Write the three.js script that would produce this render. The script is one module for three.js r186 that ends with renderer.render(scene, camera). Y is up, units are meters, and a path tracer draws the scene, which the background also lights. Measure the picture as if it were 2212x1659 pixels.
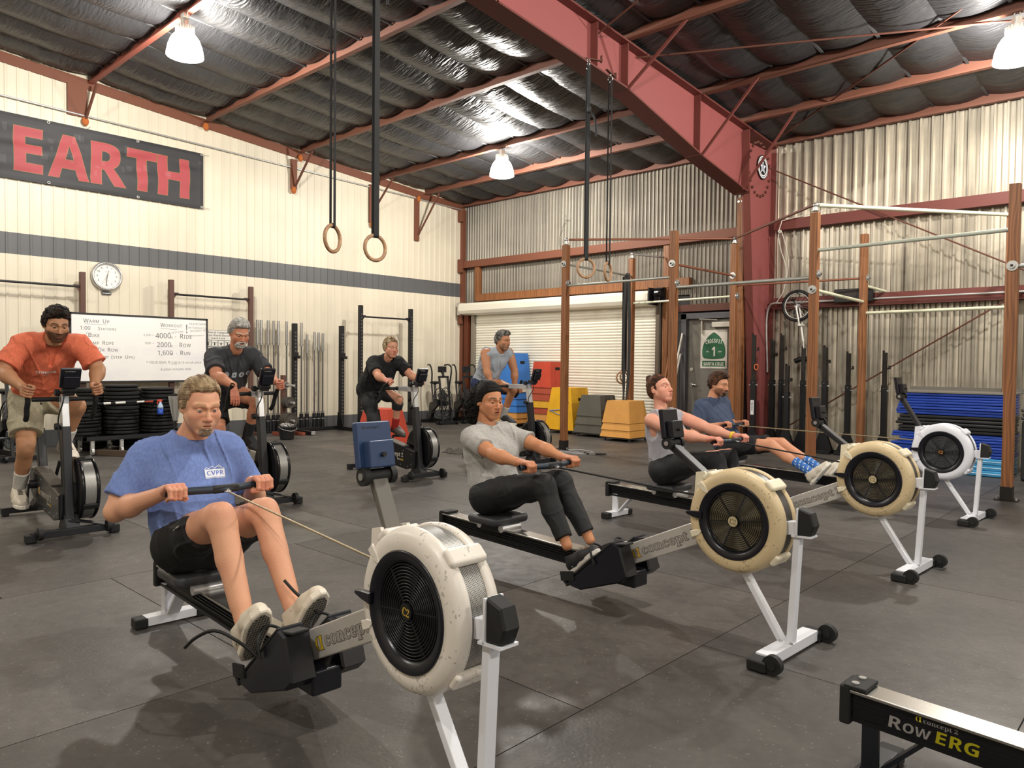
import * as THREE from 'three';
import { RoundedBoxGeometry } from 'three/addons/geometries/RoundedBoxGeometry.js';
import { mergeGeometries, mergeVertices, toCreasedNormals } from 'three/addons/utils/BufferGeometryUtils.js';

// ---------- camera, sky, exposure ----------
const scene = new THREE.Scene();
const FOCAL = 1616.85, YAW = 0.752863, PITCH = -0.0273412, ROLL = 0.0101633;
const camera = new THREE.PerspectiveCamera(2 * Math.atan(829.5 / FOCAL) * 180 / Math.PI, 2212 / 1659, 0.05, 200);
{
  const f = new THREE.Vector3(-Math.sin(YAW) * Math.cos(PITCH), Math.sin(PITCH), -Math.cos(YAW) * Math.cos(PITCH));
  const r0 = new THREE.Vector3(Math.cos(YAW), 0, -Math.sin(YAW)), u0 = new THREE.Vector3().crossVectors(r0, f);
  const r = r0.clone().multiplyScalar(Math.cos(ROLL)).addScaledVector(u0, Math.sin(ROLL));
  const u = u0.clone().multiplyScalar(Math.cos(ROLL)).addScaledVector(r0, -Math.sin(ROLL));
  camera.position.set(0, 1.30, 0);
  camera.quaternion.setFromRotationMatrix(new THREE.Matrix4().makeBasis(r, u, f.negate()));
}
scene.add(camera);
scene.background = new THREE.Color(0.62, 0.78, 1.0);
const renderer = new THREE.WebGLRenderer({ antialias: true });
renderer.toneMapping = THREE.LinearToneMapping;
renderer.toneMappingExposure = 1.06;
renderer.shadowMap.enabled = true;
const LAMP_POWER = 33, LAMP_GLOW = 14;          // candela of each high-bay lamp, glow of its bell
const LAMP_COLOR = [1.0, 0.955, 0.875];
const LAMPS = [[-9.22, 5.12, -3.97], [-9.1, 4.68, -9.4], [-1.6, 4.66, -9.4], [-1.6, 5.12, -3.97], [-9.22, 5.5, 1.5], [-1.6, 5.5, 1.5], [4.9, 4.66, -9.4], [4.9, 5.12, -3.97], [4.9, 5.5, 1.5]];

// ---------- room measures ----------
const XW = -12.62, ZB = -11.83, XR = 8.0, ZF = 6.0, SL = 0.0833;
const roofY = (z) => 4.83 + SL * (z - ZB);      // underside of the purlins

// ---------- helpers ----------
const V = (x, y, z) => new THREE.Vector3(x, y, z);
const PI = Math.PI;
function mulberry(a) { return () => { a |= 0; a = a + 0x6D2B79F5 | 0; let t = Math.imul(a ^ a >>> 15, 1 | a); t = t + Math.imul(t ^ t >>> 7, 61 | t) ^ t; return ((t ^ t >>> 14) >>> 0) / 4294967296; }; }
const rnd = mulberry(1234);
const hsh = (x, y, z) => { let h = Math.imul(x, 374761393) + Math.imul(y, 668265263) + Math.imul(z, 2147483647 ^ 0x5bd1e995) | 0; h = Math.imul(h ^ h >>> 13, 1274126177); return ((h ^ h >>> 16) >>> 0) / 4294967296; };
const sm = (t) => t * t * (3 - 2 * t);
function noise3(x, y, z) {
  const X = Math.floor(x), Y = Math.floor(y), Z = Math.floor(z), u = sm(x - X), v = sm(y - Y), w = sm(z - Z);
  const L = (a, b, t) => a + (b - a) * t;
  return L(L(L(hsh(X, Y, Z), hsh(X + 1, Y, Z), u), L(hsh(X, Y + 1, Z), hsh(X + 1, Y + 1, Z), u), v),
    L(L(hsh(X, Y, Z + 1), hsh(X + 1, Y, Z + 1), u), L(hsh(X, Y + 1, Z + 1), hsh(X + 1, Y + 1, Z + 1), u), v), w) * 2 - 1;
}
// tiling noise: periods px, py in cells over the unit square
function pn(u, v, px, py, s) {
  const x = u * px, y = v * py, X = Math.floor(x), Y = Math.floor(y), a = sm(x - X), b = sm(y - Y);
  const h = (i, j) => hsh(((i % px) + px) % px, ((j % py) + py) % py, s);
  return (h(X, Y) * (1 - a) + h(X + 1, Y) * a) * (1 - b) + (h(X, Y + 1) * (1 - a) + h(X + 1, Y + 1) * a) * b;
}
function fbm(u, v, px, py, s, n = 4) { let r = 0, a = 0.5, t = 0; for (let i = 0; i < n; i++) { r += a * pn(u, v, px << i, py << i, s + i); t += a; a *= 0.5; } return r / t; }
function tex(n, m, f, size, srgb) {               // size: metres covered in u and v
  const d = new Uint8Array(n * m * 4);
  for (let j = 0; j < m; j++) for (let i = 0; i < n; i++) { const c = f((i + 0.5) / n, (j + 0.5) / m), o = (j * n + i) * 4; d[o] = Math.max(0, Math.min(255, c[0])); d[o + 1] = Math.max(0, Math.min(255, c[1])); d[o + 2] = Math.max(0, Math.min(255, c[2])); d[o + 3] = 255; }
  const t = new THREE.DataTexture(d, n, m); t.wrapS = t.wrapT = THREE.RepeatWrapping; t.magFilter = THREE.LinearFilter;
  if (srgb) t.colorSpace = THREE.SRGBColorSpace;
  t.repeat.set(1 / size[0], 1 / size[1]); t.needsUpdate = true; return t;
}
const G1 = (x) => [x * 255, x * 255, x * 255];
function canvasTex(w, h, draw) { const c = document.createElement('canvas'); c.width = w; c.height = h; const g = c.getContext('2d'); draw(g, w, h); const t = new THREE.CanvasTexture(c); t.colorSpace = THREE.SRGBColorSpace; t.magFilter = THREE.LinearFilter; return t; }
const col = (c) => new THREE.Color(c);
function M(c, rough = 0.6, metal = 0, o = {}) { return new THREE.MeshPhysicalMaterial({ color: col(c), roughness: rough, metalness: metal, ...o }); }
// uv in metres from the dominant normal axis
function boxUV(g) {                             // axis chosen per triangle when the geometry is not indexed
  const p = g.attributes.position, n = g.attributes.normal, uv = new Float32Array(p.count * 2), step = g.index ? 1 : 3;
  for (let t = 0; t < p.count; t += step) {
    let ax = 0, ay = 0, az = 0; for (let i = t; i < t + step && i < p.count; i++) { ax += n.getX(i); ay += n.getY(i); az += n.getZ(i); } ax = Math.abs(ax); ay = Math.abs(ay); az = Math.abs(az);
    for (let i = t; i < t + step && i < p.count; i++) { const x = p.getX(i), y = p.getY(i), z = p.getZ(i); if (ay > ax && ay > az) { uv[2 * i] = x; uv[2 * i + 1] = z; } else if (ax > az) { uv[2 * i] = z; uv[2 * i + 1] = y; } else { uv[2 * i] = x; uv[2 * i + 1] = y; } }
  }
  g.setAttribute('uv', new THREE.BufferAttribute(uv, 2)); return g;
}
const used = {};
function numbered(n) { const k = used[n] = (used[n] ?? -1) + 1; return k ? n + '_' + String(k).padStart(3, '0') : n; }
function merge(gs) {
  gs = (Array.isArray(gs) ? gs : [gs]).map((g) => { const q = g.index ? g.toNonIndexed() : g.clone(); for (const k of Object.keys(q.attributes)) if (!['position', 'normal', 'uv', 'color'].includes(k)) q.deleteAttribute(k); if (!q.attributes.uv) boxUV(q); return q; });
  return gs.length === 1 ? gs[0] : mergeGeometries(gs);
}
// one named mesh from geometries; keepUV keeps the uv the geometries bring
function obj(name, gs, mat, parent = scene, keepUV = false) {
  const g = merge(gs); if (!keepUV) boxUV(g);
  const m = new THREE.Mesh(g, mat); m.name = parent === scene ? numbered(name) : name; parent.add(m); return m;
}
function tag(o, label, category, group) { o.userData.label = label; o.userData.category = category; if (group) o.userData.group = group; return o; }
function thing(name, label, category, pos = [0, 0, 0], turn = 0, group) {
  const o = new THREE.Group(); o.name = numbered(name); scene.add(o); o.position.set(...pos); o.rotation.y = turn; return tag(o, label, category, group);
}
function dup(src, pos, turn, label, group) {
  const r = src.clone(); r.name = numbered(src.name.replace(/_\d\d\d$/, '')); scene.add(r); r.position.set(...pos); r.rotation.y = turn; r.userData = { ...src.userData };
  if (label) r.userData.label = label; if (group) r.userData.group = group; return r;
}
function struct(name, gs, mat, parent = scene) { const m = obj(name, gs, mat, parent); if (parent === scene) { m.userData.kind = 'structure'; } return m; }
function structGroup(name) { const g = new THREE.Group(); g.name = numbered(name); g.userData.kind = 'structure'; scene.add(g); return g; }
// geometries
function box(w, h, d, x = 0, y = 0, z = 0, r = 0) { const g = r ? new RoundedBoxGeometry(w, h, d, 1, Math.min(r, w / 2.01, h / 2.01, d / 2.01)) : new THREE.BoxGeometry(w, h, d); return g.translate(x, y, z); }
function place(g, from, to, spin = 0) {          // puts the y axis of g on the line from-to, centre in the middle
  const a = V(...from), b = V(...to), y = b.clone().sub(a).normalize();
  let x = Math.abs(y.y) > 0.98 ? V(1, 0, 0) : V(0, 1, 0); x.addScaledVector(y, -x.dot(y)).normalize();
  if (spin) x.applyAxisAngle(y, spin);
  const z = new THREE.Vector3().crossVectors(x, y);
  return g.applyMatrix4(new THREE.Matrix4().makeBasis(x, y, z).setPosition(a.add(b).multiplyScalar(0.5)));
}
const dist = (a, b) => Math.hypot(a[0] - b[0], a[1] - b[1], a[2] - b[2]);
// square bar: w is measured along the up side, d sideways
function bar(a, b, w, d = w, r = 0, spin = 0) { return place(r ? box(w, dist(a, b), d, 0, 0, 0, r) : new THREE.BoxGeometry(w, dist(a, b), d), a, b, spin); }
function rod(a, b, r, seg = 10, r2 = r) { return place(new THREE.CylinderGeometry(r2, r, dist(a, b), seg), a, b); }
function cyl(r, h, x, y, z, axis = 'y', seg = 24, r2 = r) { const g = new THREE.CylinderGeometry(r2, r, h, seg); if (axis === 'x') g.rotateZ(-PI / 2); if (axis === 'z') g.rotateX(PI / 2); return g.translate(x, y, z); }
function tube(pts, r, seg = 8, n, closed = false) { const c = new THREE.CatmullRomCurve3(pts.map((p) => V(...p)), closed, 'centripetal'); return new THREE.TubeGeometry(c, n ?? pts.length * 5, r, seg, closed); }
function torus(R, r, x, y, z, axis = 'z', a = 8, b = 36) { const g = new THREE.TorusGeometry(R, r, a, b); if (axis === 'x') g.rotateY(PI / 2); if (axis === 'y') g.rotateX(PI / 2); return g.translate(x, y, z); }
function lathe(prof, seg = 40, axis = 'y') { const g = new THREE.LatheGeometry(prof.map((p) => new THREE.Vector2(p[0], p[1])), seg); if (axis === 'z') g.rotateX(PI / 2); return g; }
function prism(pts, depth, bevel = 0) { const s = new THREE.Shape(pts.map((p) => new THREE.Vector2(p[0], p[1]))); return new THREE.ExtrudeGeometry(s, { depth: depth - 2 * bevel, bevelEnabled: bevel > 0, bevelSize: bevel, bevelThickness: bevel, bevelSegments: 1, curveSegments: 6 }).translate(0, 0, -depth / 2 + bevel); }
function quad(p00, p10, p11, p01, n = 1) {        // corner order: u0v0, u1v0, u1v1, u0v1
  const g = new THREE.PlaneGeometry(1, 1, n, n), p = g.attributes.position, a = V(...p00), b = V(...p10), c = V(...p11), d = V(...p01);
  for (let i = 0; i < p.count; i++) { const u = p.getX(i) + 0.5, v = p.getY(i) + 0.5; const q = a.clone().multiplyScalar((1 - u) * (1 - v)).addScaledVector(b, u * (1 - v)).addScaledVector(c, u * v).addScaledVector(d, (1 - u) * v); p.setXYZ(i, q.x, q.y, q.z); }
  g.computeVertexNormals(); return g;
}
function printed(name, texture, corners, parent, o = {}) {  // flat print with its own uv
  const m = new THREE.MeshPhysicalMaterial({ map: texture, roughness: o.rough ?? 0.5, metalness: 0, transparent: !!o.alpha });
  return obj(name, quad(...corners), m, parent, true);
}

// ---------- materials of the place ----------
const speck = tex(512, 512, (u, v) => { const n = fbm(u, v, 6, 6, 3, 5), s = hsh(u * 512 | 0, v * 512 | 0, 9), f = fbm(u, v, 90, 90, 21, 2); const k = 62 + n * 30 + f * 12 + (s > 0.996 ? 70 : 0); return [k * 1.02, k * 0.98, k * 0.94]; }, [2.4, 2.4], true);
const rubberRough = tex(512, 512, (u, v) => G1(0.3 + 0.3 * fbm(u, v, 5, 5, 41, 4) + 0.12 * fbm(u, v, 60, 60, 51, 2)), [3.1, 3.1]);
const rubberBump = tex(256, 256, (u, v) => G1(fbm(u, v, 64, 64, 61, 2)), [0.6, 0.6]);
const wood = (dark, light) => tex(256, 1024, (u, v) => { const w = fbm(u, v, 3, 2, 5, 3) * 1.6, r = fbm(u + 0.0, v, 22, 2, 7, 3), l = 0.5 + 0.5 * Math.sin((u * 9 + w * 2.2) * 6.28), k = Math.min(1, Math.max(0, 0.35 * l + 0.75 * r)); return dark.map((d, i) => d + (light[i] - d) * k); }, [0.3, 1.7], true);
const woodPost = wood([92, 54, 28], [160, 105, 62]);
const MW = {
  rubber: [0, 1, 2, 3].map((i) => M(['#ffffff', '#e9e7e6', '#f6f2ee', '#dcdad8'][i], 1, 0, { map: speck, roughnessMap: rubberRough, bumpMap: rubberBump, bumpScale: 0.0006, specularIntensity: 0.8 })),
  steel: M('#965250', 0.55, 0.05), steelDark: M('#6a352e', 0.6, 0.05), rust: M('#744531', 0.65, 0.05), rustDark: M('#5e3527', 0.7),
  foam: M('#b0622b', 0.9), galv: M('#c9c9c6', 0.4, 0.6), wood: M('#ffffff', 0.55, 0, { map: woodPost }), woodDark: M('#b98a70', 0.6, 0, { map: woodPost }),
  black: M('#17171a', 0.45), blackGloss: M('#0e0e12', 0.22), matteBlack: M('#1c1c1d', 0.7), chrome: M('#d6d6d6', 0.2, 1), white: M('#e9e6df', 0.4), grayFrame: M('#5a5a58', 0.5, 0.1),
};
// ---------- floor of rubber mats ----------
{
  const floor = structGroup('floor');
  struct('slab', box(XR - XW + 0.4, 0.1, ZF - ZB + 0.4, (XR + XW) / 2, -0.0535, (ZF + ZB) / 2), M('#0b0b0b', 0.95), floor);
  const cols = [[-12.6, -10.77, 0, -1.6], [-10.77, -8.94, 0, -1.3], [-8.94, -7.72, 1, -0.5], [-7.72, -6.5, 1, -1.2], [-6.5, -4.75, 0, -1.05], [-4.75, -2.92, 0, -1.6], [-2.92, -1.7, 1, -2.22], [-1.7, -0.48, 1, -1.3], [-0.48, 1.35, 0, -1.6], [1.35, 3.18, 0, -1.2], [3.18, 5.01, 0, -1.6], [5.01, 6.84, 0, -1.3], [6.84, 8, 1, -1.6]];
  const cache = {};
  for (const [x0, x1, long, zs] of cols) {
    const step = long ? 1.83 : 1.22; let z = zs; while (z > ZB) z -= step;
    for (; z < ZF; z += step) {
      const a = Math.max(z, ZB + 0.01), b = Math.min(z + step, ZF); if (b - a < 0.1) continue;
      const w = x1 - x0 - 0.005, d = b - a - 0.005, m = new THREE.Mesh(boxUV(box(w, 0.015, d, 0, -0.0075, 0).translate((x0 + x1) / 2, 0, (a + b) / 2)), MW.rubber[Math.floor(rnd() * 4)]);
      m.name = 'rubber_mat'; floor.add(m);
    }
  }
}
// ---------- ribbed wall sheets ----------
// profile: points [along, depth]; rows: heights with a colour each; flat-shaded strip geometry in (s, y, depth)
function ribSheet(prof, rows, topAt) {
  const P = [], C = [];
  for (let r = 0; r + 1 < rows.length; r++) for (let i = 0; i + 1 < prof.length; i++) {
    const [s0, d0] = prof[i], [s1, d1] = prof[i + 1], c = rows[r].c;
    const y0 = rows[r].y, ya = rows[r + 1].y ?? topAt(s0), yb = rows[r + 1].y ?? topAt(s1);
    const q = [[s0, y0, d0], [s1, y0, d1], [s1, yb, d1], [s0, ya, d0]];
    for (const k of [0, 1, 2, 0, 2, 3]) { P.push(...q[k]); C.push(...c); }
  }
  const g = new THREE.BufferGeometry(); g.setAttribute('position', new THREE.Float32BufferAttribute(P, 3)); g.setAttribute('color', new THREE.Float32BufferAttribute(C, 3)); g.computeVertexNormals(); return g;
}
const lin = (h) => { const c = new THREE.Color(h); return [c.r, c.g, c.b]; };
{
  const wear = tex(512, 512, (u, v) => { const n = fbm(u, v, 5, 3, 71, 5), st = fbm(u, v, 40, 2, 72, 3), k = 226 + 26 * n - 10 * st; return [k, k * 0.992, k * 0.965]; }, [3.3, 3.3], true);
  const paint = new THREE.MeshPhysicalMaterial({ map: wear, vertexColors: true, roughness: 0.5 });
  const white = lin('#efe7d6'), grey = lin('#65676c');
  const wl = structGroup('wall_left');
  struct('sheathing', box(0.1, 7, ZF - ZB + 0.2, XW - 0.08, 3.4, (ZF + ZB) / 2), M('#777777', 0.9), wl);
  const n = 3, w = 0.152 * n;
  for (let k = 0; k * w < ZF - ZB; k++) {
    const z0 = ZB + k * w, prof = [];
    for (let j = 0; j < n; j++) { const a = j * 0.152; prof.push([a, 0], [a + 0.112, 0], [a + 0.117, 0.011], [a + 0.141, 0.011], [a + 0.146, 0]); }
    prof.push([w, 0]);
    const g = ribSheet(prof, [{ y: 0, c: grey }, { y: 0.245, c: white }, { y: 2.8, c: grey }, { y: 3.108, c: white }, { y: null, c: white }], (s) => roofY(z0 + s) + 0.18);
    g.applyMatrix4(new THREE.Matrix4().set(0, 0, 1, XW, 0, 1, 0, 0, -1, 0, 0, 0, 0, 0, 0, 1));
    // mirrored along z: s runs toward the back corner
    g.scale(1, 1, -1); { const p = g.attributes.position; for (let i = 0; i < p.count; i += 3) for (const at of [p]) { const t = [at.getX(i + 1), at.getY(i + 1), at.getZ(i + 1)]; at.setXYZ(i + 1, at.getX(i + 2), at.getY(i + 2), at.getZ(i + 2)); at.setXYZ(i + 2, ...t); } }
    g.translate(0, 0, z0); g.computeVertexNormals();
    struct('wall_panel', g, paint, wl);
  }
  // brown flashing, hanging strips and braces at the top of the wall
  const tr = structGroup('trim_1');
  struct('flashing', [bar([XW + 0.025, roofY(ZB) - 0.02, ZB], [XW + 0.025, roofY(ZF) - 0.02, ZF], 0.15, 0.02, 0)], MW.rust, tr);
  struct('bracket_plate', box(0.02, 0.48, 0.27, XW + 0.03, 5.2, -3.8), MW.rust, tr);
  for (const [z, y0, y1] of [[-7.43, 4.5, 5.05], [-9.2, 4.14, 4.9], [-10.38, 3.92, 4.82]]) { struct('hanging_strip', box(0.04, y1 - y0, 0.12, XW + 0.04, (y0 + y1) / 2, z), MW.rust, tr); }
  for (const [z, y] of [[-3.9, 4.9], [-5.76, 5.26], [-7.42, 4.48], [-7.56, 5.1], [-9.2, 4.1], [-10.42, 4.82]]) struct('foam_plug', new THREE.IcosahedronGeometry(0.055, 2).scale(0.7, 1.25, 0.9).translate(XW + 0.06, y, z), MW.foam, tr);
  for (const [a, b] of [[[-12.3, 5.42, -3.98], [XW + 0.08, 4.93, -3.9]], [[-12.15, 5.16, -7.56], [XW + 0.08, 4.55, -7.44]], [[-12.15, 5.0, -9.4], [XW + 0.08, 4.42, -9.25]], [[-12.1, 4.9, -10.6], [XW + 0.08, 4.05, -10.4]]]) struct('brace_rod', bar(a, b, 0.03, 0.03), MW.rustDark, tr);
  struct('conduit', [rod([XW + 0.045, 5.237, -2.82 + 8.8], [XW + 0.045, 4.783, -11.77], 0.013), rod([XW + 0.045, 5.237 - 0.05, 5.98], [XW + 0.045, 5.24, 5.98], 0.013)].slice(0, 1).map((g) => g.translate(0, 0, 0)), MW.galv, tr);
  struct('corner_post', [box(0.09, 4.75, 0.1, XW + 0.06, 2.4, ZB + 0.1), box(0.16, 0.25, 0.05, XW + 0.08, 4.62, ZB + 0.2), box(0.14, 0.3, 0.05, XW + 0.08, 3.5, ZB + 0.2), box(0.12, 0.22, 0.05, XW + 0.09, 2.3, ZB + 0.2)], MW.rust, tr);
}
{
  // back wall: weathered corrugated metal round two door openings
  const stain = tex(1024, 512, (u, v) => { const a = fbm(u, v, 70, 2, 81, 4), b = fbm(u, v, 9, 7, 82, 5), c = fbm(u, v, 160, 5, 83, 2), k = 96 + 80 * a + 60 * (b - 0.4) + 30 * (c - 0.5); return [k * 1.02, k * 0.985, k * 0.92]; }, [6.1, 3.6], true);
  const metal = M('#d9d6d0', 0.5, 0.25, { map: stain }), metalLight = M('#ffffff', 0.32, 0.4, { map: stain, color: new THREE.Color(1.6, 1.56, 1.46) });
  const wb = structGroup('wall_back');
  struct('sheathing', box(XR - XW + 0.2, 7, 0.1, (XR + XW) / 2, 3.4, ZB - 0.09), M('#555555', 0.9), wb);
  const sheet = (x0, w, y0, pitch, dep, mat) => {
    const prof = [], n = Math.round(w / pitch), p = w / n;
    for (let j = 0; j < n; j++) { const a = j * p; if (pitch < 0.1) prof.push([a, 0], [a + p * 0.2, dep * 0.25], [a + p * 0.4, dep], [a + p * 0.6, dep], [a + p * 0.8, dep * 0.25]); else prof.push([a, 0], [a + p * 0.34, 0], [a + p * 0.40, dep * 0.2], [a + p * 0.46, 0], [a + p * 0.68, 0], [a + p * 0.76, dep], [a + p * 0.92, dep]); }
    prof.push([w, 0]);
    const g = ribSheet(prof, [{ y: y0, c: [1, 1, 1] }, { y: roofY(ZB) + 0.15, c: [1, 1, 1] }]); g.deleteAttribute('color'); g.translate(x0, 0, ZB); g.computeVertexNormals();
    struct('wall_panel', g, mat, wb);
  };
  for (let x = XW; x < -5.5; x += 0.6475) sheet(x, 0.6475, x > -12.3 && x < -7.2 ? 2.55 : x > -7.2 && x + 0.64 < -5.5 ? 2.24 : 0, 0.081, 0.026, metal);
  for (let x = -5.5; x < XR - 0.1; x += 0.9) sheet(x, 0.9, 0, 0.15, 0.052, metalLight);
  // girts, header and door timbers
  const tr = structGroup('trim_2');
  const girt = (x0, x1, y0, y1, d, m) => struct('girt', [box(x1 - x0, y1 - y0, 0.02, (x0 + x1) / 2, (y0 + y1) / 2, ZB + d), box(x1 - x0, 0.02, d - 0.03, (x0 + x1) / 2, y1 - 0.01, ZB + d / 2 + 0.02), box(x1 - x0, 0.02, d - 0.03, (x0 + x1) / 2, y0 + 0.01, ZB + d / 2 + 0.02)], m, tr);
  girt(-12.5, -5.55, 3.45, 3.6, 0.17, MW.rust); girt(-5.2, XR, 3.47, 3.63, 0.17, MW.steelDark); girt(-5.2, XR, 2.21, 2.39, 0.17, MW.steelDark); girt(-7.0, -5.6, 2.24, 2.36, 0.15, MW.rustDark);
  struct('door_header', box(5.35, 0.16, 0.12, -9.4, 2.76, ZB + 0.1, 0.01), MW.wood, tr);
  for (const [x, y0, y1, w] of [[-12.06, 2.7, 3.45, 0.14], [-7.2, 0, 3.45, 0.12]]) struct('door_timber', box(w, y1 - y0, 0.1, x, (y0 + y1) / 2, ZB + 0.1, 0.008), MW.wood, tr);
  struct('side_timber', box(0.13, 2.5, 0.1, -12.38, 1.25, ZB + 0.12, 0.008), MW.woodDark, tr);
  struct('conduit', [tube([[-5.28, 1.2, ZB + 0.14], [-5.28, 2.15, ZB + 0.19], [-5.2, 2.29, ZB + 0.24], [-5.0, 2.3, ZB + 0.24], [-4.2, 2.3, ZB + 0.24]], 0.016, 8, 30), rod([-4.2, 2.3, ZB + 0.24], [3, 2.3, ZB + 0.24], 0.014)], MW.galv, tr);
}
// roll-up door: hood, guides, slats
{
  const d = structGroup('door_1'), paint = M('#e8e3d4', 0.5), edge = M('#8b8374', 0.6, 0.3);
  const prof = [[0, 0], [0.004, 0.006], [0.012, 0.015], [0.028, 0.019], [0.044, 0.015], [0.051, 0.006], [0.0555, 0]].map(([y, z]) => [z, y]);
  const slat = boxUV(prism([...prof, [-0.006, 0.0555], [-0.006, 0]], 4.74).rotateY(PI / 2).scale(1, 1, -1).toNonIndexed());
  { const p = slat.attributes.position; for (let i = 0; i < p.count; i += 3) { const t = [p.getX(i + 1), p.getY(i + 1), p.getZ(i + 1)]; p.setXYZ(i + 1, p.getX(i + 2), p.getY(i + 2), p.getZ(i + 2)); p.setXYZ(i + 2, ...t); } slat.computeVertexNormals(); }
  const shades = ['#e8e3d4', '#e4dfd0', '#ebe6d8'].map((c) => M(c, 0.5));
  for (let i = 0; i < 44; i++) { const m = new THREE.Mesh(slat, shades[i % 3]); m.name = 'slat'; m.position.set(-9.77, 0.06 + i * 0.056, ZB + 0.06); d.add(m); }
  struct('bottom_bar', box(4.74, 0.07, 0.05, -9.77, 0.035, ZB + 0.07), edge, d);
  struct('hood', [prism([[0, 0], [0.02, -0.02], [0.1, -0.06], [0.26, -0.03], [0.3, 0.03], [0.3, 0.14], [0.26, 0.19], [0, 0.2]].map(([a, b]) => [a, b]), 5.0, 0.005).rotateY(-PI / 2).translate(-9.94, 2.44, ZB + 0.05)], paint, d);
  struct('hood_bracket', box(0.03, 0.3, 0.34, -7.4, 2.53, ZB + 0.22), MW.black, d); struct('hood_bracket', box(0.03, 0.28, 0.3, -12.46, 2.52, ZB + 0.2), M('#b9b4a8', 0.5, 0.3), d);
  struct('chain_motor', [cyl(0.13, 0.16, -7.27, 2.56, ZB + 0.2, 'x', 20), box(0.14, 0.2, 0.16, -7.28, 2.52, ZB + 0.24, 0.02)], MW.blackGloss, d);
  struct('guide', box(0.08, 2.45, 0.1, -7.37, 1.22, ZB + 0.08), M('#75695c', 0.6, 0.3), d); struct('guide', box(0.1, 2.45, 0.1, -12.2, 1.22, ZB + 0.08), M('#8d8578', 0.6, 0.3), d);
  struct('hand_chain', tube([[-7.24, 2.5, ZB + 0.26], [-7.23, 1.6, ZB + 0.25], [-7.25, 0.5, ZB + 0.26]], 0.012, 6, 12), M('#4a463f', 0.5, 0.5), d);
}
// steel door with sign
{
  const d = structGroup('door_2'), fr = M('#56565a', 0.45, 0.2), leaf = M('#77736b', 0.45, 0.2);
  struct('frame', [box(0.1, 2.2, 0.16, -6.83, 1.1, ZB + 0.06), box(0.1, 2.2, 0.16, -5.75, 1.1, ZB + 0.06), box(1.18, 0.1, 0.16, -6.29, 2.16, ZB + 0.06)], fr, d);
  struct('leaf', box(0.98, 2.1, 0.05, -6.29, 1.055, ZB + 0.03, 0.004), leaf, d);
  struct('closer', [box(0.42, 0.09, 0.08, -6.08, 2.0, ZB + 0.1, 0.01), bar([-6.2, 2.08, ZB + 0.1], [-6.5, 2.1, ZB + 0.18], 0.012, 0.03), rod([-6.5, 1.85, ZB + 0.09], [-6.5, 2.08, ZB + 0.09], 0.014)], M('#cfcabd', 0.4, 0.3), d);
  struct('lever_handle', [cyl(0.033, 0.02, -6.7, 0.96, ZB + 0.065, 'z'), rod([-6.7, 0.96, ZB + 0.08], [-6.7, 0.96, ZB + 0.11], 0.012), tube([[-6.7, 0.96, ZB + 0.115], [-6.64, 0.965, ZB + 0.12], [-6.57, 0.955, ZB + 0.115]], 0.012)], MW.chrome, d);
  struct('deadbolt', [cyl(0.032, 0.02, -6.7, 1.23, ZB + 0.065, 'z'), cyl(0.014, 0.04, -6.7, 1.23, ZB + 0.075, 'z')], MW.chrome, d);
  const sign = canvasTex(512, 700, (g, w, h) => {
    g.fillStyle = '#d9d3c8'; g.fillRect(0, 0, w, h); g.fillStyle = '#1b5e3a';
    g.beginPath(); g.moveTo(256, 44); g.bezierCurveTo(150, 90, 40, 230, 36, 380); g.bezierCurveTo(32, 450, 40, 500, 80, 512); g.bezierCurveTo(190, 534, 322, 534, 432, 512); g.bezierCurveTo(472, 500, 480, 450, 476, 380); g.bezierCurveTo(472, 230, 362, 90, 256, 44); g.fill();
    g.lineWidth = 7; g.strokeStyle = '#2a5040'; g.stroke();
    g.fillStyle = '#1b5e3a'; g.fillRect(36, 562, 440, 104);
    g.fillStyle = '#e6e0d6'; g.textAlign = 'center'; g.textBaseline = 'middle';
    const word = 'CROSSFIT'; g.font = 'bold 92px sans-serif';
    for (let i = 0; i < 8; i++) { const t = (i - 3.5) / 3.5; g.save(); g.translate(256 + t * 144, 212 + t * t * 24 - 16); g.rotate(t * 0.22); g.scale(0.66, 1.1); g.fillText(word[i], 0, 0); g.restore(); }
    g.save(); g.translate(258, 392); g.scale(0.95, 1.25); g.font = 'bold 190px sans-serif'; g.fillText('1', 0, 0); g.restore();
    g.font = 'bold 30px sans-serif'; g.fillText('EST.', 140, 392); g.fillText('2001', 376, 392);
    g.save(); g.translate(256, 616); g.scale(0.78, 1); g.font = 'bold 84px sans-serif'; g.fillText('SANTA CRUZ', 0, 0); g.restore();
  });
  const s = thing('door_sign', 'white sign with a green arched shield and number one on the grey door', 'sign', [-6.28, 1.58, ZB + 0.062]);
  obj('board', box(0.5, 0.66, 0.006), MW.white, s); printed('print', sign, [[-0.25, -0.33, 0.004], [0.25, -0.33, 0.004], [0.25, 0.33, 0.004], [-0.25, 0.33, 0.004]], s);
}
// right and front walls, with an open bay on the right that lets daylight in
{
  const wr = structGroup('wall_right'), m = M('#b8b0a0', 0.7);
  for (const [z0, z1, y0, y1] of [[ZB - 0.2, -4.5, 0, 7], [-0.5, ZF + 0.2, 0, 7], [-4.5, -0.5, 3.4, 7]]) struct('wall_panel', box(0.12, y1 - y0, z1 - z0, XR + 0.06, (y0 + y1) / 2, (z0 + z1) / 2), m, wr);
  const wf = structGroup('wall_front'); struct('wall_panel', box(XR - XW + 0.3, 7, 0.12, (XR + XW) / 2, 3.4, ZF + 0.06), m, wf);
}
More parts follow.
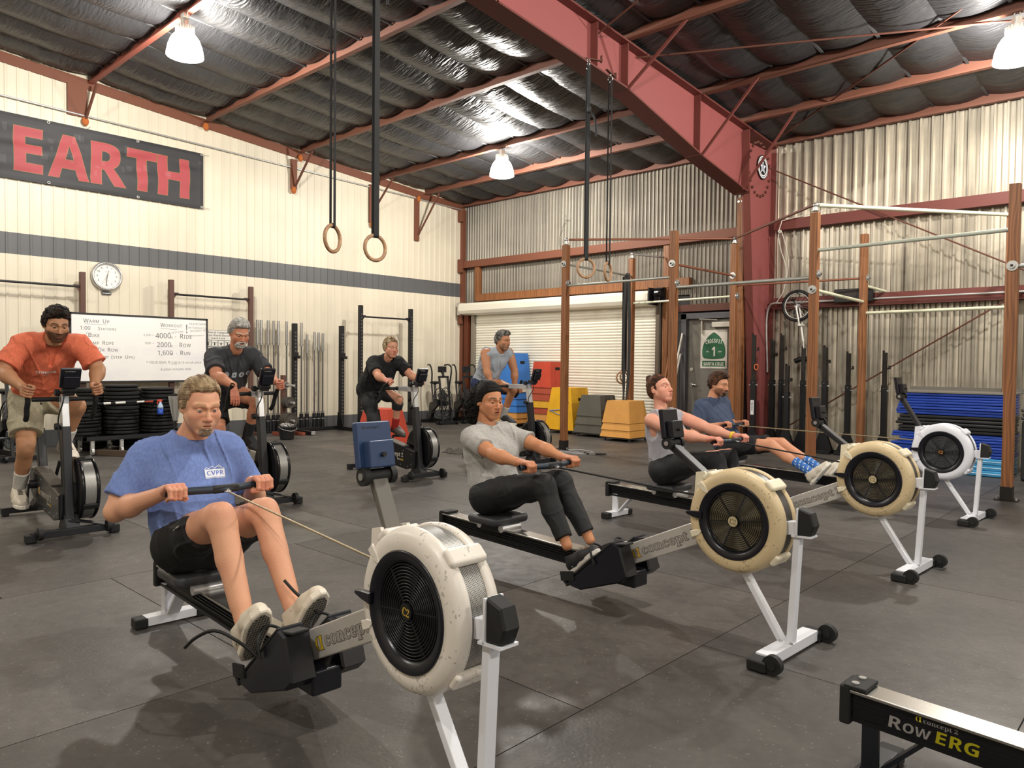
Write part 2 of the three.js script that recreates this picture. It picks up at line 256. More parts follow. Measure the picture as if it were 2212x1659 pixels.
// ---------- roof: black insulation between straps and purlins ----------
const PURLINS = [-11.72, -10.6, -9.4, -7.55, -5.76, -3.98, -2.2, -0.4, 1.4, 3.2, 5.0];
{
  const c = structGroup('ceiling');
  struct('deck', bar([(XR + XW) / 2, roofY(ZB - 0.3) + 0.42, ZB - 0.3], [(XR + XW) / 2, roofY(ZF + 0.3) + 0.42, ZF + 0.3], 0.1, XR - XW + 0.6), M('#333333', 0.9), c);
  const wrinkle = tex(1024, 1024, (u, v) => { const w = fbm(u, v, 6, 6, 91, 3) * 0.35, a = fbm((u + w * 0.4) % 1, (v + w * 0.16) % 1, 10, 64, 92, 3), r = Math.abs(2 * fbm((u + w * 0.25) % 1, v, 7, 34, 95, 3) - 1), b = fbm(u, v, 12, 12, 97, 3); return G1(0.40 * a + 0.45 * (1 - r) + 0.2 * b); }, [1.6, 1.6]);
  const vinyl = [0, 1, 2].map((i) => M(['#2b2b2d', '#262628', '#303031'][i], 0.42, 0, { bumpMap: wrinkle, bumpScale: 0.022 }));
  const zs = [ZB + 0.0, ...PURLINS.slice(1), ZF]; const sx = []; for (let x = -10.11 - 4 * 0.65; x < XR + 0.6; x += 0.65) sx.push(Math.max(XW, Math.min(XR, x)));
  for (let i = 0; i + 1 < sx.length; i++) for (let j = 0; j + 1 < zs.length; j++) {
    if (sx[i + 1] - sx[i] < 0.02) continue;
    const n = 10, m = zs[j] < -2.5 ? 26 : 8, g = new THREE.PlaneGeometry(1, 1, n, m), p = g.attributes.position;
    for (let k = 0; k < p.count; k++) {
      const u = p.getX(k) + 0.5, v = p.getY(k) + 0.5, x = sx[i] + (sx[i + 1] - sx[i]) * u, z = zs[j] + (zs[j + 1] - zs[j]) * v;
      const e = Math.pow(Math.sin(PI * Math.min(1, Math.max(0, v))), 0.45), s = Math.sin(PI * u), wv = noise3(x * 1.3, z * 7, 3.3) * 0.016 + noise3(x * 3.1, z * 15, 8.3) * 0.008;
      p.setXYZ(k, x, roofY(z) + 0.15 - 0.075 * s * (0.55 + 0.45 * e) - 0.045 * e + wv * e * (0.25 + s) + 0.02 * noise3(x * 0.9, z * 0.9, 5), z);
    }
    g.computeVertexNormals(); const nn = g.attributes.normal; if (nn.getY(60) > 0) { const ix = g.index.array; for (let k = 0; k < ix.length; k += 3) { const t = ix[k + 1]; ix[k + 1] = ix[k + 2]; ix[k + 2] = t; } g.computeVertexNormals(); }
    struct('insulation_panel', g, vinyl[(i * 7 + j * 3) % 3], c);
  }
  const strapM = M('#4a4a4b', 0.6, 0.1);
  for (const x of sx) if (x > XW + 0.1 && x < XR - 0.1) struct('strap', bar([x, roofY(ZB) + 0.125, ZB + 0.05], [x, roofY(ZF) + 0.125, ZF], 0.008, 0.035), strapM, c);
  const pm = M('#8d4a3c', 0.6), pd = M('#6f4434', 0.65);
  for (const z of PURLINS) struct('purlin', [box(XR - XW - 0.05, 0.02, 0.075, (XR + XW) / 2, roofY(z) + 0.01, z), box(XR - XW - 0.05, 0.15, 0.02, (XR + XW) / 2, roofY(z) + 0.08, z - 0.03)], z > -5 ? pm : pd, c);
  // rafter and column of the steel frame
  const fr = structGroup('beam_1'), X = -5.33, bot = [[-10.78, 3.93], [-9.3, 4.2], [-7.56, 4.61], [-5.3, 4.845], [0, 5.35], [5.9, 5.9]];
  const top = (z) => roofY(z) - 0.005;
  struct('web', [prism([...bot, [5.9, top(5.9)], [-10.78, top(-10.78)]], 0.014).rotateY(-PI / 2).translate(X, 0, 0)], MW.steel, fr);
  struct('top_flange', bar([X, top(-11.75) - 0.012, -11.75], [X, top(5.9) - 0.012, 5.9], 0.024, 0.25), MW.steelDark, fr);
  for (let i = 0; i + 1 < bot.length; i++) struct('bottom_flange', bar([X, bot[i][1], bot[i][0] - 0.01], [X, bot[i + 1][1], bot[i + 1][0] + 0.01], 0.022, 0.25), MW.steelDark, fr);
  for (const [z, y] of [[-7.56, 4.62], [-9.3, 4.21], [-6.95, 4.7]]) struct('stiffener', box(0.1, top(z) - y - 0.03, 0.014, X + 0.055, (top(z) + y) / 2, z), MW.steelDark, fr);
  struct('haunch_end_plate', box(0.25, 0.95, 0.03, X, 4.4, -10.75), MW.steelDark, fr);
  for (const [z, y] of [[-7.55, 4.62], [-9.34, 4.2], [-10.58, 3.95]]) struct('brace_rod', bar([X + 0.12, y, z], [-4.42, roofY(z) + 0.02, z], 0.03, 0.03), MW.steelDark, fr);
  struct('brace_rod', rod([X + 0.02, 5.08, -7.0], [-4.66, 5.24, -6.9], 0.01), MW.rustDark, fr);
  for (const [a, b] of [[[X + 0.02, 5.1, -7.87], [3.2, 4.88, -12.4 + 0.7]], [[-5.25, 4.86, -11.6], [2.2, 5.45, -5.8]]]) struct('roof_rod', rod(a, b, 0.012), MW.rustDark, fr);
  for (const [a, b] of [[[-5.32, 4.49, -11.6], [1.6, 0.7, -11.6]], [[1.6, 4.5, -11.62], [-5.2, 0.16, -11.62]]]) struct('wall_rod', rod(a, b, 0.011), MW.rustDark, fr);
  const co = structGroup('column_1');
  struct('web', [prism([[-11.79, 0.02], [-11.3, 0.02], [-10.86, 3.93], [-10.86, 4.75], [-11.79, 4.75]], 0.014).rotateY(-PI / 2).translate(X, 0, 0)], MW.steel, co);
  struct('inner_flange', bar([X, 0.02, -11.3], [X, 4.85, -10.83], 0.02, 0.25), MW.steelDark, co);
  struct('outer_flange', box(0.25, 4.8, 0.02, X, 2.42, -11.79), MW.steelDark, co); struct('base_plate', box(0.35, 0.03, 0.7, X, 0.016, -11.5), MW.steelDark, co);
  for (let k = 0; k < 22; k++) { const t = k / 22 * 2 * PI; if (Math.abs(Math.cos(t)) > 0.96 && Math.sin(t) < 0.3) continue; struct('bolt', cyl(0.022, 0.03, X + 0.02, 4.4 + 0.42 * Math.sin(t), -11.32 + 0.36 * Math.cos(t), 'x', 6), MW.rustDark, co); }
  const em = canvasTex(256, 256, (g) => { const ring = (r, c) => { g.fillStyle = c; g.beginPath(); g.arc(128, 128, r, 0, 7); g.fill(); }; g.fillStyle = '#111'; g.fillRect(0, 0, 256, 256); ring(120, '#f2f2f2'); ring(106, '#222b55'); ring(100, '#f2f2f2'); ring(84, '#15151a'); ring(0, '#fff'); g.fillStyle = '#e8eefc'; g.beginPath(); for (let i = 0; i < 10; i++) { const r = i % 2 ? 34 : 78, a = i * PI / 5 - PI / 2; g.lineTo(128 + r * Math.cos(a), 128 + r * Math.sin(a)); } g.fill(); g.fillStyle = '#15151a'; g.fillRect(118, 90, 20, 70); });
  const st = thing('emblem_sticker', 'round black and white emblem sticker high on the red steel column', 'sticker', [X + 0.03, 4.45, -11.42]);
  { const g = new THREE.CylinderGeometry(0.19, 0.19, 0.006, 40).rotateZ(-PI / 2); obj('disc', g, MW.black, st); const c2 = new THREE.CircleGeometry(0.185, 40).rotateY(PI / 2).translate(0.0045, 0, 0); obj('print', c2, new THREE.MeshPhysicalMaterial({ map: em, roughness: 0.5 }), st, true); }
}
// ---------- lamps ----------
{
  const glass = new THREE.MeshPhysicalMaterial({ color: '#ffffff', roughness: 0.4, emissive: new THREE.Color(...LAMP_COLOR), emissiveIntensity: LAMP_GLOW });
  const alu = M('#d8d5cc', 0.4, 0.4), cord = M('#d9d5c8', 0.6);
  const prof = [[0.005, 0.27], [0.09, 0.268], [0.13, 0.25], [0.165, 0.2], [0.195, 0.12], [0.212, 0.03], [0.214, 0.0], [0.2, -0.006], [0.1, -0.012], [0.005, -0.014]].reverse();
  const names = ['glowing bell-shaped high-bay lamp nearest the left wall banner', 'glowing bell-shaped high-bay lamp in front of the roll-up door', 'glowing bell-shaped high-bay lamp cut off by the right edge of the photo'];
  LAMPS.forEach(([x, y, z], i) => {
    const seen = i < 3, t = thing('high_bay_lamp', names[i] ?? 'glowing bell-shaped high-bay lamp hanging behind the photographer', 'lamp', [x, y - 0.13, z], 0, seen ? 'high-bay lamps' : 'high-bay lamps out of view');
    obj('bell_diffuser', lathe(prof, 36), glass, t);
    const fins = [cyl(0.085, 0.09, 0, 0.315, 0)]; for (let k = 0; k < 20; k++) fins.push(box(0.05, 0.09, 0.006, 0.085, 0.315, 0).rotateY(k * PI / 10));
    obj('heat_sink', fins, alu, t); obj('driver', [cyl(0.05, 0.1, 0, 0.4, 0), torus(0.03, 0.006, 0, 0.48, 0, 'z', 6, 16)], alu, t);
    const up = roofY(z) - (y - 0.13); obj('hook', rod([0, 0.5, 0], [0, up + 0.0, 0], 0.006), MW.galv, t); obj('cable', tube([[0.02, 0.42, 0], [0.11, 0.46, 0.02], [0.12, 0.52, 0.02], [0.05, up, 0]], 0.006, 6, 16), cord, t);
    if (i === 0) obj('junction_box', box(0.1, 0.05, 0.07, 0.05, up - 0.03, 0.02, 0.005), alu, t);
    const L = new THREE.PointLight(new THREE.Color(...LAMP_COLOR), LAMP_POWER, 0, 2); L.position.set(0, 0.1, 0); L.shadow.radius = 4; t.add(L);
  });
}

// ---------- rowing machines ----------
const TURN = -0.045;
const meshBand = (() => { const t = tex(64, 64, (u, v) => { const a = (u * 4) % 1 - 0.5, b = (v * 4 + (Math.floor(u * 4) % 2) * 0.5) % 1 - 0.5, k = a * a + b * b < 0.1 ? 62 : 168; return [k, k * 0.99, k * 0.96]; }, [0.02, 0.02], true); return M('#ffffff', 0.4, 0.55, { map: t }); })();
const meshBandDark = (() => { const t = meshBand.map; return M('#8a8a90', 0.4, 0.5, { map: t }); })();
const logoArt = (g, x, y, h, c1) => { // split mark of two half shapes
  g.fillStyle = c1; g.strokeStyle = '#4a4030'; g.lineWidth = h * 0.035;
  g.beginPath(); g.moveTo(x + h * 0.42, y); g.bezierCurveTo(x - h * 0.14, y, x - h * 0.14, y + h, x + h * 0.42, y + h); g.bezierCurveTo(x + h * 0.2, y + h * 0.75, x + h * 0.2, y + h * 0.25, x + h * 0.42, y); g.fill(); g.stroke();
  g.beginPath(); g.moveTo(x + h * 0.46, y); g.lineTo(x + h * 0.98, y); g.bezierCurveTo(x + h * 0.8, y + h * 0.3, x + h * 0.8, y + h * 0.7, x + h * 0.98, y + h); g.lineTo(x + h * 0.46, y + h); g.bezierCurveTo(x + h * 0.66, y + h * 0.7, x + h * 0.66, y + h * 0.3, x + h * 0.46, y); g.fill(); g.stroke();
};
const armPrint = (mark) => canvasTex(1024, 192, (g, w, h) => {
  logoArt(g, 60, 52, 104, mark); g.font = 'bold 128px serif'; g.lineJoin = 'round'; g.textBaseline = 'alphabetic';
  g.save(); g.translate(182, 138); g.scale(1.12, 1); g.lineWidth = 9; g.strokeStyle = '#565350'; g.strokeText('concept 2', 0, 0); g.fillStyle = '#a09a90'; g.fillText('concept 2', 0, 0); g.restore();
});
const printOn = (m, c) => new THREE.MeshPhysicalMaterial({ map: c, roughness: 0.45, transparent: true });
const c2badge = (bg, fg) => canvasTex(128, 128, (g) => { g.fillStyle = bg; g.fillRect(0, 0, 128, 128); g.fillStyle = fg; g.font = 'bold 84px serif'; g.textAlign = 'center'; g.textBaseline = 'middle'; g.save(); g.translate(64, 66); g.rotate(0.12); g.scale(0.9, 1.05); g.fillText('C2', 0, 0); g.restore(); });
const scuffs = tex(512, 512, (u, v) => { const n = fbm(u, v, 9, 9, 211, 4), s = fbm(u, v, 70, 70, 213, 2), k = n > 0.6 && s > 0.68 ? 196 : 240 + 14 * (n - 0.5); return [k, k * 0.985, k * 0.96]; }, [0.5, 0.5], true);
const MM = {
  cover: M('#f0ece6', 0.38, 0, { map: scuffs }), cream: M('#e0cda6', 0.42, 0, { map: scuffs }), creamRim: M('#e6dcc2', 0.4), blueWhite: M('#e4e6ee', 0.35), dark: M('#13141c', 0.3), grille: M('#101014', 0.35), alu: M('#c9c5be', 0.38, 0.35), legWhite: M('#e2e4ea', 0.3),
  rail: M('#17171a', 0.38, 0.3), railTop: M('#b9b6b0', 0.22, 0.9), rubber: M('#151515', 0.65), seat: M('#3a3b3f', 0.45), monitor: M('#1b2230', 0.3), monArm: M('#6a665f', 0.55, 0.3), monArmBlk: M('#26262a', 0.45), handle: M('#26303c', 0.5), chain: M('#9d8f72', 0.4, 0.5), screw: M('#c8c8c8', 0.3, 0.9), chassis: M('#1c1c20', 0.42), silver: M('#cfcfd0', 0.3, 0.55),
};
const artA = armPrint('#c8a91f'), artB = armPrint('#c9a24a');
function rowErg(name, label, pos, o) {
  const t = thing(name, label, 'rowing machine', pos, o.turn ?? TURN, 'rowing machines');
  const ry = (x) => 0.282 - 0.03 * x / 1.42, r0 = o.rear ?? 0;                // top of the rail
  const rl = (y, h, w, m, nm, x0 = r0 - 0.02, x1 = 1.45) => obj(nm, bar([x0, ry(x0) - y, 0], [x1, ry(x1) - y, 0], h, w, 0.004), m, t);
  const rail = rl(0.056, 0.09, 0.05, MM.rail, 'monorail');
  for (const s of [-1, 1]) for (const y of [0.02, 0.034, 0.048, 0.062, 0.095]) obj('rail_ridge', bar([r0 - 0.02, ry(0) - y, s * 0.027], [1.45, ry(1.45) - y, s * 0.027], y === 0.095 ? 0.014 : 0.006, 0.02), MM.rail, rail);
  rl(0.006, 0.012, 0.1, MM.railTop, 'rail_top');
  obj('rail_end_cap', [box(0.035, 0.125, 0.108, r0 - 0.025, ry(0) - 0.052, 0, 0.008), box(0.07, 0.014, 0.106, r0 + 0.005, ry(0) + 0.008, 0, 0.004)], MM.rubber, t);
  if (o.cap) obj('cap_screw', [cyl(0.012, 0.006, 0.0, ry(0) + 0.017, 0.028), cyl(0.012, 0.006, 0.0, ry(0) + 0.017, -0.028)], MM.screw, t);
  const lw = o.leg ?? MM.legWhite;
  obj('rear_leg', [box(0.012, 0.15, 0.07, r0 + 0.03, 0.12, 0), box(0.05, 0.15, 0.012, r0 + 0.05, 0.12, 0.03)], lw, t);
  obj('rear_brace', bar([r0 + 0.08, 0.05, 0], [r0 + 0.2, ry(0.22) - 0.1, 0], 0.012, 0.06), lw, t);
  const rf = obj('rear_foot', box(0.065, 0.045, 0.25, r0 + 0.05, 0.03, 0, 0.004), lw, t);
  for (const s of [-1, 1]) obj('foot_cap', box(0.075, 0.05, 0.06, r0 + 0.05, 0.026, s * 0.145, 0.008), MM.rubber, rf);
  // seat
  const sx = o.seat, sy = ry(sx);
  const seat = obj('seat', (() => { const g = new RoundedBoxGeometry(0.25, 0.055, 0.31, 4, 0.024), p = g.attributes.position; for (let i = 0; i < p.count; i++) { const x = p.getX(i), z = p.getZ(i), y = p.getY(i); p.setXYZ(i, x + 0.02 * Math.cos(z * 14), y + 0.012 * Math.abs(z) * 7 - (Math.abs(x - 0.09) < 0.05 && Math.abs(z) < 0.05 ? 0.014 : 0), z); } g.computeVertexNormals(); return g.translate(sx, sy + 0.042, 0); })(), MM.seat, t);
  obj('seat_carriage', [box(0.19, 0.04, 0.028, sx, sy - 0.005, 0.062), box(0.19, 0.04, 0.028, sx, sy - 0.005, -0.062)], MM.rubber, seat);
  for (const q of [-0.1, 0.1]) obj('seat_roller', cyl(0.022, 0.16, sx + q, sy + 0.005, 0, 'z', 16), MM.silver, seat);
  if (!o.short) {
    // foot board
    const wedge = [[1.205, 0.085], [1.3, 0.078], [1.57, 0.175], [1.61, 0.21], [1.56, 0.345], [1.515, 0.358]];
    const house = obj('footboard_housing', [prism(wedge, 0.1, 0.008).translate(0, 0, 0.1), prism(wedge, 0.1, 0.008).translate(0, 0, -0.1), box(0.2, 0.09, 0.12, 1.5, 0.17, 0, 0.01)], MM.dark, t);
    for (const s of [-1, 1]) {
      const fp = obj('foot_plate', bar([1.2, 0.098, s * 0.1], [1.515, 0.368, s * 0.1], 0.012, 0.098, 0.005), MM.rubber, t);
      obj('heel_cup', [bar([1.175, 0.11, s * 0.105], [1.215, 0.075, s * 0.105], 0.012, 0.1, 0.004), bar([1.165, 0.12, s * 0.15], [1.26, 0.14, s * 0.152], 0.05, 0.008), bar([1.165, 0.12, s * 0.06], [1.26, 0.14, s * 0.058], 0.05, 0.008)], MM.rubber, fp);
      obj('toe_flap', [bar([1.49, 0.35, s * 0.105], [1.6, 0.37, s * 0.105], 0.012, 0.07, 0.005)], MM.rubber, fp);
      obj('foot_strap', tube([[1.41, 0.235, s * 0.162], [1.38, 0.3, s * 0.155], [1.355, 0.328, s * 0.105], [1.38, 0.3, s * 0.055], [1.41, 0.235, s * 0.05]], 0.006, 6, 24).scale(1, 1, 1), MM.rubber, fp);
      if (o.loose) obj('loose_strap', tube(s > 0 ? [[1.4, 0.24, 0.165], [1.36, 0.3, 0.22], [1.28, 0.33, 0.27], [1.2, 0.29, 0.31], [1.16, 0.25, 0.33]] : [[1.36, 0.33, -0.1], [1.32, 0.37, -0.07], [1.27, 0.4, -0.05], [1.22, 0.44, -0.03]], 0.0065, 6, 20), MM.rubber, fp);
    }
    const arm = obj('frame_arm', bar([1.48, 0.262, 0], [2.06, 0.528, 0], 0.108, 0.05, 0.005), MM.alu, t);
    { const a = [1.53, 0.285], b = [2.03, 0.514], L = Math.hypot(b[0] - a[0], b[1] - a[1]), nx = -(b[1] - a[1]) / L * 0.045, ny = (b[0] - a[0]) / L * 0.045, z = 0.0262;
      obj('lettering', quad([a[0] - nx, a[1] - ny, z], [b[0] - nx, b[1] - ny, z], [b[0] + nx, b[1] + ny, z], [a[0] + nx, a[1] + ny, z]), printOn(0, o.art), arm, true); obj('screw', [cyl(0.008, 0.006, 1.505, 0.26, 0.026, 'z', 12), cyl(0.008, 0.006, 2.03, 0.475, 0.026, 'z', 12)], MM.screw, arm); }
    // fan
    const cx = 2.172, cy = 0.575, FS = 0.968, at = (g) => g.scale(FS, FS, FS).translate(cx, cy, 0), R = 0.252;
    const shell = (s) => lathe([[0.165, 0.078], [0.172, 0.088], [0.205, 0.09], [0.228, 0.086], [0.243, 0.074], [0.25, 0.058], [0.252, 0.044], [0.246, 0.036], [0.236, 0.034], [0.2, 0.05], [0.165, 0.06], [0.165, 0.078]].map(([r, z]) => [r, s * z]), 64).rotateX(PI / 2);
    const fan = obj('fan_cover', [at(shell(1)), at(shell(-1))], o.cover, t);
    const clip = (deg) => { const a = deg * PI / 180; return box(0.03, 0.062, 0.14, R + 0.002, 0, 0, 0.014).rotateZ(a); };
    for (const d of [128, 48, -38]) obj('cover_clip', at(clip(d)), o.rim ?? o.cover, fan);
    for (const d of [140, 205]) obj('cover_tab', at(prism([[0.175, -0.006], [0.21, -0.018], [0.244, -0.02], [0.246, 0.006], [0.21, 0.008]], 0.01, 0.003).rotateZ(d * PI / 180).translate(0, 0, 0.088)), o.rim ?? o.cover, fan);
    obj('perforated_band', at(new THREE.CylinderGeometry(0.242, 0.242, 0.085, 72, 1, true).rotateX(PI / 2)), o.band ?? meshBand, t);
    obj('fan_ring', at(lathe([[0.143, 0.07], [0.148, 0.081], [0.158, 0.09], [0.181, 0.096], [0.186, 0.09], [0.183, 0.08], [0.165, 0.07], [0.143, 0.07]].reverse().map(([r, z]) => [r, z]), 64).rotateX(PI / 2)), MM.dark, t);
    obj('fan_ring', at(lathe([[0.143, -0.07], [0.148, -0.081], [0.158, -0.09], [0.181, -0.096], [0.186, -0.09], [0.183, -0.08], [0.165, -0.07], [0.143, -0.07]].map(([r, z]) => [r, z]), 64).rotateX(PI / 2)), MM.dark, t);
    const gr = obj('grille', at((() => { const gs = []; for (let k = 0; k < 6; k++) gs.push(box(0.145, 0.005, 0.012, 0.0725, 0, 0.074).rotateZ(k * PI / 3 + 0.12)); return merge(gs); })()), MM.grille, t);
    for (let r = 0.034; r < 0.142; r += 0.0098) obj('grille_ring', at(torus(r, 0.0026, 0, 0, 0.078, 'z', 6, 48)), MM.grille, gr);
    obj('flywheel', [at(cyl(0.2, 0.05, 0, 0, 0, 'z', 48)), at(cyl(0.14, 0.115, 0, 0, 0, 'z', 48)), at(cyl(0.05, 0.12, 0, 0, 0, 'z', 32))], M(o.inside ?? '#2a2a2e', 0.4, 0.4), t);
    obj('hub_badge', at(cyl(0.027, 0.012, 0, 0, 0.08, 'z', 32)), MM.grille, gr);
    obj('badge_print', at(new THREE.CircleGeometry(0.025, 32).translate(0, 0, 0.0865)), new THREE.MeshPhysicalMaterial({ map: o.badge, roughness: 0.4 }), gr, true);
    obj('damper_lever', at(prism([[0.165, -0.014], [0.21, -0.01], [0.245, -0.004], [0.245, 0.004], [0.21, 0.012], [0.165, 0.016]], 0.018, 0.004).rotateZ(PI * 0.985).translate(0, 0, 0.1)), MM.dark, t);
    // legs, front foot, wheels
    obj('front_leg', bar([2.19, 0.34, 0], [2.385, 0.05, 0], 0.028, 0.042, 0.004), lw, t);
    obj('front_leg', [bar([2.452, 0.6, 0], [2.425, 0.05, 0], 0.032, 0.042, 0.005), bar([2.3, 0.56, 0.0], [2.45, 0.58, 0], 0.06, 0.05, 0.004)], lw, t);
    const ff = obj('front_foot', box(0.075, 0.05, 0.46, 2.41, 0.035, 0, 0.004), lw, t);
    obj('foot_bolt', [cyl(0.008, 0.008, 2.39, 0.062, 0.03), cyl(0.008, 0.008, 2.39, 0.062, -0.03), cyl(0.008, 0.008, 2.44, 0.062, 0.035)], MM.screw, ff);
    for (const s of [-1, 1]) { obj('foot_cap', box(0.09, 0.05, 0.08, 2.41, 0.026, s * 0.262, 0.01), MM.rubber, ff); obj('wheel', [cyl(0.042, 0.03, 2.475, 0.043, s * 0.275, 'z', 24), cyl(0.02, 0.04, 2.475, 0.043, s * 0.275, 'z', 12)], MM.rubber, ff); }
    const eb = obj('end_box', [prism([[2.462, 0.555], [2.51, 0.56], [2.526, 0.6], [2.51, 0.65], [2.462, 0.665]], 0.06, 0.006)], MM.rubber, t);
    obj('end_bracket', [bar([2.43, 0.545, 0], [2.52, 0.55, 0], 0.008, 0.068), bar([2.452, 0.545, 0], [2.456, 0.67, 0], 0.008, 0.068)], MM.legWhite, eb); obj('screw', cyl(0.006, 0.006, 2.522, 0.605, 0, 'x', 10), MM.screw, eb);
    // monitor
    for (const q of [-1, 1]) obj('side_plate', prism([[1.945, 0.62], [1.985, 0.6], [2.03, 0.75], [2.0, 0.79], [1.955, 0.78]], 0.012).translate(0, 0, q * 0.05), o.rim ?? o.cover, t);
    const [px, py] = o.pivot;
    obj('monitor_arm', [bar([1.995, 0.755, 0], [px + 0.01, py - 0.01, 0], 0.02, 0.058, 0.004), bar([1.995, 0.745, 0], [px + 0.0, py - 0.02, 0], 0.03, 0.04)], o.armMat ?? MM.monArmBlk, t);
    const mo = new THREE.Group(); mo.name = 'monitor'; mo.position.set(px, py, 0); mo.rotation.z = 0.16; t.add(mo);
    obj('hinge', [cyl(0.022, 0.085, 0, 0, 0, 'z', 20), cyl(0.03, 0.02, 0, 0, 0.05, 'z', 20), cyl(0.03, 0.02, 0, 0, -0.05, 'z', 20)], MM.rubber, mo); obj('hinge_screw', cyl(0.012, 0.026, 0, 0, 0.051, 'z', 16), MM.screw, mo);
    obj('casing', box(0.028, 0.15, 0.132, -0.01, 0.1, 0, 0.006), o.monMat ?? MM.monitor, mo); obj('battery_box', box(0.04, 0.088, 0.095, 0.022, 0.068, 0, 0.006), o.monMat ?? MM.monitor, mo); obj('back_knob', cyl(0.008, 0.014, 0.048, 0.065, 0, 'x', 14), MM.rubber, mo);
    printed('maker_name', o.monPrint, [[0.0046, 0.148, 0.05], [0.0046, 0.148, -0.05], [0.0046, 0.164, -0.05], [0.0046, 0.164, 0.05]], mo, { alpha: 1 });
    obj('screen', box(0.004, 0.09, 0.1, -0.026, 0.11, 0), M('#6f7a6a', 0.2), mo);
    // chain and handle
    const [hx, hy] = o.handle;
    obj('chain', rod([hx + 0.03, hy - 0.01, 0], [1.95, 0.655, 0], o.chainR ?? 0.0055, 8), o.chainMat ?? MM.chain, t);
    const hd = obj('handle', tube([[hx - 0.05, hy, 0.235], [hx - 0.022, hy, 0.13], [hx, hy, 0.05], [hx, hy, -0.05], [hx - 0.022, hy, -0.13], [hx - 0.05, hy, -0.235]], 0.0165, 12, 30), MM.handle, t);
    obj('handle_block', [box(0.036, 0.034, 0.12, hx, hy, 0, 0.01)], MM.rubber, hd); obj('chain_swivel', [torus(0.013, 0.004, hx + 0.028, hy - 0.008, 0, 'y', 6, 16), cyl(0.007, 0.03, hx + 0.02, hy - 0.004, 0, 'x', 10)], MM.screw, hd);
  }
  return t;
}
const monPrint = canvasTex(512, 80, (g) => { g.clearRect(0, 0, 512, 80); logoArt(g, 20, 14, 50, '#0c1018'); g.fillStyle = '#0c1018'; g.font = 'bold 58px serif'; g.fillText('concept 2', 90, 60); });
const goldBadge = c2badge('#14140f', '#c9a436'), paleBadge = c2badge('#b9ab86', '#6d6247'), goldOnBlack = c2badge('#0e0e10', '#d98a2b');
rowErg('rowing_machine', 'white rowing machine with a bluish monitor, ridden by the man in the blue t-shirt', [-3.86, 0, -1.547], { rear: 0.05, seat: 0.48, cover: MM.cover, art: artA, badge: goldBadge, pivot: [1.9, 0.935], handle: [0.74, 0.745], loose: 1, armMat: MM.monArm, monMat: M('#2b4064', 0.3), monPrint, chainR: 0.0042 });
rowErg('rowing_machine', 'cream-faced rowing machine ridden by the woman in the grey t-shirt', [-3.781, 0, -3.417], { seat: 0.5, cover: MM.cream, rim: MM.creamRim, art: artB, badge: paleBadge, pivot: [1.785, 0.905], handle: [0.965, 0.705], monPrint, monMat: MM.dark, chainMat: MM.rubber, inside: '#b3a67f', band: meshBandDark });
rowErg('rowing_machine', 'cream-faced rowing machine ridden by the woman in the tank top', [-3.754, 0, -5.29], { seat: 0.58, cover: MM.cream, rim: MM.creamRim, art: artB, badge: paleBadge, pivot: [1.78, 0.916], handle: [1.14, 0.74], monPrint, monMat: MM.dark, chainMat: MM.rubber, inside: '#a3977a', band: meshBandDark });
rowErg('rowing_machine', 'bluish white rowing machine farthest back, ridden by the man in the navy t-shirt', [-3.864, 0, -7.403], { seat: 0.14, cover: MM.blueWhite, art: artB, badge: goldOnBlack, pivot: [1.82, 1.04], handle: [0.21, 0.68], monPrint, monMat: MM.dark, inside: '#8d8f95', band: meshBandDark });
{
  const r = rowErg('rowing_machine', 'unridden black rowing machine whose rail end pokes into the lower right corner', [-0.8, 0, -2.49], { seat: 1.1, short: 1, leg: M('#1e2026', 0.35, 0.2), cap: 1 });
  const art = canvasTex(1024, 300, (g) => {
    logoArt(g, 318, 8, 62, '#c7bd18'); g.fillStyle = '#8f8d8a'; g.font = 'bold 74px serif'; g.save(); g.translate(392, 66); g.scale(0.95, 0.9); g.fillText('concept 2', 0, 0); g.restore();
    g.save(); g.translate(20, 240); g.transform(1.3, 0, -0.12, 1.0, 0, 0); g.font = 'bold 190px sans-serif'; g.fillStyle = '#8d8a88'; g.fillText('R', 0, 0); g.font = 'bold 150px sans-serif'; g.save(); g.scale(0.86, 1); g.fillText('OW', 142, 0); g.restore(); g.font = 'bold 190px sans-serif'; g.fillStyle = '#a59b08'; g.scale(0.92, 1); g.fillText('ERG', 396, 0); g.restore();
  });
  const y = (x) => 0.282 - 0.03 * x / 1.42; obj('side_panel', bar([-0.005, y(0) - 0.055, 0.03], [1.44, y(1.44) - 0.055, 0.03], 0.084, 0.012), MM.blackGloss ?? MW.blackGloss, r);
  obj('lettering', quad([0.09, y(0.09) - 0.095, 0.0375], [0.375, y(0.375) - 0.095, 0.0375], [0.375, y(0.375) - 0.015, 0.0375], [0.09, y(0.09) - 0.015, 0.0375]), printOn(0, art), r, true);
  obj('front_stand', [bar([1.45, 0.03, 0], [1.45, 0.27, 0], 0.05, 0.06), box(0.07, 0.05, 0.4, 1.45, 0.026, 0)], MM.chassis, r);
}
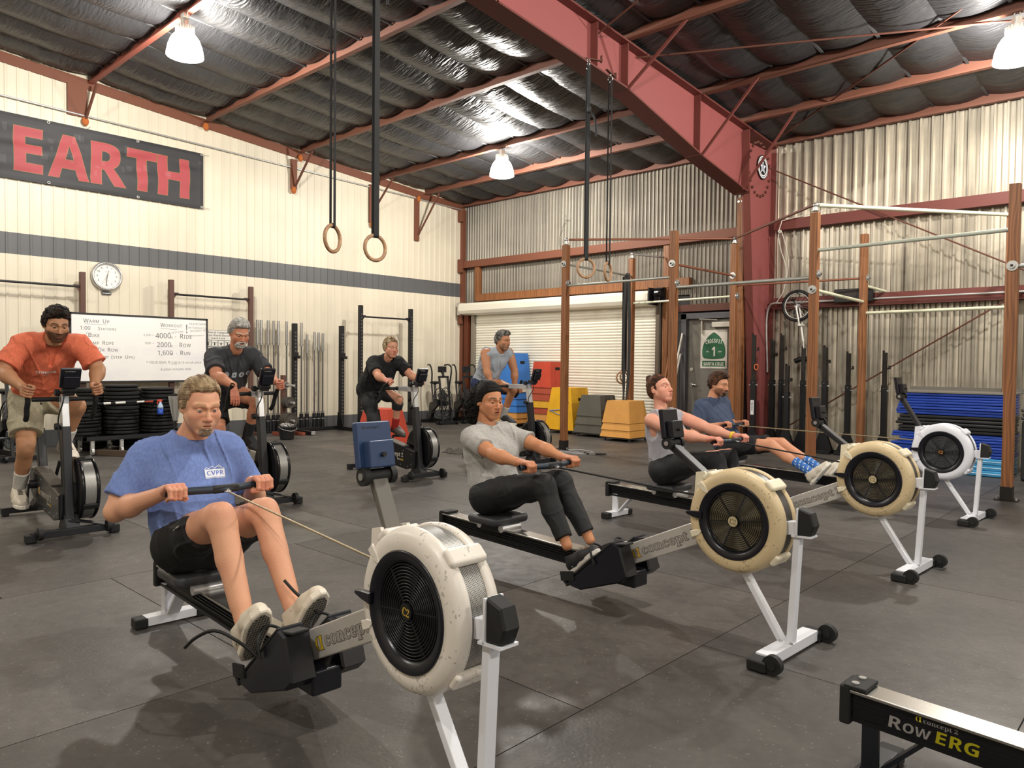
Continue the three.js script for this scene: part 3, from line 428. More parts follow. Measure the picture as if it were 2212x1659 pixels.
// ---------- upright bikes ----------
const bikeArt = canvasTex(512, 160, (g) => { logoArt(g, 14, 30, 66, '#c9a860'); g.fillStyle = '#b9b3a6'; g.font = 'bold 78px serif'; g.fillText('concept 2', 92, 92); g.font = 'bold 34px sans-serif'; g.fillStyle = '#b9b3a6'; g.fillText('Bike', 330, 140); g.fillStyle = '#cfa72a'; g.fillText('ERG', 404, 140); });
function bikeErg(label, front, o) {
  const c = Math.cos(0.04), s = Math.sin(0.04);
  const t = thing('exercise_bike', label, 'exercise bike', [front[0] - 1.2 * c, 0, front[1] - 1.2 * s], -0.04, 'stationary bikes with side flywheels');
  obj('rear_foot', [box(0.06, 0.05, 0.46, 0, 0.045, 0, 0.004), box(0.07, 0.03, 0.05, 0, 0.016, 0.2, 0.006), box(0.07, 0.03, 0.05, 0, 0.016, -0.2, 0.006)], MM.chassis, t);
  const ff = obj('front_foot', box(0.055, 0.05, 0.54, 1.2, 0.05, 0, 0.004), MM.chassis, t);
  for (const z of [-1, 1]) { obj('foot_cap', box(0.065, 0.06, 0.07, 1.2, 0.033, z * 0.27, 0.008), MM.rubber, ff); obj('wheel', [cyl(0.045, 0.028, 1.245, 0.066, z * 0.22, 'z', 20), cyl(0.016, 0.04, 1.245, 0.066, z * 0.22, 'z', 10)], MM.rubber, ff); }
  obj('gusset', prism([[0.98, 0.045], [1.2, 0.045], [1.2, 0.075], [1.135, 0.16], [1.06, 0.16]], 0.09).translate(0, 0, 0), MM.chassis, t);
  obj('gusset', [bar([1.13, 0.12, 0.01], [1.19, 0.075, -0.2], 0.008, 0.09)], MM.chassis, t);
  const hs = obj('drive_housing', prism([[0.24, 0.36], [0.3, 0.425], [0.42, 0.425], [1.1, 0.3], [1.1, 0.13], [0.94, 0.1], [0.4, 0.16], [0.27, 0.24]], 0.075, 0.008).translate(0, 0, 0.035), MW.blackGloss, t);
  printed('lettering', bikeArt, [[0.5, 0.19, 0.0735], [0.94, 0.165, 0.0735], [0.94, 0.3, 0.0735], [0.5, 0.325, 0.0735]], hs, { alpha: 1 });
  obj('housing_screw', [[0.34, 0.38], [0.6, 0.36], [0.9, 0.3], [1.05, 0.27], [1.05, 0.16], [0.7, 0.145], [0.4, 0.19], [0.85, 0.14], [0.98, 0.13]].map(([x, y]) => cyl(0.006, 0.004, x, y, 0.0745, 'z', 8)), MM.screw, hs);
  obj('step_plate', bar([0.42, 0.436, 0.03], [0.9, 0.35, 0.03], 0.012, 0.09), MM.monArm, t);
  obj('rear_strut', bar([0.02, 0.06, 0], [0.36, 0.24, 0], 0.07, 0.05, 0.005), MM.chassis, t);
  obj('seat_tube', bar([0.36, 0.3, 0], [0.245, 0.73, 0], 0.07, 0.06, 0.006), MM.chassis, t);
  obj('seat_post', bar([0.25, 0.7, 0], [0.2, 0.92, 0], 0.055, 0.045, 0.004), MM.silver, t);
  const sad = [[-0.13, 0.075], [-0.1, 0.085], [-0.03, 0.07], [0.05, 0.03], [0.14, 0.02], [0.15, 0.01]];
  obj('saddle', prism([...sad, ...sad.slice().reverse().map(([a, b]) => [a, -b])], 0.055, 0.018).rotateX(PI / 2).translate(0.19, 0.945, 0), MM.rubber, t); obj('seat_knob', [cyl(0.022, 0.03, 0.27, 0.68, 0.05, 'z', 12), rod([0.25, 0.68, 0], [0.27, 0.68, 0.05], 0.01)], MM.rubber, t);
  const post = obj('front_post', bar([1.128, 0.06, 0.01], [1.035, 0.8, 0.01], 0.075, 0.06, 0.006), MM.chassis, t);
  obj('post_insert', bar([1.042, 0.76, 0.01], [1.004, 1.03, 0.01], 0.062, 0.05, 0.004), MM.silver, t); obj('post_knob', [cyl(0.024, 0.03, 1.0, 0.8, 0.055, 'z', 12), rod([1.03, 0.8, 0.02], [1.0, 0.8, 0.05], 0.009)], MM.rubber, post);
  const bx = o.barX, boom = obj('bar_boom', bar([1.045, 1.0, 0.01], [Math.max(bx + 0.03, bx), 1.0, 0.01], 0.06, 0.05, 0.004), MM.silver, t); obj('boom_knob', [cyl(0.026, 0.03, 0.99, 1.05, 0.05, 'z', 12), cyl(0.01, 0.06, 0.99, 1.05, 0.02, 'z', 8)], MM.rubber, boom);
  const bars = obj('handlebar', [tube([[bx, 1.0, 0.2], [bx + 0.01, 1.0, 0.08], [bx + 0.01, 1.0, -0.08], [bx, 1.0, -0.2]], 0.017, 10, 16), box(0.05, 0.045, 0.09, bx + 0.02, 1.0, 0, 0.01)], MM.rubber, t);
  for (const z of [-1, 1]) obj('bar_grip', tube([[bx + o.hx, 1.0 + o.hy, z * 0.225], [bx + o.hx * 0.45, 1.01 + o.hy * 0.35, z * 0.228], [bx, 0.985, z * 0.225], [bx - 0.03, 0.93, z * 0.225], [bx - 0.05, 0.88, z * 0.222], [bx - 0.09, 0.845, z * 0.22]], 0.019, 10, 26), MM.rubber, bars);
  const mo = new THREE.Group(); mo.name = 'monitor'; mo.position.set(1.1, 1.075, 0); mo.rotation.z = -0.38; t.add(mo);
  obj('mount', [cyl(0.024, 0.09, 0, -0.005, 0, 'z', 16), bar([0, -0.02, 0], [-0.08, -0.035, 0], 0.04, 0.05), box(0.04, 0.05, 0.08, 0.0, -0.02, 0, 0.01)], MM.rubber, mo); obj('casing', box(0.03, 0.15, 0.135, 0.0, 0.095, 0, 0.006), MM.dark, mo); obj('battery_box', box(0.035, 0.09, 0.1, 0.028, 0.075, 0, 0.006), MM.dark, mo); obj('screen', box(0.004, 0.09, 0.1, -0.016, 0.11, 0), M('#76806f', 0.2), mo);
  printed('maker_name', bikeMon, [[0.0156, 0.142, 0.045], [0.0156, 0.142, -0.045], [0.0156, 0.158, -0.045], [0.0156, 0.158, 0.045]], mo, { alpha: 1 });
  obj('monitor_cable', tube([[1.1, 1.05, 0.03], [1.14, 0.98, 0.05], [1.06, 0.86, 0.06], [1.1, 0.6, 0.055], [1.1, 0.36, 0.05]], 0.005, 6, 24), MM.rubber, t);
  const fx = 1.04, fy = 0.335, fz = -0.1;
  const fw = obj('flywheel_drum', [lathe([[0.004, 0.06], [0.1, 0.065], [0.2, 0.068], [0.226, 0.064], [0.236, 0.055], [0.236, 0.042], [0.222, 0.04], [0.222, -0.04], [0.236, -0.042], [0.236, -0.055], [0.226, -0.064], [0.2, -0.068], [0.004, -0.06]].reverse(), 56).rotateX(PI / 2).translate(fx, fy, fz)], MW.blackGloss, t);
  obj('perforated_band', new THREE.CylinderGeometry(0.229, 0.229, 0.072, 56, 1, true).rotateX(PI / 2).translate(fx, fy, fz), meshBand, fw);
  for (const d of [72, -28]) obj('band_clip', box(0.02, 0.04, 0.1, 0.236, 0, 0, 0.008).rotateZ(d * PI / 180).translate(fx, fy, fz), MM.rubber, fw);
  const [cx, cy] = [0.38, 0.3];
  obj('crank_hub', cyl(0.035, 0.16, cx, cy, 0.02, 'z', 20), MM.chassis, t);
  for (const z of [-1, 1]) { const p = z > 0 ? o.pedR : o.pedL; const cr = obj('crank', [bar([cx, cy, z * 0.09 + 0.02], [p[0], p[1], z * 0.1 + 0.01], 0.03, 0.014, 0.004)], MM.chassis, t); obj('pedal', [box(0.1, 0.022, 0.09, p[0], p[1] - 0.003, z * 0.15, 0.004), rod([p[0], p[1], z * 0.1], [p[0], p[1], z * 0.18], 0.008)], MM.rubber, cr); }
  return t;
}
const bikeMon = canvasTex(256, 40, (g) => { g.fillStyle = '#b9b9b9'; g.font = 'bold 30px serif'; g.fillText('concept 2', 60, 30); logoArt(g, 20, 6, 26, '#b9a060'); });
bikeErg('exercise bike at the far left ridden by the man in the orange t-shirt', [-6.03, -1.78], { barX: 0.93, hx: 0.02, hy: 0.1, pedR: [0.31, 0.125], pedL: [0.46, 0.475] });
bikeErg('exercise bike behind the man in blue, ridden by the white-bearded man', [-6.09, -3.37], { barX: 0.86, hx: 0.08, hy: 0.09, pedR: [0.31, 0.125], pedL: [0.5, 0.44] });
bikeErg('exercise bike in front of the red box, ridden by the woman in black', [-6.38, -5.4], { barX: 0.7, hx: 0.14, hy: 0.08, pedR: [0.27, 0.17], pedL: [0.49, 0.43] });
bikeErg('exercise bike ridden by the man in the sleeveless shirt, before the stacked boxes', [-6.26, -7.2], { barX: 0.62, hx: 0.03, hy: 0.07, pedR: [0.31, 0.125], pedL: [0.46, 0.475] });

// ---------- bodies: distance fields meshed with surface nets ----------
// vectors as arrays
const add = (a, b) => [a[0] + b[0], a[1] + b[1], a[2] + b[2]], sub = (a, b) => [a[0] - b[0], a[1] - b[1], a[2] - b[2]], mul = (a, s) => [a[0] * s, a[1] * s, a[2] * s];
const dot = (a, b) => a[0] * b[0] + a[1] * b[1] + a[2] * b[2], cross = (a, b) => [a[1] * b[2] - a[2] * b[1], a[2] * b[0] - a[0] * b[2], a[0] * b[1] - a[1] * b[0]];
const len = (a) => Math.hypot(a[0], a[1], a[2]), nrm = (a) => mul(a, 1 / (len(a) || 1)), mix = (a, b, t) => add(mul(a, 1 - t), mul(b, t));
// tapered capsule; cut: flat end beyond b
function cap(a, b, ra, rb = ra, k = 0.03, flat = 0) {
  const [ax, ay, az] = a, bx = b[0] - ax, by = b[1] - ay, bz = b[2] - az, L = bx * bx + by * by + bz * bz || 1e-9, il = 1 / Math.sqrt(L);
  return { k, c: mix(a, b, 0.5), d(x, y, z) { const px = x - ax, py = y - ay, pz = z - az, t = (px * bx + py * by + pz * bz) / L, h = t < 0 ? 0 : t > 1 ? 1 : t; const qx = px - bx * h, qy = py - by * h, qz = pz - bz * h, d = Math.sqrt(qx * qx + qy * qy + qz * qz) - (ra + (rb - ra) * h); return flat ? smax(d, (t - 1) / il, 0.007) : d; } };
}
function ell(c, r, k = 0.02, m) {                 // ellipsoid, m: three axis vectors
  const A = m ?? [[1, 0, 0], [0, 1, 0], [0, 0, 1]];
  return { k, c, d(x, y, z) { const p = [x - c[0], y - c[1], z - c[2]], u = dot(p, A[0]) / r[0], v = dot(p, A[1]) / r[1], w = dot(p, A[2]) / r[2], k0 = Math.sqrt(u * u + v * v + w * w), k1 = Math.sqrt((u / r[0]) ** 2 + (v / r[1]) ** 2 + (w / r[2]) ** 2); return k1 < 1e-6 ? -Math.min(...r) : k0 * (k0 - 1) / k1; } };
}
const smin = (a, b, k) => { const h = k - Math.abs(a - b); return h > 0 ? Math.min(a, b) - h * h * 0.25 / k : Math.min(a, b); };
const smax = (a, b, k) => -smin(-a, -b, k);
class Field {
  constructor(prims, cuts = [], disp) { this.p = prims; this.cuts = cuts; this.disp = disp; }
  at(x, y, z, list = this.p) { let d = 1e3; for (const q of list) d = smin(d, q.d(x, y, z), q.k); if (this.disp && Math.abs(d) < 0.05) d += this.disp(x, y, z); for (const c of this.cuts) d = c(d, x, y, z); return d; }
}
function netMesh(F, lo, hi, h, colour) {
  const nx = Math.ceil((hi[0] - lo[0]) / h) + 1, ny = Math.ceil((hi[1] - lo[1]) / h) + 1, nz = Math.ceil((hi[2] - lo[2]) / h) + 1, B = 7, val = new Float32Array(nx * ny * nz).fill(1), id = new Int32Array(nx * ny * nz).fill(-1);
  const I = (i, j, k) => (k * ny + j) * nx + i, br = B * h * 0.5 * 1.7321;
  for (let K = 0; K < nz; K += B) for (let J = 0; J < ny; J += B) for (let N = 0; N < nx; N += B) {
    const cx = lo[0] + (N + B / 2) * h, cy = lo[1] + (J + B / 2) * h, cz = lo[2] + (K + B / 2) * h; let m = 1e3; const ds = F.p.map((q) => { const d = q.d(cx, cy, cz); if (d < m) m = d; return d; });
    if (m > br + 0.05) continue;
    const act = F.p.filter((q, i) => ds[i] < Math.max(m, 0) + 2.2 * br + 0.06);
    for (let k = K; k < Math.min(nz, K + B); k++) for (let j = J; j < Math.min(ny, J + B); j++) for (let i = N; i < Math.min(nx, N + B); i++) val[I(i, j, k)] = F.at(lo[0] + i * h, lo[1] + j * h, lo[2] + k * h, act);
  }
  const P = [], ix = [], E = [[0, 1], [0, 2], [0, 4], [1, 3], [1, 5], [2, 3], [2, 6], [3, 7], [4, 5], [4, 6], [5, 7], [6, 7]], off = [0, 1, nx, nx + 1, nx * ny, nx * ny + 1, nx * ny + nx, nx * ny + nx + 1];
  for (let k = 0; k < nz - 1; k++) for (let j = 0; j < ny - 1; j++) for (let i = 0; i < nx - 1; i++) {
    const b = I(i, j, k); let s = 0; for (let c = 0; c < 8; c++) if (val[b + off[c]] < 0) s |= 1 << c;
    if (s === 0 || s === 255) continue;
    let x = 0, y = 0, z = 0, n = 0;
    for (const [a, c] of E) { if (((s >> a) & 1) === ((s >> c) & 1)) continue; const va = val[b + off[a]], vb = val[b + off[c]], t = va / (va - vb); x += (a & 1) + t * ((c & 1) - (a & 1)); y += ((a >> 1) & 1) + t * (((c >> 1) & 1) - ((a >> 1) & 1)); z += (a >> 2) + t * ((c >> 2) - (a >> 2)); n++; }
    id[b] = P.length / 3; P.push(lo[0] + (i + x / n) * h, lo[1] + (j + y / n) * h, lo[2] + (k + z / n) * h);
  }
  const quadF = (a, b, c, d, f) => { if (a < 0 || b < 0 || c < 0 || d < 0) return; f ? ix.push(a, b, c, a, c, d) : ix.push(a, c, b, a, d, c); };
  for (let k = 1; k < nz - 1; k++) for (let j = 1; j < ny - 1; j++) for (let i = 1; i < nx - 1; i++) {
    const b = I(i, j, k), v = val[b] < 0;
    if (v !== val[b + 1] < 0) quadF(id[b - nx - nx * ny], id[b - nx * ny], id[b], id[b - nx], v);
    if (v !== val[b + nx] < 0) quadF(id[b - 1 - nx * ny], id[b - 1], id[b], id[b - nx * ny], v);
    if (v !== val[b + nx * ny] < 0) quadF(id[b - 1 - nx], id[b - nx], id[b], id[b - 1], v);
  }
  const g = new THREE.BufferGeometry(); g.setAttribute('position', new THREE.Float32BufferAttribute(P, 3)); g.setIndex(ix);
  // normals from the field
  const n = new Float32Array(P.length), e = h * 0.6;
  for (let i = 0; i < P.length; i += 3) { const [x, y, z] = [P[i], P[i + 1], P[i + 2]]; const q = F.p.length > 14 ? F.p.filter((p) => p.d(x, y, z) < 0.09) : F.p; const v = nrm([F.at(x + e, y, z, q) - F.at(x - e, y, z, q), F.at(x, y + e, z, q) - F.at(x, y - e, z, q), F.at(x, y, z + e, q) - F.at(x, y, z - e, q)]); n[i] = v[0]; n[i + 1] = v[1]; n[i + 2] = v[2]; }
  g.setAttribute('normal', new THREE.BufferAttribute(n, 3));
  if (colour) { const c = new Float32Array(P.length); for (let i = 0; i < P.length; i += 3) { const q = colour(P[i], P[i + 1], P[i + 2]); c[i] = q[0]; c[i + 1] = q[1]; c[i + 2] = q[2]; } g.setAttribute('color', new THREE.BufferAttribute(c, 3)); }
  return g;
}
function bounds(pts, m) { const lo = [1e9, 1e9, 1e9], hi = [-1e9, -1e9, -1e9]; for (const p of pts) for (let i = 0; i < 3; i++) { lo[i] = Math.min(lo[i], p[i] - m); hi[i] = Math.max(hi[i], p[i] + m); } return [lo, hi]; }
const fabricBump = tex(256, 256, (u, v) => G1(0.5 + 0.25 * Math.sin(u * 64 * 6.28) * Math.sin(v * 64 * 6.28) + 0.3 * (fbm(u, v, 20, 20, 131, 3) - 0.5)), [0.16, 0.16]);
const heather = tex(256, 256, (u, v) => { const k = 225 + 44 * (fbm(u, v, 60, 24, 141, 3) - 0.5) + 20 * (fbm(u, v, 4, 4, 143, 3) - 0.5); return [k, k, k]; }, [0.25, 0.25], true);
const skinMat = new THREE.MeshPhysicalMaterial({ color: '#ffffff', vertexColors: true, roughness: 0.48, specularIntensity: 0.6, bumpMap: tex(256, 256, (u, v) => G1(fbm(u, v, 40, 40, 151, 3)), [0.1, 0.1]), bumpScale: 0.0007 });
const cloth = (c, r = 0.85) => M(c, r, 0, { map: heather, bumpMap: fabricBump, bumpScale: 0.0006, sheen: 0.3, sheenRoughness: 0.6, sheenColor: new THREE.Color(c) });
const eyeWhite = M('#d9d2c8', 0.25), shoeSole = M('#e8e3d6', 0.6);

const hairMap = tex(256, 256, (u, v) => { const k = 150 + 130 * fbm(u, v, 3, 70, 231, 2) ; return [k, k, k]; }, [0.09, 0.09], true), hairBump = tex(256, 256, (u, v) => G1(fbm(u, v, 3, 60, 233, 2)), [0.09, 0.09]);
const waffle = tex(64, 64, (u, v) => { const a = Math.abs((u * 4) % 1 - 0.5), b = Math.abs((v * 4) % 1 - 0.5), k = a > 0.36 || b > 0.36 ? 150 : 52; return [k, k * 0.95, k * 0.88]; }, [0.045, 0.045], true);
function person(o) {
  const T = thing('person', o.label, 'person', o.pos, o.turn, undefined), s = o.size ?? 1, fem = o.fem ? 1 : 0, cell = o.cell ?? 0.0095;
  const J = o.j, skin = lin(o.skin), red = lin(o.red ?? o.skin);
  const sh = { R: J.shR, L: J.shL }, el = { R: J.elR, L: J.elL }, hip = { R: [...J.hip, 0.088], L: [...J.hip, -0.088] }, kn = { R: J.kR, L: J.kL }, an = { R: J.anR, L: J.anL };
  const shM = mix(sh.R, sh.L, 0.5), hipM = [...J.hip, 0], up = nrm(sub(shM, hipM)), lat = nrm(sub(sh.R, sh.L)), fwd = nrm(cross(up, lat)), TL = len(sub(shM, hipM));
  const arc = o.arc ?? 0.02;                              // rounding of the back
  const tp = (t, side, f = 0) => add(add(add(hipM, mul(up, TL * t)), mul(lat, side)), mul(fwd, f - arc * Math.sin(Math.min(1, Math.max(0, t)) * PI)));
  // head frame
  const H = o.head, hp = H.pitch, hyaw = H.yaw ?? 0, hroll = H.roll ?? 0;
  let hz = [Math.cos(hyaw) * Math.cos(hp), -Math.sin(hp), Math.sin(hyaw) * Math.cos(hp)], hx = nrm(cross([0, 1, 0], hz)); let hy = cross(hz, hx); hx = nrm(add(hx, mul(hy, hroll))); hy = cross(hz, hx);
  const hs = H.s ?? (fem ? 0.93 : 1.0), hw = (q) => add(H.c, add(add(mul(hx, q[0] * hs), mul(hy, q[1] * hs)), mul(hz, q[2] * hs)));
  // hands
  const hands = {}; for (const S of ['R', 'L']) {
    const h = o.hand[S], sg = S === 'R' ? 1 : -1, rb = h.rb ?? 0.017, d0 = nrm(h.d), n0 = nrm(sub(h.n, mul(d0, dot(h.n, d0)))), a = mul(nrm(cross(d0, n0)), sg * (dot(cross(d0, n0), [0, 0, 1]) === 0 ? 1 : 1)); // index to little finger
    const k = (fem ? 0.9 : 1) * (h.s ?? 1), Pt = (u, v, w) => add(h.at, add(add(mul(a, u * k), mul(d0, v * k)), mul(n0, w * k)));
    const wr = h.relaxed ? h.at : Pt(0, -0.085, 0.014), pr = [], o4 = [-0.03, -0.0095, 0.011, 0.03], e4 = [205, 232, 228, 205];
    if (!h.relaxed) {
      for (let i = 0; i < 4; i++) {
        pr.push(cap(Pt(o4[i] * 0.55, -0.075, 0.014), Pt(o4[i], 0.004, rb + 0.013), 0.0155 * k, 0.0125 * k, 0.012));
        const R = rb + 0.0105, q = [Pt(o4[i], 0.004, rb + 0.013)]; for (const t of [0.27, 0.62, 1]) { const th = e4[i] * t * PI / 180; q.push(Pt(o4[i], R * Math.sin(th) * 1.12 + 0.004, R * Math.cos(th))); }
        for (let j = 0; j < 3; j++) pr.push(cap(q[j], q[j + 1], (0.0112 - j * 0.0009) * k, (0.0104 - j * 0.0009) * k, 0.004));
      }
      const t = [Pt(-0.014, -0.06, 0.004), Pt(-0.038, -0.03, -0.006), Pt(-0.042, -0.004, -rb - 0.008), Pt(-0.03, 0.018, -rb - 0.012)]; for (let j = 0; j < 3; j++) pr.push(cap(t[j], t[j + 1], [0.017, 0.0128, 0.0108][j] * k, [0.0135, 0.0112, 0.009][j] * k, 0.006));
      pr.push(cap(Pt(0, -0.105, 0.012), Pt(0, -0.06, 0.014), 0.024 * k, 0.024 * k, 0.02));
    } else {                                              // hanging, slightly curled
      const L4 = [0.9, 1, 0.95, 0.78];
      for (let i = 0; i < 4; i++) { const q = [Pt(o4[i], 0.085, 0.004), Pt(o4[i] * 1.08, 0.085 + 0.036 * L4[i], 0), Pt(o4[i] * 1.1, 0.085 + 0.062 * L4[i], -0.012), Pt(o4[i] * 1.08, 0.085 + 0.078 * L4[i], -0.028)]; pr.push(cap(Pt(o4[i] * 0.5, 0.01, 0), q[0], 0.0155 * k, 0.0125 * k, 0.012)); for (let j = 0; j < 3; j++) pr.push(cap(q[j], q[j + 1], (0.0105 - j * 0.0008) * k, (0.0098 - j * 0.0008) * k, 0.004)); }
      const t = [Pt(-0.016, 0.02, -0.006), Pt(-0.036, 0.05, -0.016), Pt(-0.038, 0.075, -0.024), Pt(-0.034, 0.096, -0.03)]; for (let j = 0; j < 3; j++) pr.push(cap(t[j], t[j + 1], [0.016, 0.0125, 0.0105][j] * k, [0.0132, 0.011, 0.009][j] * k, 0.006));
      pr.push(cap(Pt(0, -0.03, 0), Pt(0, 0.02, 0), 0.024 * k, 0.026 * k, 0.02));
    }
    hands[S] = { wr, pr, fore: h.relaxed ? Pt(0, -0.02, 0) : Pt(0, -0.1, 0.012) };
  }
  const g = o.girth ?? 1, F = fem ? 0.86 : 1;
  // torso
  const torso = (e) => { const r = []; for (const q of [-1, 1]) {
    r.push(cap(tp(0.0, q * 0.078), tp(0.32, q * 0.062 * g, 0.004), 0.098 * (fem ? 1.03 : 1) + e, 0.088 * g * (fem ? 0.9 : 1) + e, 0.05), cap(tp(0.32, q * 0.062 * g, 0.004), tp(0.72, q * 0.08 * F, 0.0), 0.088 * g * (fem ? 0.9 : 1) + e, 0.1 * F + e, 0.05), cap(tp(0.72, q * 0.08 * F), mix(q > 0 ? sh.R : sh.L, shM, 0.2), 0.1 * F + e, 0.062 * F + e, 0.05)); r.push(cap(add(J.neck, mul(up, -0.02)), mix(q > 0 ? sh.R : sh.L, shM, 0.15), 0.046 * F + e, 0.05 * F + e, 0.05)); }
    r.push(cap(tp(0.1, 0, 0.03), tp(0.4, 0, 0.035 + (g - 1) * 0.12), 0.092 * F + e, 0.092 * F * g + e, 0.05), cap(tp(0.4, 0, 0.035 + (g - 1) * 0.12), tp(0.8, 0, 0.022), 0.09 * F + e, 0.09 * F + e, 0.05));
    if (fem) for (const q of [-1, 1]) r.push(ell(tp(0.66, q * 0.075, 0.085), [0.058 + e, 0.058 + e, 0.055 + e], 0.04)); return r; };
  const am = o.arm ?? (fem ? 0.84 : 1), upperArm = (S, e, t1 = 1, flare = 0, flat = 0) => { const a = sh[S], b = mix(sh[S], el[S], t1); return [cap(a, b, 0.058 * am + e, (0.058 + (0.042 - 0.058) * t1) * am + e + flare, 0.035, flat)]; };
  const skinPr = [...torso(o.shirt ? (o.tights ? -0.018 : o.shirt.tank ? -0.003 : -0.01) : 0)];
  for (const S of ['R', 'L']) {
    skinPr.push(...upperArm(S, 0), cap(mix(sh[S], el[S], 0.3), mix(sh[S], el[S], 0.72), 0.05 * am, 0.047 * am, 0.03));
    const f0 = el[S], f1 = hands[S].fore; skinPr.push(cap(f0, mix(f0, f1, 0.3), 0.041 * am, 0.046 * am, 0.03), cap(mix(f0, f1, 0.3), f1, 0.046 * am, 0.0285 * am, 0.03), cap(f1, hands[S].wr, 0.027 * am, 0.024 * am, 0.02));
    const ax = nrm(sub(an[S], kn[S])), back = nrm(sub(mul(sub(hip[S], kn[S]), 1), mul(ax, dot(sub(hip[S], kn[S]), ax)))), lg = (o.leg ?? (fem ? 0.93 : 1)) * (o.tights ? 0.87 : 1);
    skinPr.push(cap(hip[S], mix(hip[S], kn[S], 0.45), 0.094 * lg, 0.083 * lg, 0.025), cap(mix(hip[S], kn[S], 0.45), mix(hip[S], kn[S], 0.9), 0.083 * lg, 0.058 * lg, 0.02), cap(mix(hip[S], kn[S], 0.9), mix(kn[S], an[S], 0.08), 0.057 * lg, 0.053 * lg, 0.02));
    skinPr.push(cap(kn[S], an[S], 0.05 * lg, 0.035 * lg, 0.02), cap(add(mix(kn[S], an[S], 0.14), mul(back, 0.012)), add(mix(kn[S], an[S], 0.42), mul(back, 0.017)), 0.047 * lg, 0.046 * lg, 0.025), cap(add(mix(kn[S], an[S], 0.42), mul(back, 0.015)), mix(kn[S], an[S], 0.85), 0.044 * lg, 0.034 * lg, 0.02), ell(add(kn[S], mul(back, -0.022)), [0.036, 0.036, 0.036], 0.025));
  }
  const nb = J.neck, hb = hw([0, -0.075, -0.022]); skinPr.push(cap(nb, hb, (fem ? 0.05 : 0.06) * s, (fem ? 0.046 : 0.054) * s, 0.03));
  const allJ = [...Object.values(sh), ...Object.values(el), ...Object.values(hip), ...Object.values(kn), ...Object.values(an), hands.R.wr, hands.L.wr, nb, hb];
  const mott = (x, y, z) => 0.5 + 0.5 * noise3(x * 14, y * 14, z * 14), skinC = (x, y, z) => { const t = mott(x, y, z) * 0.3; return [skin[0] * (1 - t) + red[0] * t, skin[1] * (1 - t) + red[1] * t, skin[2] * (1 - t) + red[2] * t]; };
  const bodyG = netMesh(new Field(skinPr), ...bounds(allJ, 0.13), cell * 1.1, skinC);
  // head field in head space
  const two = (f) => [f(1), f(-1)];
  const fw = fem ? 0.94 : 1, mo = H.mouth ?? 0;
  const headPr = [ell([0, 0.034, -0.016], [0.074, 0.086, 0.096], 0.02), ell([0, -0.012, 0.016], [0.064 * fw, 0.092, 0.077], 0.03), ...two((q) => cap([q * 0.05 * fw, -0.05, -0.002], [q * 0.02, -0.099, 0.062], 0.022, 0.019, 0.025)), ell([0, -0.1, 0.068], [0.021, 0.017, 0.018], 0.02),
    ...two((q) => ell([q * 0.046 * fw, -0.024, 0.054], [0.023, 0.02, 0.024], 0.02)), ...two((q) => ell([q * (fem ? 0.038 : 0.04), -0.052, 0.046], fem ? [0.026, 0.032, 0.03] : [0.023, 0.03, 0.026], 0.03)), cap([0, 0.012, 0.089], [0, -0.03, 0.106], 0.0085, 0.0115, 0.012), ell([0, -0.034, 0.106], [0.0125, 0.0105, 0.0125], 0.008), ...two((q) => ell([q * 0.012, -0.037, 0.097], [0.0085, 0.0075, 0.0105], 0.008)),
    ...two((q) => cap([q * 0.046, 0.022, 0.066], [q * 0.013, 0.0215, 0.0845], fem ? 0.0085 : 0.011, fem ? 0.0085 : 0.011, 0.014)), ell([0, -0.064, 0.079], [0.032, 0.024, 0.018], 0.02), cap([-0.022, -0.063, 0.084], [0.022, -0.063, 0.084], 0.0035, 0.0035, 0.008), cap([-0.011, -0.0605 + mo, 0.0945], [0.011, -0.0605 + mo, 0.0945], 0.0048, 0.0048, 0.008), cap([-0.013, -0.0735 - mo, 0.092], [0.013, -0.0735 - mo, 0.092], 0.0062, 0.0062, 0.008),
    ...two((q) => ell([q * 0.0765, -0.006, -0.014], [0.0065, 0.032, 0.0195], 0.008, [[1, 0, q * 0.35], [0, 1, 0.15], [-q * 0.35, -0.15, 1]].map(nrm))), ...two((q) => torusArc(q)), cap([0, -0.06, -0.026], [0, -0.15, -0.04], fem ? 0.046 : 0.053, fem ? 0.047 : 0.056, 0.03)];
  function torusArc(q) { return cap([q * 0.084, 0.012, -0.026], [q * 0.083, 0.02, -0.008], 0.0052, 0.0052, 0.006); }
  const carve = [(d, x, y, z) => { const ax = Math.abs(x) - 0.031; let e = Math.sqrt(ax * ax * 0.62 + (y - 0.003) ** 2 * 1.5 + (z - 0.096) ** 2) - 0.0175; d = smax(d, -e, 0.014); const m = Math.max(Math.abs(x) - 0.017, Math.abs(y + 0.0675 - 0) - 0.0008 - mo * 1.1, 0.084 - z); return Math.max(d, -m); }];
  const lid = o.lid ?? 0.55, lids = two((q) => { const c = [q * 0.032, 0.0028, 0.0715], sp = (x, y, z) => Math.hypot(x - c[0], y - c[1], z - c[2]) - 0.0138; return [{ d: (x, y, z) => Math.max(sp(x, y, z), 0.0075 - 0.0085 * lid - y + 6 * (x - c[0]) ** 2) }, { d: (x, y, z) => Math.max(sp(x, y, z), y + 0.0022 - 6 * (x - c[0]) ** 2) }]; }).flat();
  const HF = new Field(headPr, carve); const base = HF.at.bind(HF);
  const HL = { p: [...headPr, ...lids], at(x, y, z, q) { let d = base(x, y, z); for (const l of lids) d = smin(d, l.d(x, y, z), 0.0025); return d; } };
  const brow = lin(o.brow ?? o.hairC), lip = lin(o.lip ?? '#a8605a'), stub = o.stubble ? lin(o.stubble) : null;
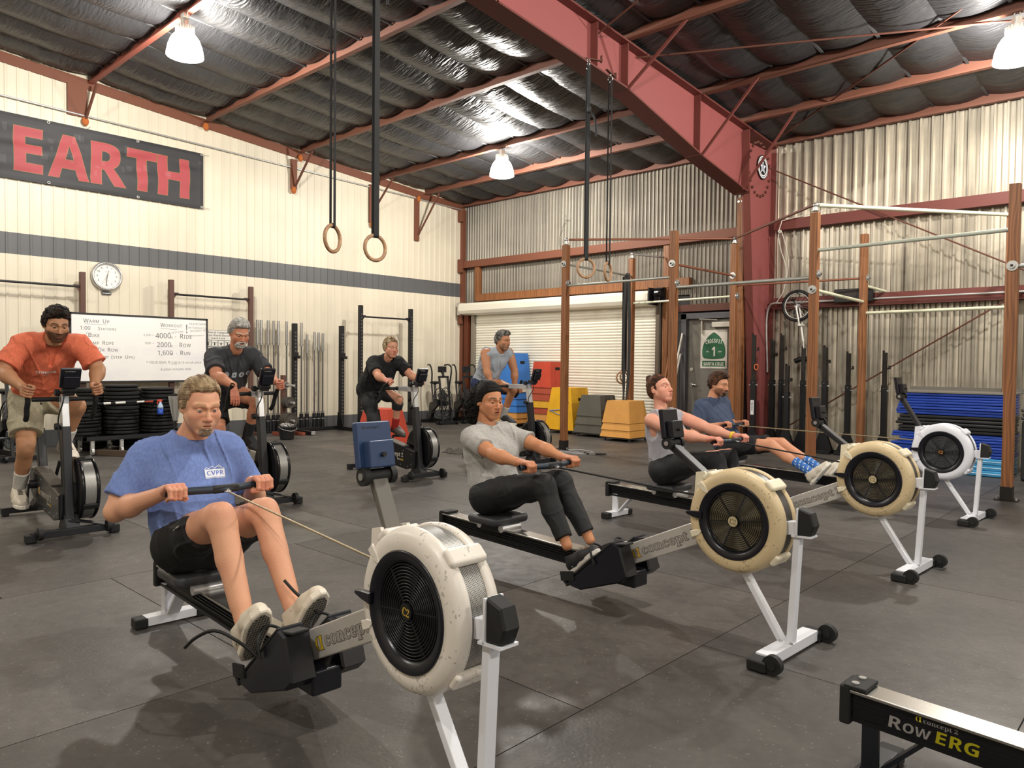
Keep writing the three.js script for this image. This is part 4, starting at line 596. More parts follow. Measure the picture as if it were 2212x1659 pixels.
  const headC = (x, y, z) => {
    let c = skinC(x * 2, y * 2, z * 2); const mixC = (b, t) => { c = [c[0] + (b[0] - c[0]) * t, c[1] + (b[1] - c[1]) * t, c[2] + (b[2] - c[2]) * t]; }; const ax = Math.abs(x);
    const st = (e0, e1, v) => sm(Math.min(1, Math.max(0, (v - e0) / (e1 - e0)))); 
    mixC(red, 0.3 * st(0.045, 0.015, Math.hypot(ax - 0.042, y + 0.03)) * st(0.03, 0.05, z)); mixC(red, 0.35 * st(0.022, 0.008, Math.hypot(x, y + 0.034)) * st(0.08, 0.1, z));
    if (stub) mixC(stub, (o.stubK ?? 0.6) * st(-0.035, -0.05, y - ax * 0.15) * st(-0.01, 0.015, z) * st(-0.125, -0.11, y));
    const bb = st(0.0065, 0.003, Math.abs(y - 0.0285 - ax * (0.06) + (ax > 0.04 ? (ax - 0.04) * 0.5 : 0))) * st(0.008, 0.013, ax) * st(0.056, 0.05, ax) * st(0.05, 0.06, z); mixC(brow, 0.85 * bb);
    const mu = st(0.0125, 0.0095, Math.abs(y + 0.067)) * st(0.025, 0.02, ax + Math.abs(y + 0.067) * 0.9) * st(0.078, 0.085, z); mixC(lip, (fem ? 0.75 : 0.5) * mu);
    mixC(brow, 0.0 * st(0.0035, 0.0015, Math.abs(y - 0.0095 + (ax - 0.032) ** 2 * 18)) * st(0.017, 0.014, Math.abs(ax - 0.032)) * st(0.074, 0.078, z));
    return c;
  };
  const headG = netMesh(HL, [-0.105, -0.16, -0.125], [0.105, 0.13, 0.135], o.headCell ?? 0.0032, headC);
  const HM = new THREE.Matrix4().makeBasis(V(...hx), V(...hy), V(...hz)).scale(V(hs, hs, hs)).setPosition(V(...H.c));
  headG.applyMatrix4(HM);
  const parts = [bodyG, headG];
  for (const S of ['R', 'L']) { const q = hands[S], pts = q.pr.map((p) => p.c); parts.push(netMesh(new Field(q.pr), ...bounds([...pts, q.wr], 0.036), o.handCell ?? 0.0032, (x, y, z) => { const t = 0.25 + 0.5 * mott(x * 3, y * 3, z * 3); return [skin[0] + (red[0] - skin[0]) * t, skin[1] + (red[1] - skin[1]) * t, skin[2] + (red[2] - skin[2]) * t]; })); }
  obj('body', parts.map((p) => p.toNonIndexed()), skinMat, T);
  // eyes
  for (const q of [-1, 1]) { const e = obj('eye', new THREE.SphereGeometry(0.0122, 20, 14).translate(q * 0.032, 0.0028, 0.0715).applyMatrix4(HM), eyeWhite, T); obj('iris', new THREE.SphereGeometry(0.0069, 14, 10).scale(1, 1, 0.5).translate(q * 0.032 + (o.look ?? 0), 0.0012, 0.0814).applyMatrix4(HM), M(o.eye ?? '#3a2a1c', 0.2), e); }
  // hair
  if (o.hair) for (const [nm, f] of Object.entries(o.hair({ ell, cap, smin, smax, base, fem }))) {
    const gH = netMesh(f.F, f.lo ?? [-0.12, -0.14, -0.15], f.hi ?? [0.12, 0.16, 0.13], f.h ?? 0.0036, f.col); gH.applyMatrix4(HM); obj(nm, gH, new THREE.MeshPhysicalMaterial({ color: f.col ? '#ffffff' : col(f.c ?? o.hairC), vertexColors: !!f.col, roughness: 0.6, specularIntensity: 0.5, map: f.col ? hairMap : null, bumpMap: f.col ? hairBump : null, bumpScale: 0.004 }), T);
  }
  // clothes
  const wr = (amp, f, q) => (x, y, z) => { const a = (x * up[0] + y * up[1] + z * up[2]), b = x * lat[0] + y * lat[1] + z * lat[2], c = x * fwd[0] + y * fwd[1] + z * fwd[2]; const w = 0.35 * noise3(a * 5, b * 5, c * 5 + q), r = Math.max(0, 1 - Math.abs(noise3((a * 0.22 + b * 0.1) * f + w, (b - a * 0.28) * f * 0.8 + w, c * f * 0.55 + q)) * 3), r2 = Math.max(0, 1 - Math.abs(noise3((a * 0.95 + b * 0.25) * f * 0.9 + 9 + w, b * f * 0.3 + w, c * f * 0.3 + q)) * 3); const lo = Math.min(1, Math.max(0.15, 1.15 - (a - dot(hipM, up)) / TL * 1.3)); return -amp * (1.5 * r * r + 1.5 * lo * r2 * r2) + amp * 0.7 * noise3(a * 4, b * 6, c * 6 + q) + amp * 0.5; };
  const cutAbove = (p, n) => { const c = dot(p, n); return (d, x, y, z) => Math.max(d, x * n[0] + y * n[1] + z * n[2] - c); };
  if (o.shirt) {
    const q = o.shirt, pr = torso(q.loose ?? 0.012); if (q.sleeve) for (const S of ['R', 'L']) pr.push(...upperArm(S, 0.012, q.sleeve, q.flare ?? 0.012, 1));
    const neckP = add(add(nb, mul(up, 0.045)), mul(fwd, 0.03)), cuts = [cutAbove(tp(q.hem ?? 0.02, 0), mul(up, -1)), (d, x, y, z) => { const e = Math.hypot(x - neckP[0], y - neckP[1], z - neckP[2]) - (q.neck ?? 0.074); return smax(d, -e, 0.014); }];
    if (q.vneck) { const a = add(nb, mul(fwd, 0.07)), b = add(tp(0.8, 0), mul(fwd, 0.13)), vc = cap(a, b, 0.055, 0.012); cuts.push((d, x, y, z) => smax(d, -vc.d(x, y, z), 0.012)); }
    if (q.tank) { for (const S of ['R', 'L']) { const e = cap(add(sh[S], mul(up, 0.06)), add(add(sh[S], mul(up, -0.1)), mul(lat, S === 'R' ? 0.03 : -0.03)), q.tank, q.tank); cuts.push((d, x, y, z) => smax(d, -e.d(x, y, z), 0.008)); } }
    const Fs = new Field(pr, cuts, wr(q.wrinkle ?? 0.0045, 16, o.pos[0])), pts = [...Object.values(sh), ...Object.values(el), hipM, nb];
    const m = obj('shirt', netMesh(Fs, ...bounds(pts, 0.17), cell), cloth(q.c, q.rough), T);
    for (const dcl of q.prints ?? []) {                    // flat print laid on the cloth
      const n = 14, P = new THREE.PlaneGeometry(1, 1, n, n), pa = P.attributes.position;
      for (let i = 0; i < pa.count; i++) { let p = add(tp(dcl.t + (pa.getY(i)) * dcl.h / TL, dcl.x - pa.getX(i) * dcl.w, 0.34), [0, 0, 0]); for (let k = 0; k < 60; k++) { const d = Fs.at(...p); if (d < 0.0022) break; p = add(p, mul(fwd, -Math.max(0.001, d * 0.7))); } pa.setXYZ(i, ...p); }
      P.computeVertexNormals(); obj('print', P, new THREE.MeshPhysicalMaterial({ map: dcl.map, transparent: true, roughness: 0.8, side: THREE.DoubleSide }), m, true);
    }
  }
  const legPr = (S, e, t) => { const r = [], lg = o.leg ?? (fem ? 0.93 : 1); return r; };
  if (o.shorts) {
    const q = o.shorts, pr = []; for (const S of ['R', 'L']) { pr.push(cap(hip[S], mix(hip[S], kn[S], q.to), 0.114 * (o.leg ?? 1), q.r ?? 0.1, 0.04, 1), cap(tp(0.0, S === 'R' ? 0.075 : -0.075), tp(0.2, S === 'R' ? 0.06 : -0.06), 0.112, 0.104, 0.05)); } pr.push(cap(tp(0, 0, 0.03), tp(0.15, 0, 0.04), 0.108, 0.104, 0.05));
    const m = obj('shorts', netMesh(new Field(pr, [cutAbove(tp(q.top ?? 0.2, 0), up)], wr(0.005, 15, 7)), ...bounds([hipM, hip.R, hip.L, kn.R, kn.L, tp(0.25, 0)], 0.14), cell), cloth(q.c, 0.8), T);
    if (q.piping) obj('piping', tube([0.2, 0.32, 0.44, q.to - 0.02].map((t) => { let p = add(mix(hip.R, kn.R, t), [0, 0.02, 0.1 + 0.0]); return p; }), 0.003, 6, 20), M('#d8d2c4', 0.6), m);
  }
  if (o.tights) {
    const q = o.tights, e = 0.007, pr = [], lg = o.leg ?? 0.93; for (const S of ['R', 'L']) {
      const ax = nrm(sub(an[S], kn[S])), back = nrm(sub(sub(hip[S], kn[S]), mul(ax, dot(sub(hip[S], kn[S]), ax)))), en = mix(kn[S], an[S], q.to);
      pr.push(cap(hip[S], mix(hip[S], kn[S], 0.45), 0.094 * lg + e, 0.083 * lg + e, 0.05), cap(mix(hip[S], kn[S], 0.45), mix(hip[S], kn[S], 0.9), 0.083 * lg + e, 0.058 * lg + e, 0.04), cap(mix(hip[S], kn[S], 0.9), mix(kn[S], an[S], 0.08), 0.057 * lg + e, 0.053 * lg + e, 0.03), cap(kn[S], en, 0.05 * lg + e, (0.05 - 0.015 * q.to) * lg + e, 0.03, 1), cap(add(mix(kn[S], an[S], 0.14), mul(back, 0.012)), add(mix(kn[S], an[S], Math.min(0.42, q.to - 0.1)), mul(back, 0.017)), 0.047 * lg + e, 0.046 * lg + e, 0.035), cap(add(mix(kn[S], an[S], Math.min(0.42, q.to - 0.12)), mul(back, 0.015)), add(en, mul(back, q.to > 0.7 ? 0 : 0.012)), 0.044 * lg + e, (0.052 - 0.018 * q.to) * lg + e, 0.03, 1), ell(add(kn[S], mul(back, -0.022)), [0.036 + e, 0.036 + e, 0.036 + e], 0.03)); pr.push(cap(tp(0.0, S === 'R' ? 0.078 : -0.078), tp(0.2, S === 'R' ? 0.06 : -0.06), 0.108 + e, 0.094 + e, 0.05)); }
    pr.push(cap(tp(0, 0, 0.03), tp(0.18, 0, 0.035), 0.1, 0.1, 0.05));
    obj('leggings', netMesh(new Field(pr, [cutAbove(tp(0.3, 0), up)], wr(0.0016, 24, 3)), ...bounds([hipM, ...Object.values(hip), ...Object.values(kn), ...Object.values(an), tp(0.25, 0)], 0.14), cell), cloth(q.c, 0.7), T);
  }
  // feet
  for (const S of ['R', 'L']) {
    const ft = o.foot[S]; if (!ft) continue; const f = nrm(ft.d), u = nrm(sub(ft.u, mul(f, dot(ft.u, f)))), w = cross(f, u), k = (fem ? 0.94 : 1.05) * (o.shoe.k ?? 1), Q = (a, b, c = 0) => add(ft.at, add(add(mul(f, a * k), mul(u, b * k)), mul(w, c * k))); // at: heel end of the sole
    const pr = [cap(Q(0.045, 0.05), Q(0.1, 0.05), 0.041 * k, 0.043 * k, 0.03), cap(Q(0.1, 0.047), Q(0.185, 0.036, 0.004), 0.045 * k, 0.044 * k, 0.03), cap(Q(0.185, 0.036, 0.004), Q(0.238, 0.03, 0.0), 0.043 * k, 0.035 * k, 0.03), cap(Q(0.055, 0.06), Q(0.062, 0.098), 0.042 * k, 0.041 * k, 0.02), cap(Q(0.09, 0.075), Q(0.15, 0.058), 0.034 * k, 0.03 * k, 0.03)];
    const shoe = obj('shoe', netMesh(new Field(pr, [cutAbove(Q(0, 0.018), mul(u, -1)), cutAbove(Q(0.05, 0.108), nrm(add(u, mul(f, 0.25))))]), ...bounds([Q(0, 0), Q(0.28, 0), Q(0.05, 0.13)], 0.06), 0.005), M(o.shoe.c, 0.6), T);
    const ol = [[0.0, 0], [0.006, 0.022], [0.04, 0.036], [0.1, 0.036], [0.16, 0.044], [0.205, 0.046], [0.25, 0.034], [0.276, 0.01]], sole = prism([...ol, ...ol.slice().reverse().map(([a, b]) => [a, -b * 0.95])].map(([a, b]) => [a * k, b * k]), 0.028 * k, 0.005).applyMatrix4(new THREE.Matrix4().makeBasis(V(...f), V(...w), V(...mul(u, -1))).setPosition(V(...Q(0, 0.014))));
    obj('sole', sole, o.shoe.sole ? M(o.shoe.sole, 0.6) : shoeSole, shoe);
    if (o.shoe.out) obj('outsole', prism([...ol, ...ol.slice().reverse().map(([a, b]) => [a, -b * 0.95])].map(([a, b]) => [(a - 0.138) * k * 0.9 + 0.138 * k, b * k * 0.84]), 0.006).applyMatrix4(new THREE.Matrix4().makeBasis(V(...f), V(...w), V(...mul(u, -1))).setPosition(V(...Q(0, -0.0015)))), M('#ffffff', 0.8, 0, { map: waffle }), shoe);
    if (o.shoe.lace) obj('laces', [0.095, 0.115, 0.135, 0.155].map((a, i) => tube([Q(a, 0.07 - i * 0.004, 0.032), Q(a + 0.006, 0.096 - i * 0.0045, 0.012), Q(a + 0.006, 0.096 - i * 0.0045, -0.012), Q(a, 0.07 - i * 0.004, -0.032)], 0.0035, 6, 8)), M(o.shoe.lace, 0.7), shoe);
    if (o.shoe.mark) obj('side_mark', [-1, 1].map((z) => bar(Q(0.07, 0.035, z * 0.043), Q(0.13, 0.06, z * 0.045), 0.012, 0.006)), M(o.shoe.mark, 0.6), shoe);
    if (o.sock) { const a = mix(an[S], kn[S], o.sock.h), lg = o.leg ?? 1; obj('sock', netMesh(new Field([cap(add(an[S], mul(sub(an[S], kn[S]), 0.12)), a, 0.04 * lg, (0.035 + 0.022 * o.sock.h) * lg + 0.006, 0.02, 1)]), ...bounds([an[S], a, Q(0.05, 0.05)], 0.07), 0.006), o.sock.mat ?? cloth(o.sock.c), T); }
  }
  if (o.band) { const S = o.band.S, a = hands[S].fore, d = nrm(sub(hands[S].wr, el[S])); obj('wristband', place(new THREE.TorusGeometry(0.029, 0.007, 8, 24).rotateX(PI / 2).scale(1, 1.6, 1), add(a, mul(d, -0.012)), add(a, mul(d, 0.012))), M(o.band.c, 0.5), T); }
  return T;
}

// ---------- hair ----------
const ZL = [[-0.2, -0.2], [-0.09, -0.075], [-0.075, -0.05], [-0.03, -0.034], [-0.022, 0.008], [0.0, 0.02], [0.022, 0.03], [0.05, 0.044], [0.066, 0.066], [0.082, 0.105], [0.3, 0.3]];
const zl = (y) => { for (let i = 1; i < ZL.length; i++) if (y < ZL[i][0]) { const [a, p] = ZL[i - 1], [b, q] = ZL[i]; return p + (q - p) * (y - a) / (b - a); } return 0.3; };
// hairline: line shifts it back (receding), dy lifts the whole line
const taper = (f, t) => { const k = Math.min(1, Math.max(0, 1 + f / 0.034)); return k * k * t; };
const hairCut = (line, dy = 0, k = 0.006, t = 0.015) => (d, x, y, z) => { const f = (z - zl(y - dy) + line(x)) * 0.75; return smax(d + taper(f, t), f, k); };
const strands = (amp, fx, fy, fz, s) => (x, y, z) => amp * (noise3(x * fx, y * fy, z * fz + s) + 0.6 * noise3(x * fx * 2.3, y * fy * 2.1, z * fz * 2.2 + s * 2));
const cranium = (t, k = 1) => [ell([0, 0.037, -0.019], [0.074 + t, 0.086 + t * k, 0.096 + t], 0.02), ell([0, 0.0, -0.045], [0.068 + t, 0.085, 0.058 + t], 0.03), ell([0, -0.002, -0.022], [0.0745 + t * 0.5, 0.075, 0.088 + t * 0.5], 0.02)];
const tone = (a, b, f, s) => { const A = lin(a), B = lin(b); return (x, y, z) => { const t = Math.min(1, Math.max(0, 0.5 + 0.9 * noise3(x * f, y * f * 0.4, z * f * 0.4 + s))); return [A[0] + (B[0] - A[0]) * t, A[1] + (B[1] - A[1]) * t, A[2] + (B[2] - A[2]) * t]; }; };
const beardOf = (base, r, t, lo, colr) => ({ F: { p: [ell([0, -0.06, 0.03], [0.07, 0.075, 0.08], 0.01)], at(x, y, z) { return smax(base(x, y, z) - t - 0.0018 * noise3(x * 160, y * 110, z * 160), r(x, y, z), 0.006); } }, lo: [-0.09, -0.15, -0.03], hi: [0.09, 0.0, 0.14], h: 0.0032, col: colr });
const lipGap = (x, y, z) => 0.011 - Math.hypot(x * 0.5, y + 0.067) ;
const gripX = (hx, hy, z, o = {}) => ({ at: [hx, hy, z], d: [1, 0.18, 0], n: [-0.25, 1, 0], ...o });
const plate = (dx = 0, dz = 0.105) => ({ R: { at: [1.228 + dx, 0.123, dz], d: [0.759, 0.651, 0.06], u: [-0.651, 0.759, 0] }, L: { at: [1.228 + dx, 0.123, -dz], d: [0.759, 0.651, -0.06], u: [-0.651, 0.759, 0] } });
const textPrint = (w, h, draw) => canvasTex(w, h, (g) => { g.clearRect(0, 0, w, h); draw(g); });
const cvpr = textPrint(512, 360, (g) => { g.fillStyle = '#e9ecf4'; g.fillRect(14, 120, 484, 190); g.fillStyle = '#6f86cc'; g.font = 'bold 150px sans-serif'; g.textAlign = 'center'; g.save(); g.translate(256, 262); g.scale(1.12, 1); g.fillText('CVPR', 0, 0); g.restore(); g.fillStyle = '#e9ecf4'; g.fillRect(14, 320, 484, 14); g.strokeStyle = '#e9ecf4'; g.lineWidth = 13; g.lineJoin = 'round'; g.beginPath(); g.moveTo(10, 122); g.lineTo(70, 66); g.lineTo(110, 104); g.lineTo(190, 56); g.lineTo(250, 102); g.lineTo(370, 24); g.lineTo(440, 92); g.lineTo(500, 110); g.stroke(); g.lineWidth = 7; g.beginPath(); g.moveTo(330, 62); g.lineTo(362, 78); g.lineTo(384, 60); g.lineTo(420, 84); g.stroke(); });
const crossfit = textPrint(512, 200, (g) => { g.fillStyle = '#ffffff'; g.font = 'bold 118px sans-serif'; g.textAlign = 'center'; g.save(); g.translate(256, 90); g.scale(1.05, 1.1); g.fillText('crossFit', 0, 0); g.restore(); g.font = 'bold 40px sans-serif'; g.fillText('GILS 29', 256, 160); });
const badges = textPrint(512, 140, (g) => { for (let i = 0; i < 4; i++) { g.fillStyle = '#a9adb3'; g.beginPath(); if (i === 1) { g.roundRect(i * 128 + 22, 24, 78, 92, 16); } else g.arc(i * 128 + 62, 70, 48, 0, 7); g.fill(); g.fillStyle = '#3a3d42'; g.beginPath(); g.arc(i * 128 + 62, 70, 14, 0, 7); g.fill(); } });
const smallMark = textPrint(256, 256, (g) => { g.strokeStyle = '#cfd2d6'; g.lineWidth = 9; for (let i = 0; i < 5; i++) { g.beginPath(); g.moveTo(40 + i * 8, 60 + i * 30); g.bezierCurveTo(90, 30 + i * 34, 150, 90 + i * 30, 215 - i * 8, 56 + i * 32); g.stroke(); } });

// ---------- the four rowers ----------
person({
  label: 'blond man in a blue t-shirt and black shorts pulling a rowing handle', pos: [-3.8, 0, -1.525], turn: TURN, cell: 0.0085, headCell: 0.0028, handCell: 0.0029,
  skin: '#dba584', red: '#cc7f6a', hairC: '#b58a55', brow: '#a9825a', lip: '#b0685c', stubble: '#c9a48a', stubK: 0.35, eye: '#5a6a70', girth: 1.04, leg: 1.02,
  j: { hip: [0.45, 0.475], shR: [0.285, 0.852, 0.195], shL: [0.345, 0.872, -0.195], elR: [0.3, 0.63, 0.31], elL: [0.36, 0.61, -0.31], kR: [0.93, 0.685, 0.105], kL: [0.88, 0.67, -0.105], anR: [1.125, 0.31, 0.1], anL: [1.125, 0.32, -0.1], neck: [0.355, 0.955, 0] },
  head: { c: [0.47, 1.095, 0.0], pitch: 0.24, yaw: 0.05, mouth: 0.001 }, arc: 0.05,
  hand: { R: gripX(0.675, 0.745, 0.19), L: gripX(0.675, 0.745, -0.19) }, foot: { R: { at: [1.165, 0.165, 0.1], d: [0.6, 0.8, 0.08], u: [-0.8, 0.6, 0] }, L: { at: [1.165, 0.175, -0.1], d: [0.58, 0.81, -0.08], u: [-0.81, 0.58, 0] } }, lid: 0.6,
  hair: ({ base }) => ({ hair: { F: new Field([...cranium(0.011), ell([0, 0.085, 0.0], [0.062, 0.042, 0.07], 0.03), ell([0, 0.02, -0.085], [0.066, 0.08, 0.04], 0.03), cap([0.02, 0.02, -0.11], [0.05, -0.02, -0.17], 0.02, 0.004, 0.03)], [hairCut((x) => { const a = Math.abs(x); return a > 0.066 ? -0.014 : 0.012 + 0.012 * Math.max(0, 1 - Math.abs(a - 0.04) / 0.022); }, 0.009, 0.006, 0.014)], strands(0.0045, 110, 30, 26, 1)), lo: [-0.12, -0.12, -0.2], h: 0.0031, col: tone('#7c6040', '#cbb08a', 75, 3) }, beard: beardOf(base, (x, y, z) => Math.max(Math.hypot(x / 0.03, (y + 0.095) / 0.034, (z - 0.08) / 0.035) * 0.02 - 0.02, lipGap(x, y, z)), 0.004, 0, tone('#a98f74', '#cdb9a0', 120, 5)) }),
  shirt: { c: '#8099da', sleeve: 0.74, hem: -0.06, loose: 0.02, flare: 0.02, wrinkle: 0.006, neck: 0.078, prints: [{ map: cvpr, t: 0.72, x: -0.085, w: 0.098, h: 0.07 }] },
  shorts: { c: '#121214', to: 0.62, r: 0.094, piping: 1 }, shoe: { c: '#d8cdb9', lace: '#efe9dc', sole: '#e6dccb', mark: '#3a3733', out: 1 },
});
person({
  label: 'dark-haired woman in a grey t-shirt and black leggings holding a rowing handle', pos: [-3.817, 0, -3.419], turn: TURN, fem: 1, cell: 0.0085, headCell: 0.003, handCell: 0.0029,
  skin: '#c58a63', red: '#b06a50', hairC: '#17120f', brow: '#1c1512', lip: '#a35a50', eye: '#231a14', leg: 0.96,
  j: { hip: [0.52, 0.47], shR: [0.43, 0.825, 0.155], shL: [0.455, 0.84, -0.155], elR: [0.72, 0.755, 0.215], elL: [0.7, 0.77, -0.205], kR: [1.0, 0.6, 0.08], kL: [0.985, 0.605, -0.08], anR: [1.2, 0.28, 0.1], anL: [1.2, 0.28, -0.1], neck: [0.42, 0.905, 0] },
  head: { c: [0.435, 1.062, 0], pitch: 0.12, yaw: 0.1, mouth: 0.002, s: 0.95 }, arc: 0.03,
  hand: { R: { at: [0.98, 0.705, 0.19], d: [1, -0.12, 0], n: [0.12, 1, 0] }, L: { at: [0.98, 0.705, -0.19], d: [1, -0.12, 0], n: [0.12, 1, 0] } }, lid: 0.75, foot: plate(0.026),
  hair: () => ({ hair: { F: new Field([...cranium(0.014), ell([0, 0.0, -0.095], [0.09, 0.1, 0.06], 0.03), ell([0.0, -0.07, -0.135], [0.095, 0.1, 0.07], 0.03), ell([-0.01, -0.12, -0.12], [0.07, 0.07, 0.06], 0.03)], [(d, x, y, z) => { const f = Math.min((z - zl(y)) * 0.75, z + 0.025); return smax(d + (z > -0.02 ? taper(f, 0.016) : 0), f, 0.006); }], (x, y, z) => { const k = Math.min(1, Math.max(0.12, (-z - 0.03) / 0.06)); return k * (0.011 * noise3(x * 80, y * 70, z * 75) + 0.006 * noise3(x * 180, y * 160, z * 170)); }), lo: [-0.14, -0.23, -0.24], hi: [0.14, 0.16, 0.13], h: 0.003, col: tone('#080706', '#1a1411', 90, 7) } }),
  shirt: { c: '#bebbb6', sleeve: 0.62, hem: -0.07, loose: 0.017, flare: 0.016, wrinkle: 0.005, neck: 0.066 }, tights: { c: '#131316', to: 0.86 }, shoe: { c: '#222225', lace: '#3a3a3c', sole: '#cfcac2', mark: '#c9c9c9' },
});
person({
  label: 'woman in a pale tank top with her auburn hair in a bun, rowing', pos: [-3.814, 0, -5.27], turn: TURN, fem: 1, cell: 0.0095, handCell: 0.0034,
  skin: '#dba188', red: '#cf7a68', hairC: '#4a2a1c', brow: '#6b4634', lip: '#b5625a', leg: 0.97, arm: 0.9,
  j: { hip: [0.65, 0.47], shR: [0.575, 0.86, 0.165], shL: [0.61, 0.885, -0.165], elR: [0.93, 0.77, 0.205], elL: [0.9, 0.79, -0.195], kR: [1.11, 0.62, 0.09], kL: [1.11, 0.62, -0.09], anR: [1.26, 0.29, 0.1], anL: [1.26, 0.29, -0.1], neck: [0.555, 0.945, 0] },
  head: { c: [0.545, 1.108, 0], pitch: -0.24, yaw: 0.02, s: 0.96 }, arc: 0.02, lid: 0.8, band: { S: 'L', c: '#e2c21e' },
  hand: { R: { at: [1.18, 0.74, 0.19], d: [1, -0.05, 0], n: [0.05, 1, 0] }, L: { at: [1.18, 0.74, -0.19], d: [1, -0.05, 0], n: [0.05, 1, 0] } }, foot: plate(0.06),
  hair: () => ({ hair: { F: new Field([...cranium(0.006), ell([0, 0.1, -0.085], [0.036, 0.036, 0.036], 0.012), ell([0, -0.02, -0.075], [0.05, 0.05, 0.04], 0.02)], [hairCut(() => 0.002, 0, 0.006, 0.008)], strands(0.004, 60, 60, 60, 4)), lo: [-0.12, -0.12, -0.16], hi: [0.12, 0.17, 0.12], h: 0.0036, col: tone('#321b12', '#7a4a2c', 60, 9) }, earbud: { F: new Field([ell([0.083, -0.006, 0.0], [0.007, 0.007, 0.007], 0.004), cap([0.084, -0.006, 0.002], [0.083, -0.028, 0.009], 0.0035, 0.003, 0.004)]), lo: [0.06, -0.05, -0.03], hi: [0.11, 0.03, 0.03], h: 0.0022, c: '#f2f2f2' } }),
  shirt: { c: '#bdbcc4', hem: -0.05, loose: 0.011, wrinkle: 0.004, neck: 0.088, tank: 0.062 }, tights: { c: '#1d1e22', to: 0.9 }, shoe: { c: '#3a3a3d' },
});
person({
  label: 'rowing man in a navy t-shirt, black shorts and blue patterned socks', pos: [-3.884, 0, -7.39], turn: TURN, lid: 0.7, cell: 0.0098, handCell: 0.0034,
  skin: '#cf9674', red: '#bb715c', hairC: '#4a2f1e', brow: '#4a2f1e', stubble: '#6e4d3a', stubK: 0.75, eye: '#4a4a40', leg: 0.98,
  j: { hip: [0.17, 0.455], shR: [-0.09, 0.855, 0.2], shL: [-0.05, 0.885, -0.2], elR: [-0.1, 0.62, 0.28], elL: [-0.03, 0.66, -0.3], kR: [0.66, 0.51, 0.1], kL: [0.67, 0.515, -0.1], anR: [1.09, 0.275, 0.11], anL: [1.1, 0.28, -0.1], neck: [-0.065, 0.935, 0] },
  head: { c: [0.01, 1.1, 0], pitch: 0.2, yaw: 0.0, s: 1.0 }, arc: 0.05,
  hand: { R: gripX(0.215, 0.68, 0.18), L: gripX(0.215, 0.68, -0.18) }, foot: { R: { at: [1.1, 0.155, 0.11], d: [0.62, 0.76, 0.08], u: [-0.76, 0.62, 0] }, L: { at: [1.12, 0.15, -0.105], d: [0.62, 0.76, -0.08], u: [-0.76, 0.62, 0] } },
  hair: ({ base }) => ({ hair: { F: new Field([...cranium(0.015), ell([0, 0.1, 0.03], [0.06, 0.035, 0.06], 0.03)], [hairCut(() => -0.006, 0.006)], strands(0.008, 60, 50, 50, 2)), col: tone('#2e1c12', '#6a4630', 70, 11) }, beard: beardOf(base, (x, y, z) => Math.max(Math.hypot(x / 0.034, (y + 0.085) / 0.04) * 0.02 - 0.02, 0.03 - z, lipGap(x, y, z) - 0.001), 0.003, 0, tone('#3a271c', '#6b5040', 120, 5)) }),
  shirt: { c: '#45536f', sleeve: 0.8, hem: -0.07, loose: 0.02, flare: 0.018, wrinkle: 0.006 }, shorts: { c: '#17171a', to: 0.72, r: 0.088 },
  shoe: { c: '#d6cdbc', lace: '#efe9dc', mark: '#4a4a48' }, sock: { h: 0.42, mat: M('#ffffff', 0.8, 0, { map: tex(256, 256, (u, v) => { const cx = (u * 3) % 1 - 0.5, cy = (v * 4 + Math.floor(u * 3) * 0.5) % 1 - 0.5, k = Math.abs(cx + cy * 0.4) < 0.1 && Math.abs(cy) < 0.34 || Math.hypot(cx - 0.12, cy - 0.1) < 0.12; return k ? [190, 205, 215] : [48, 104, 180]; }, [0.12, 0.12], true) }) },
});
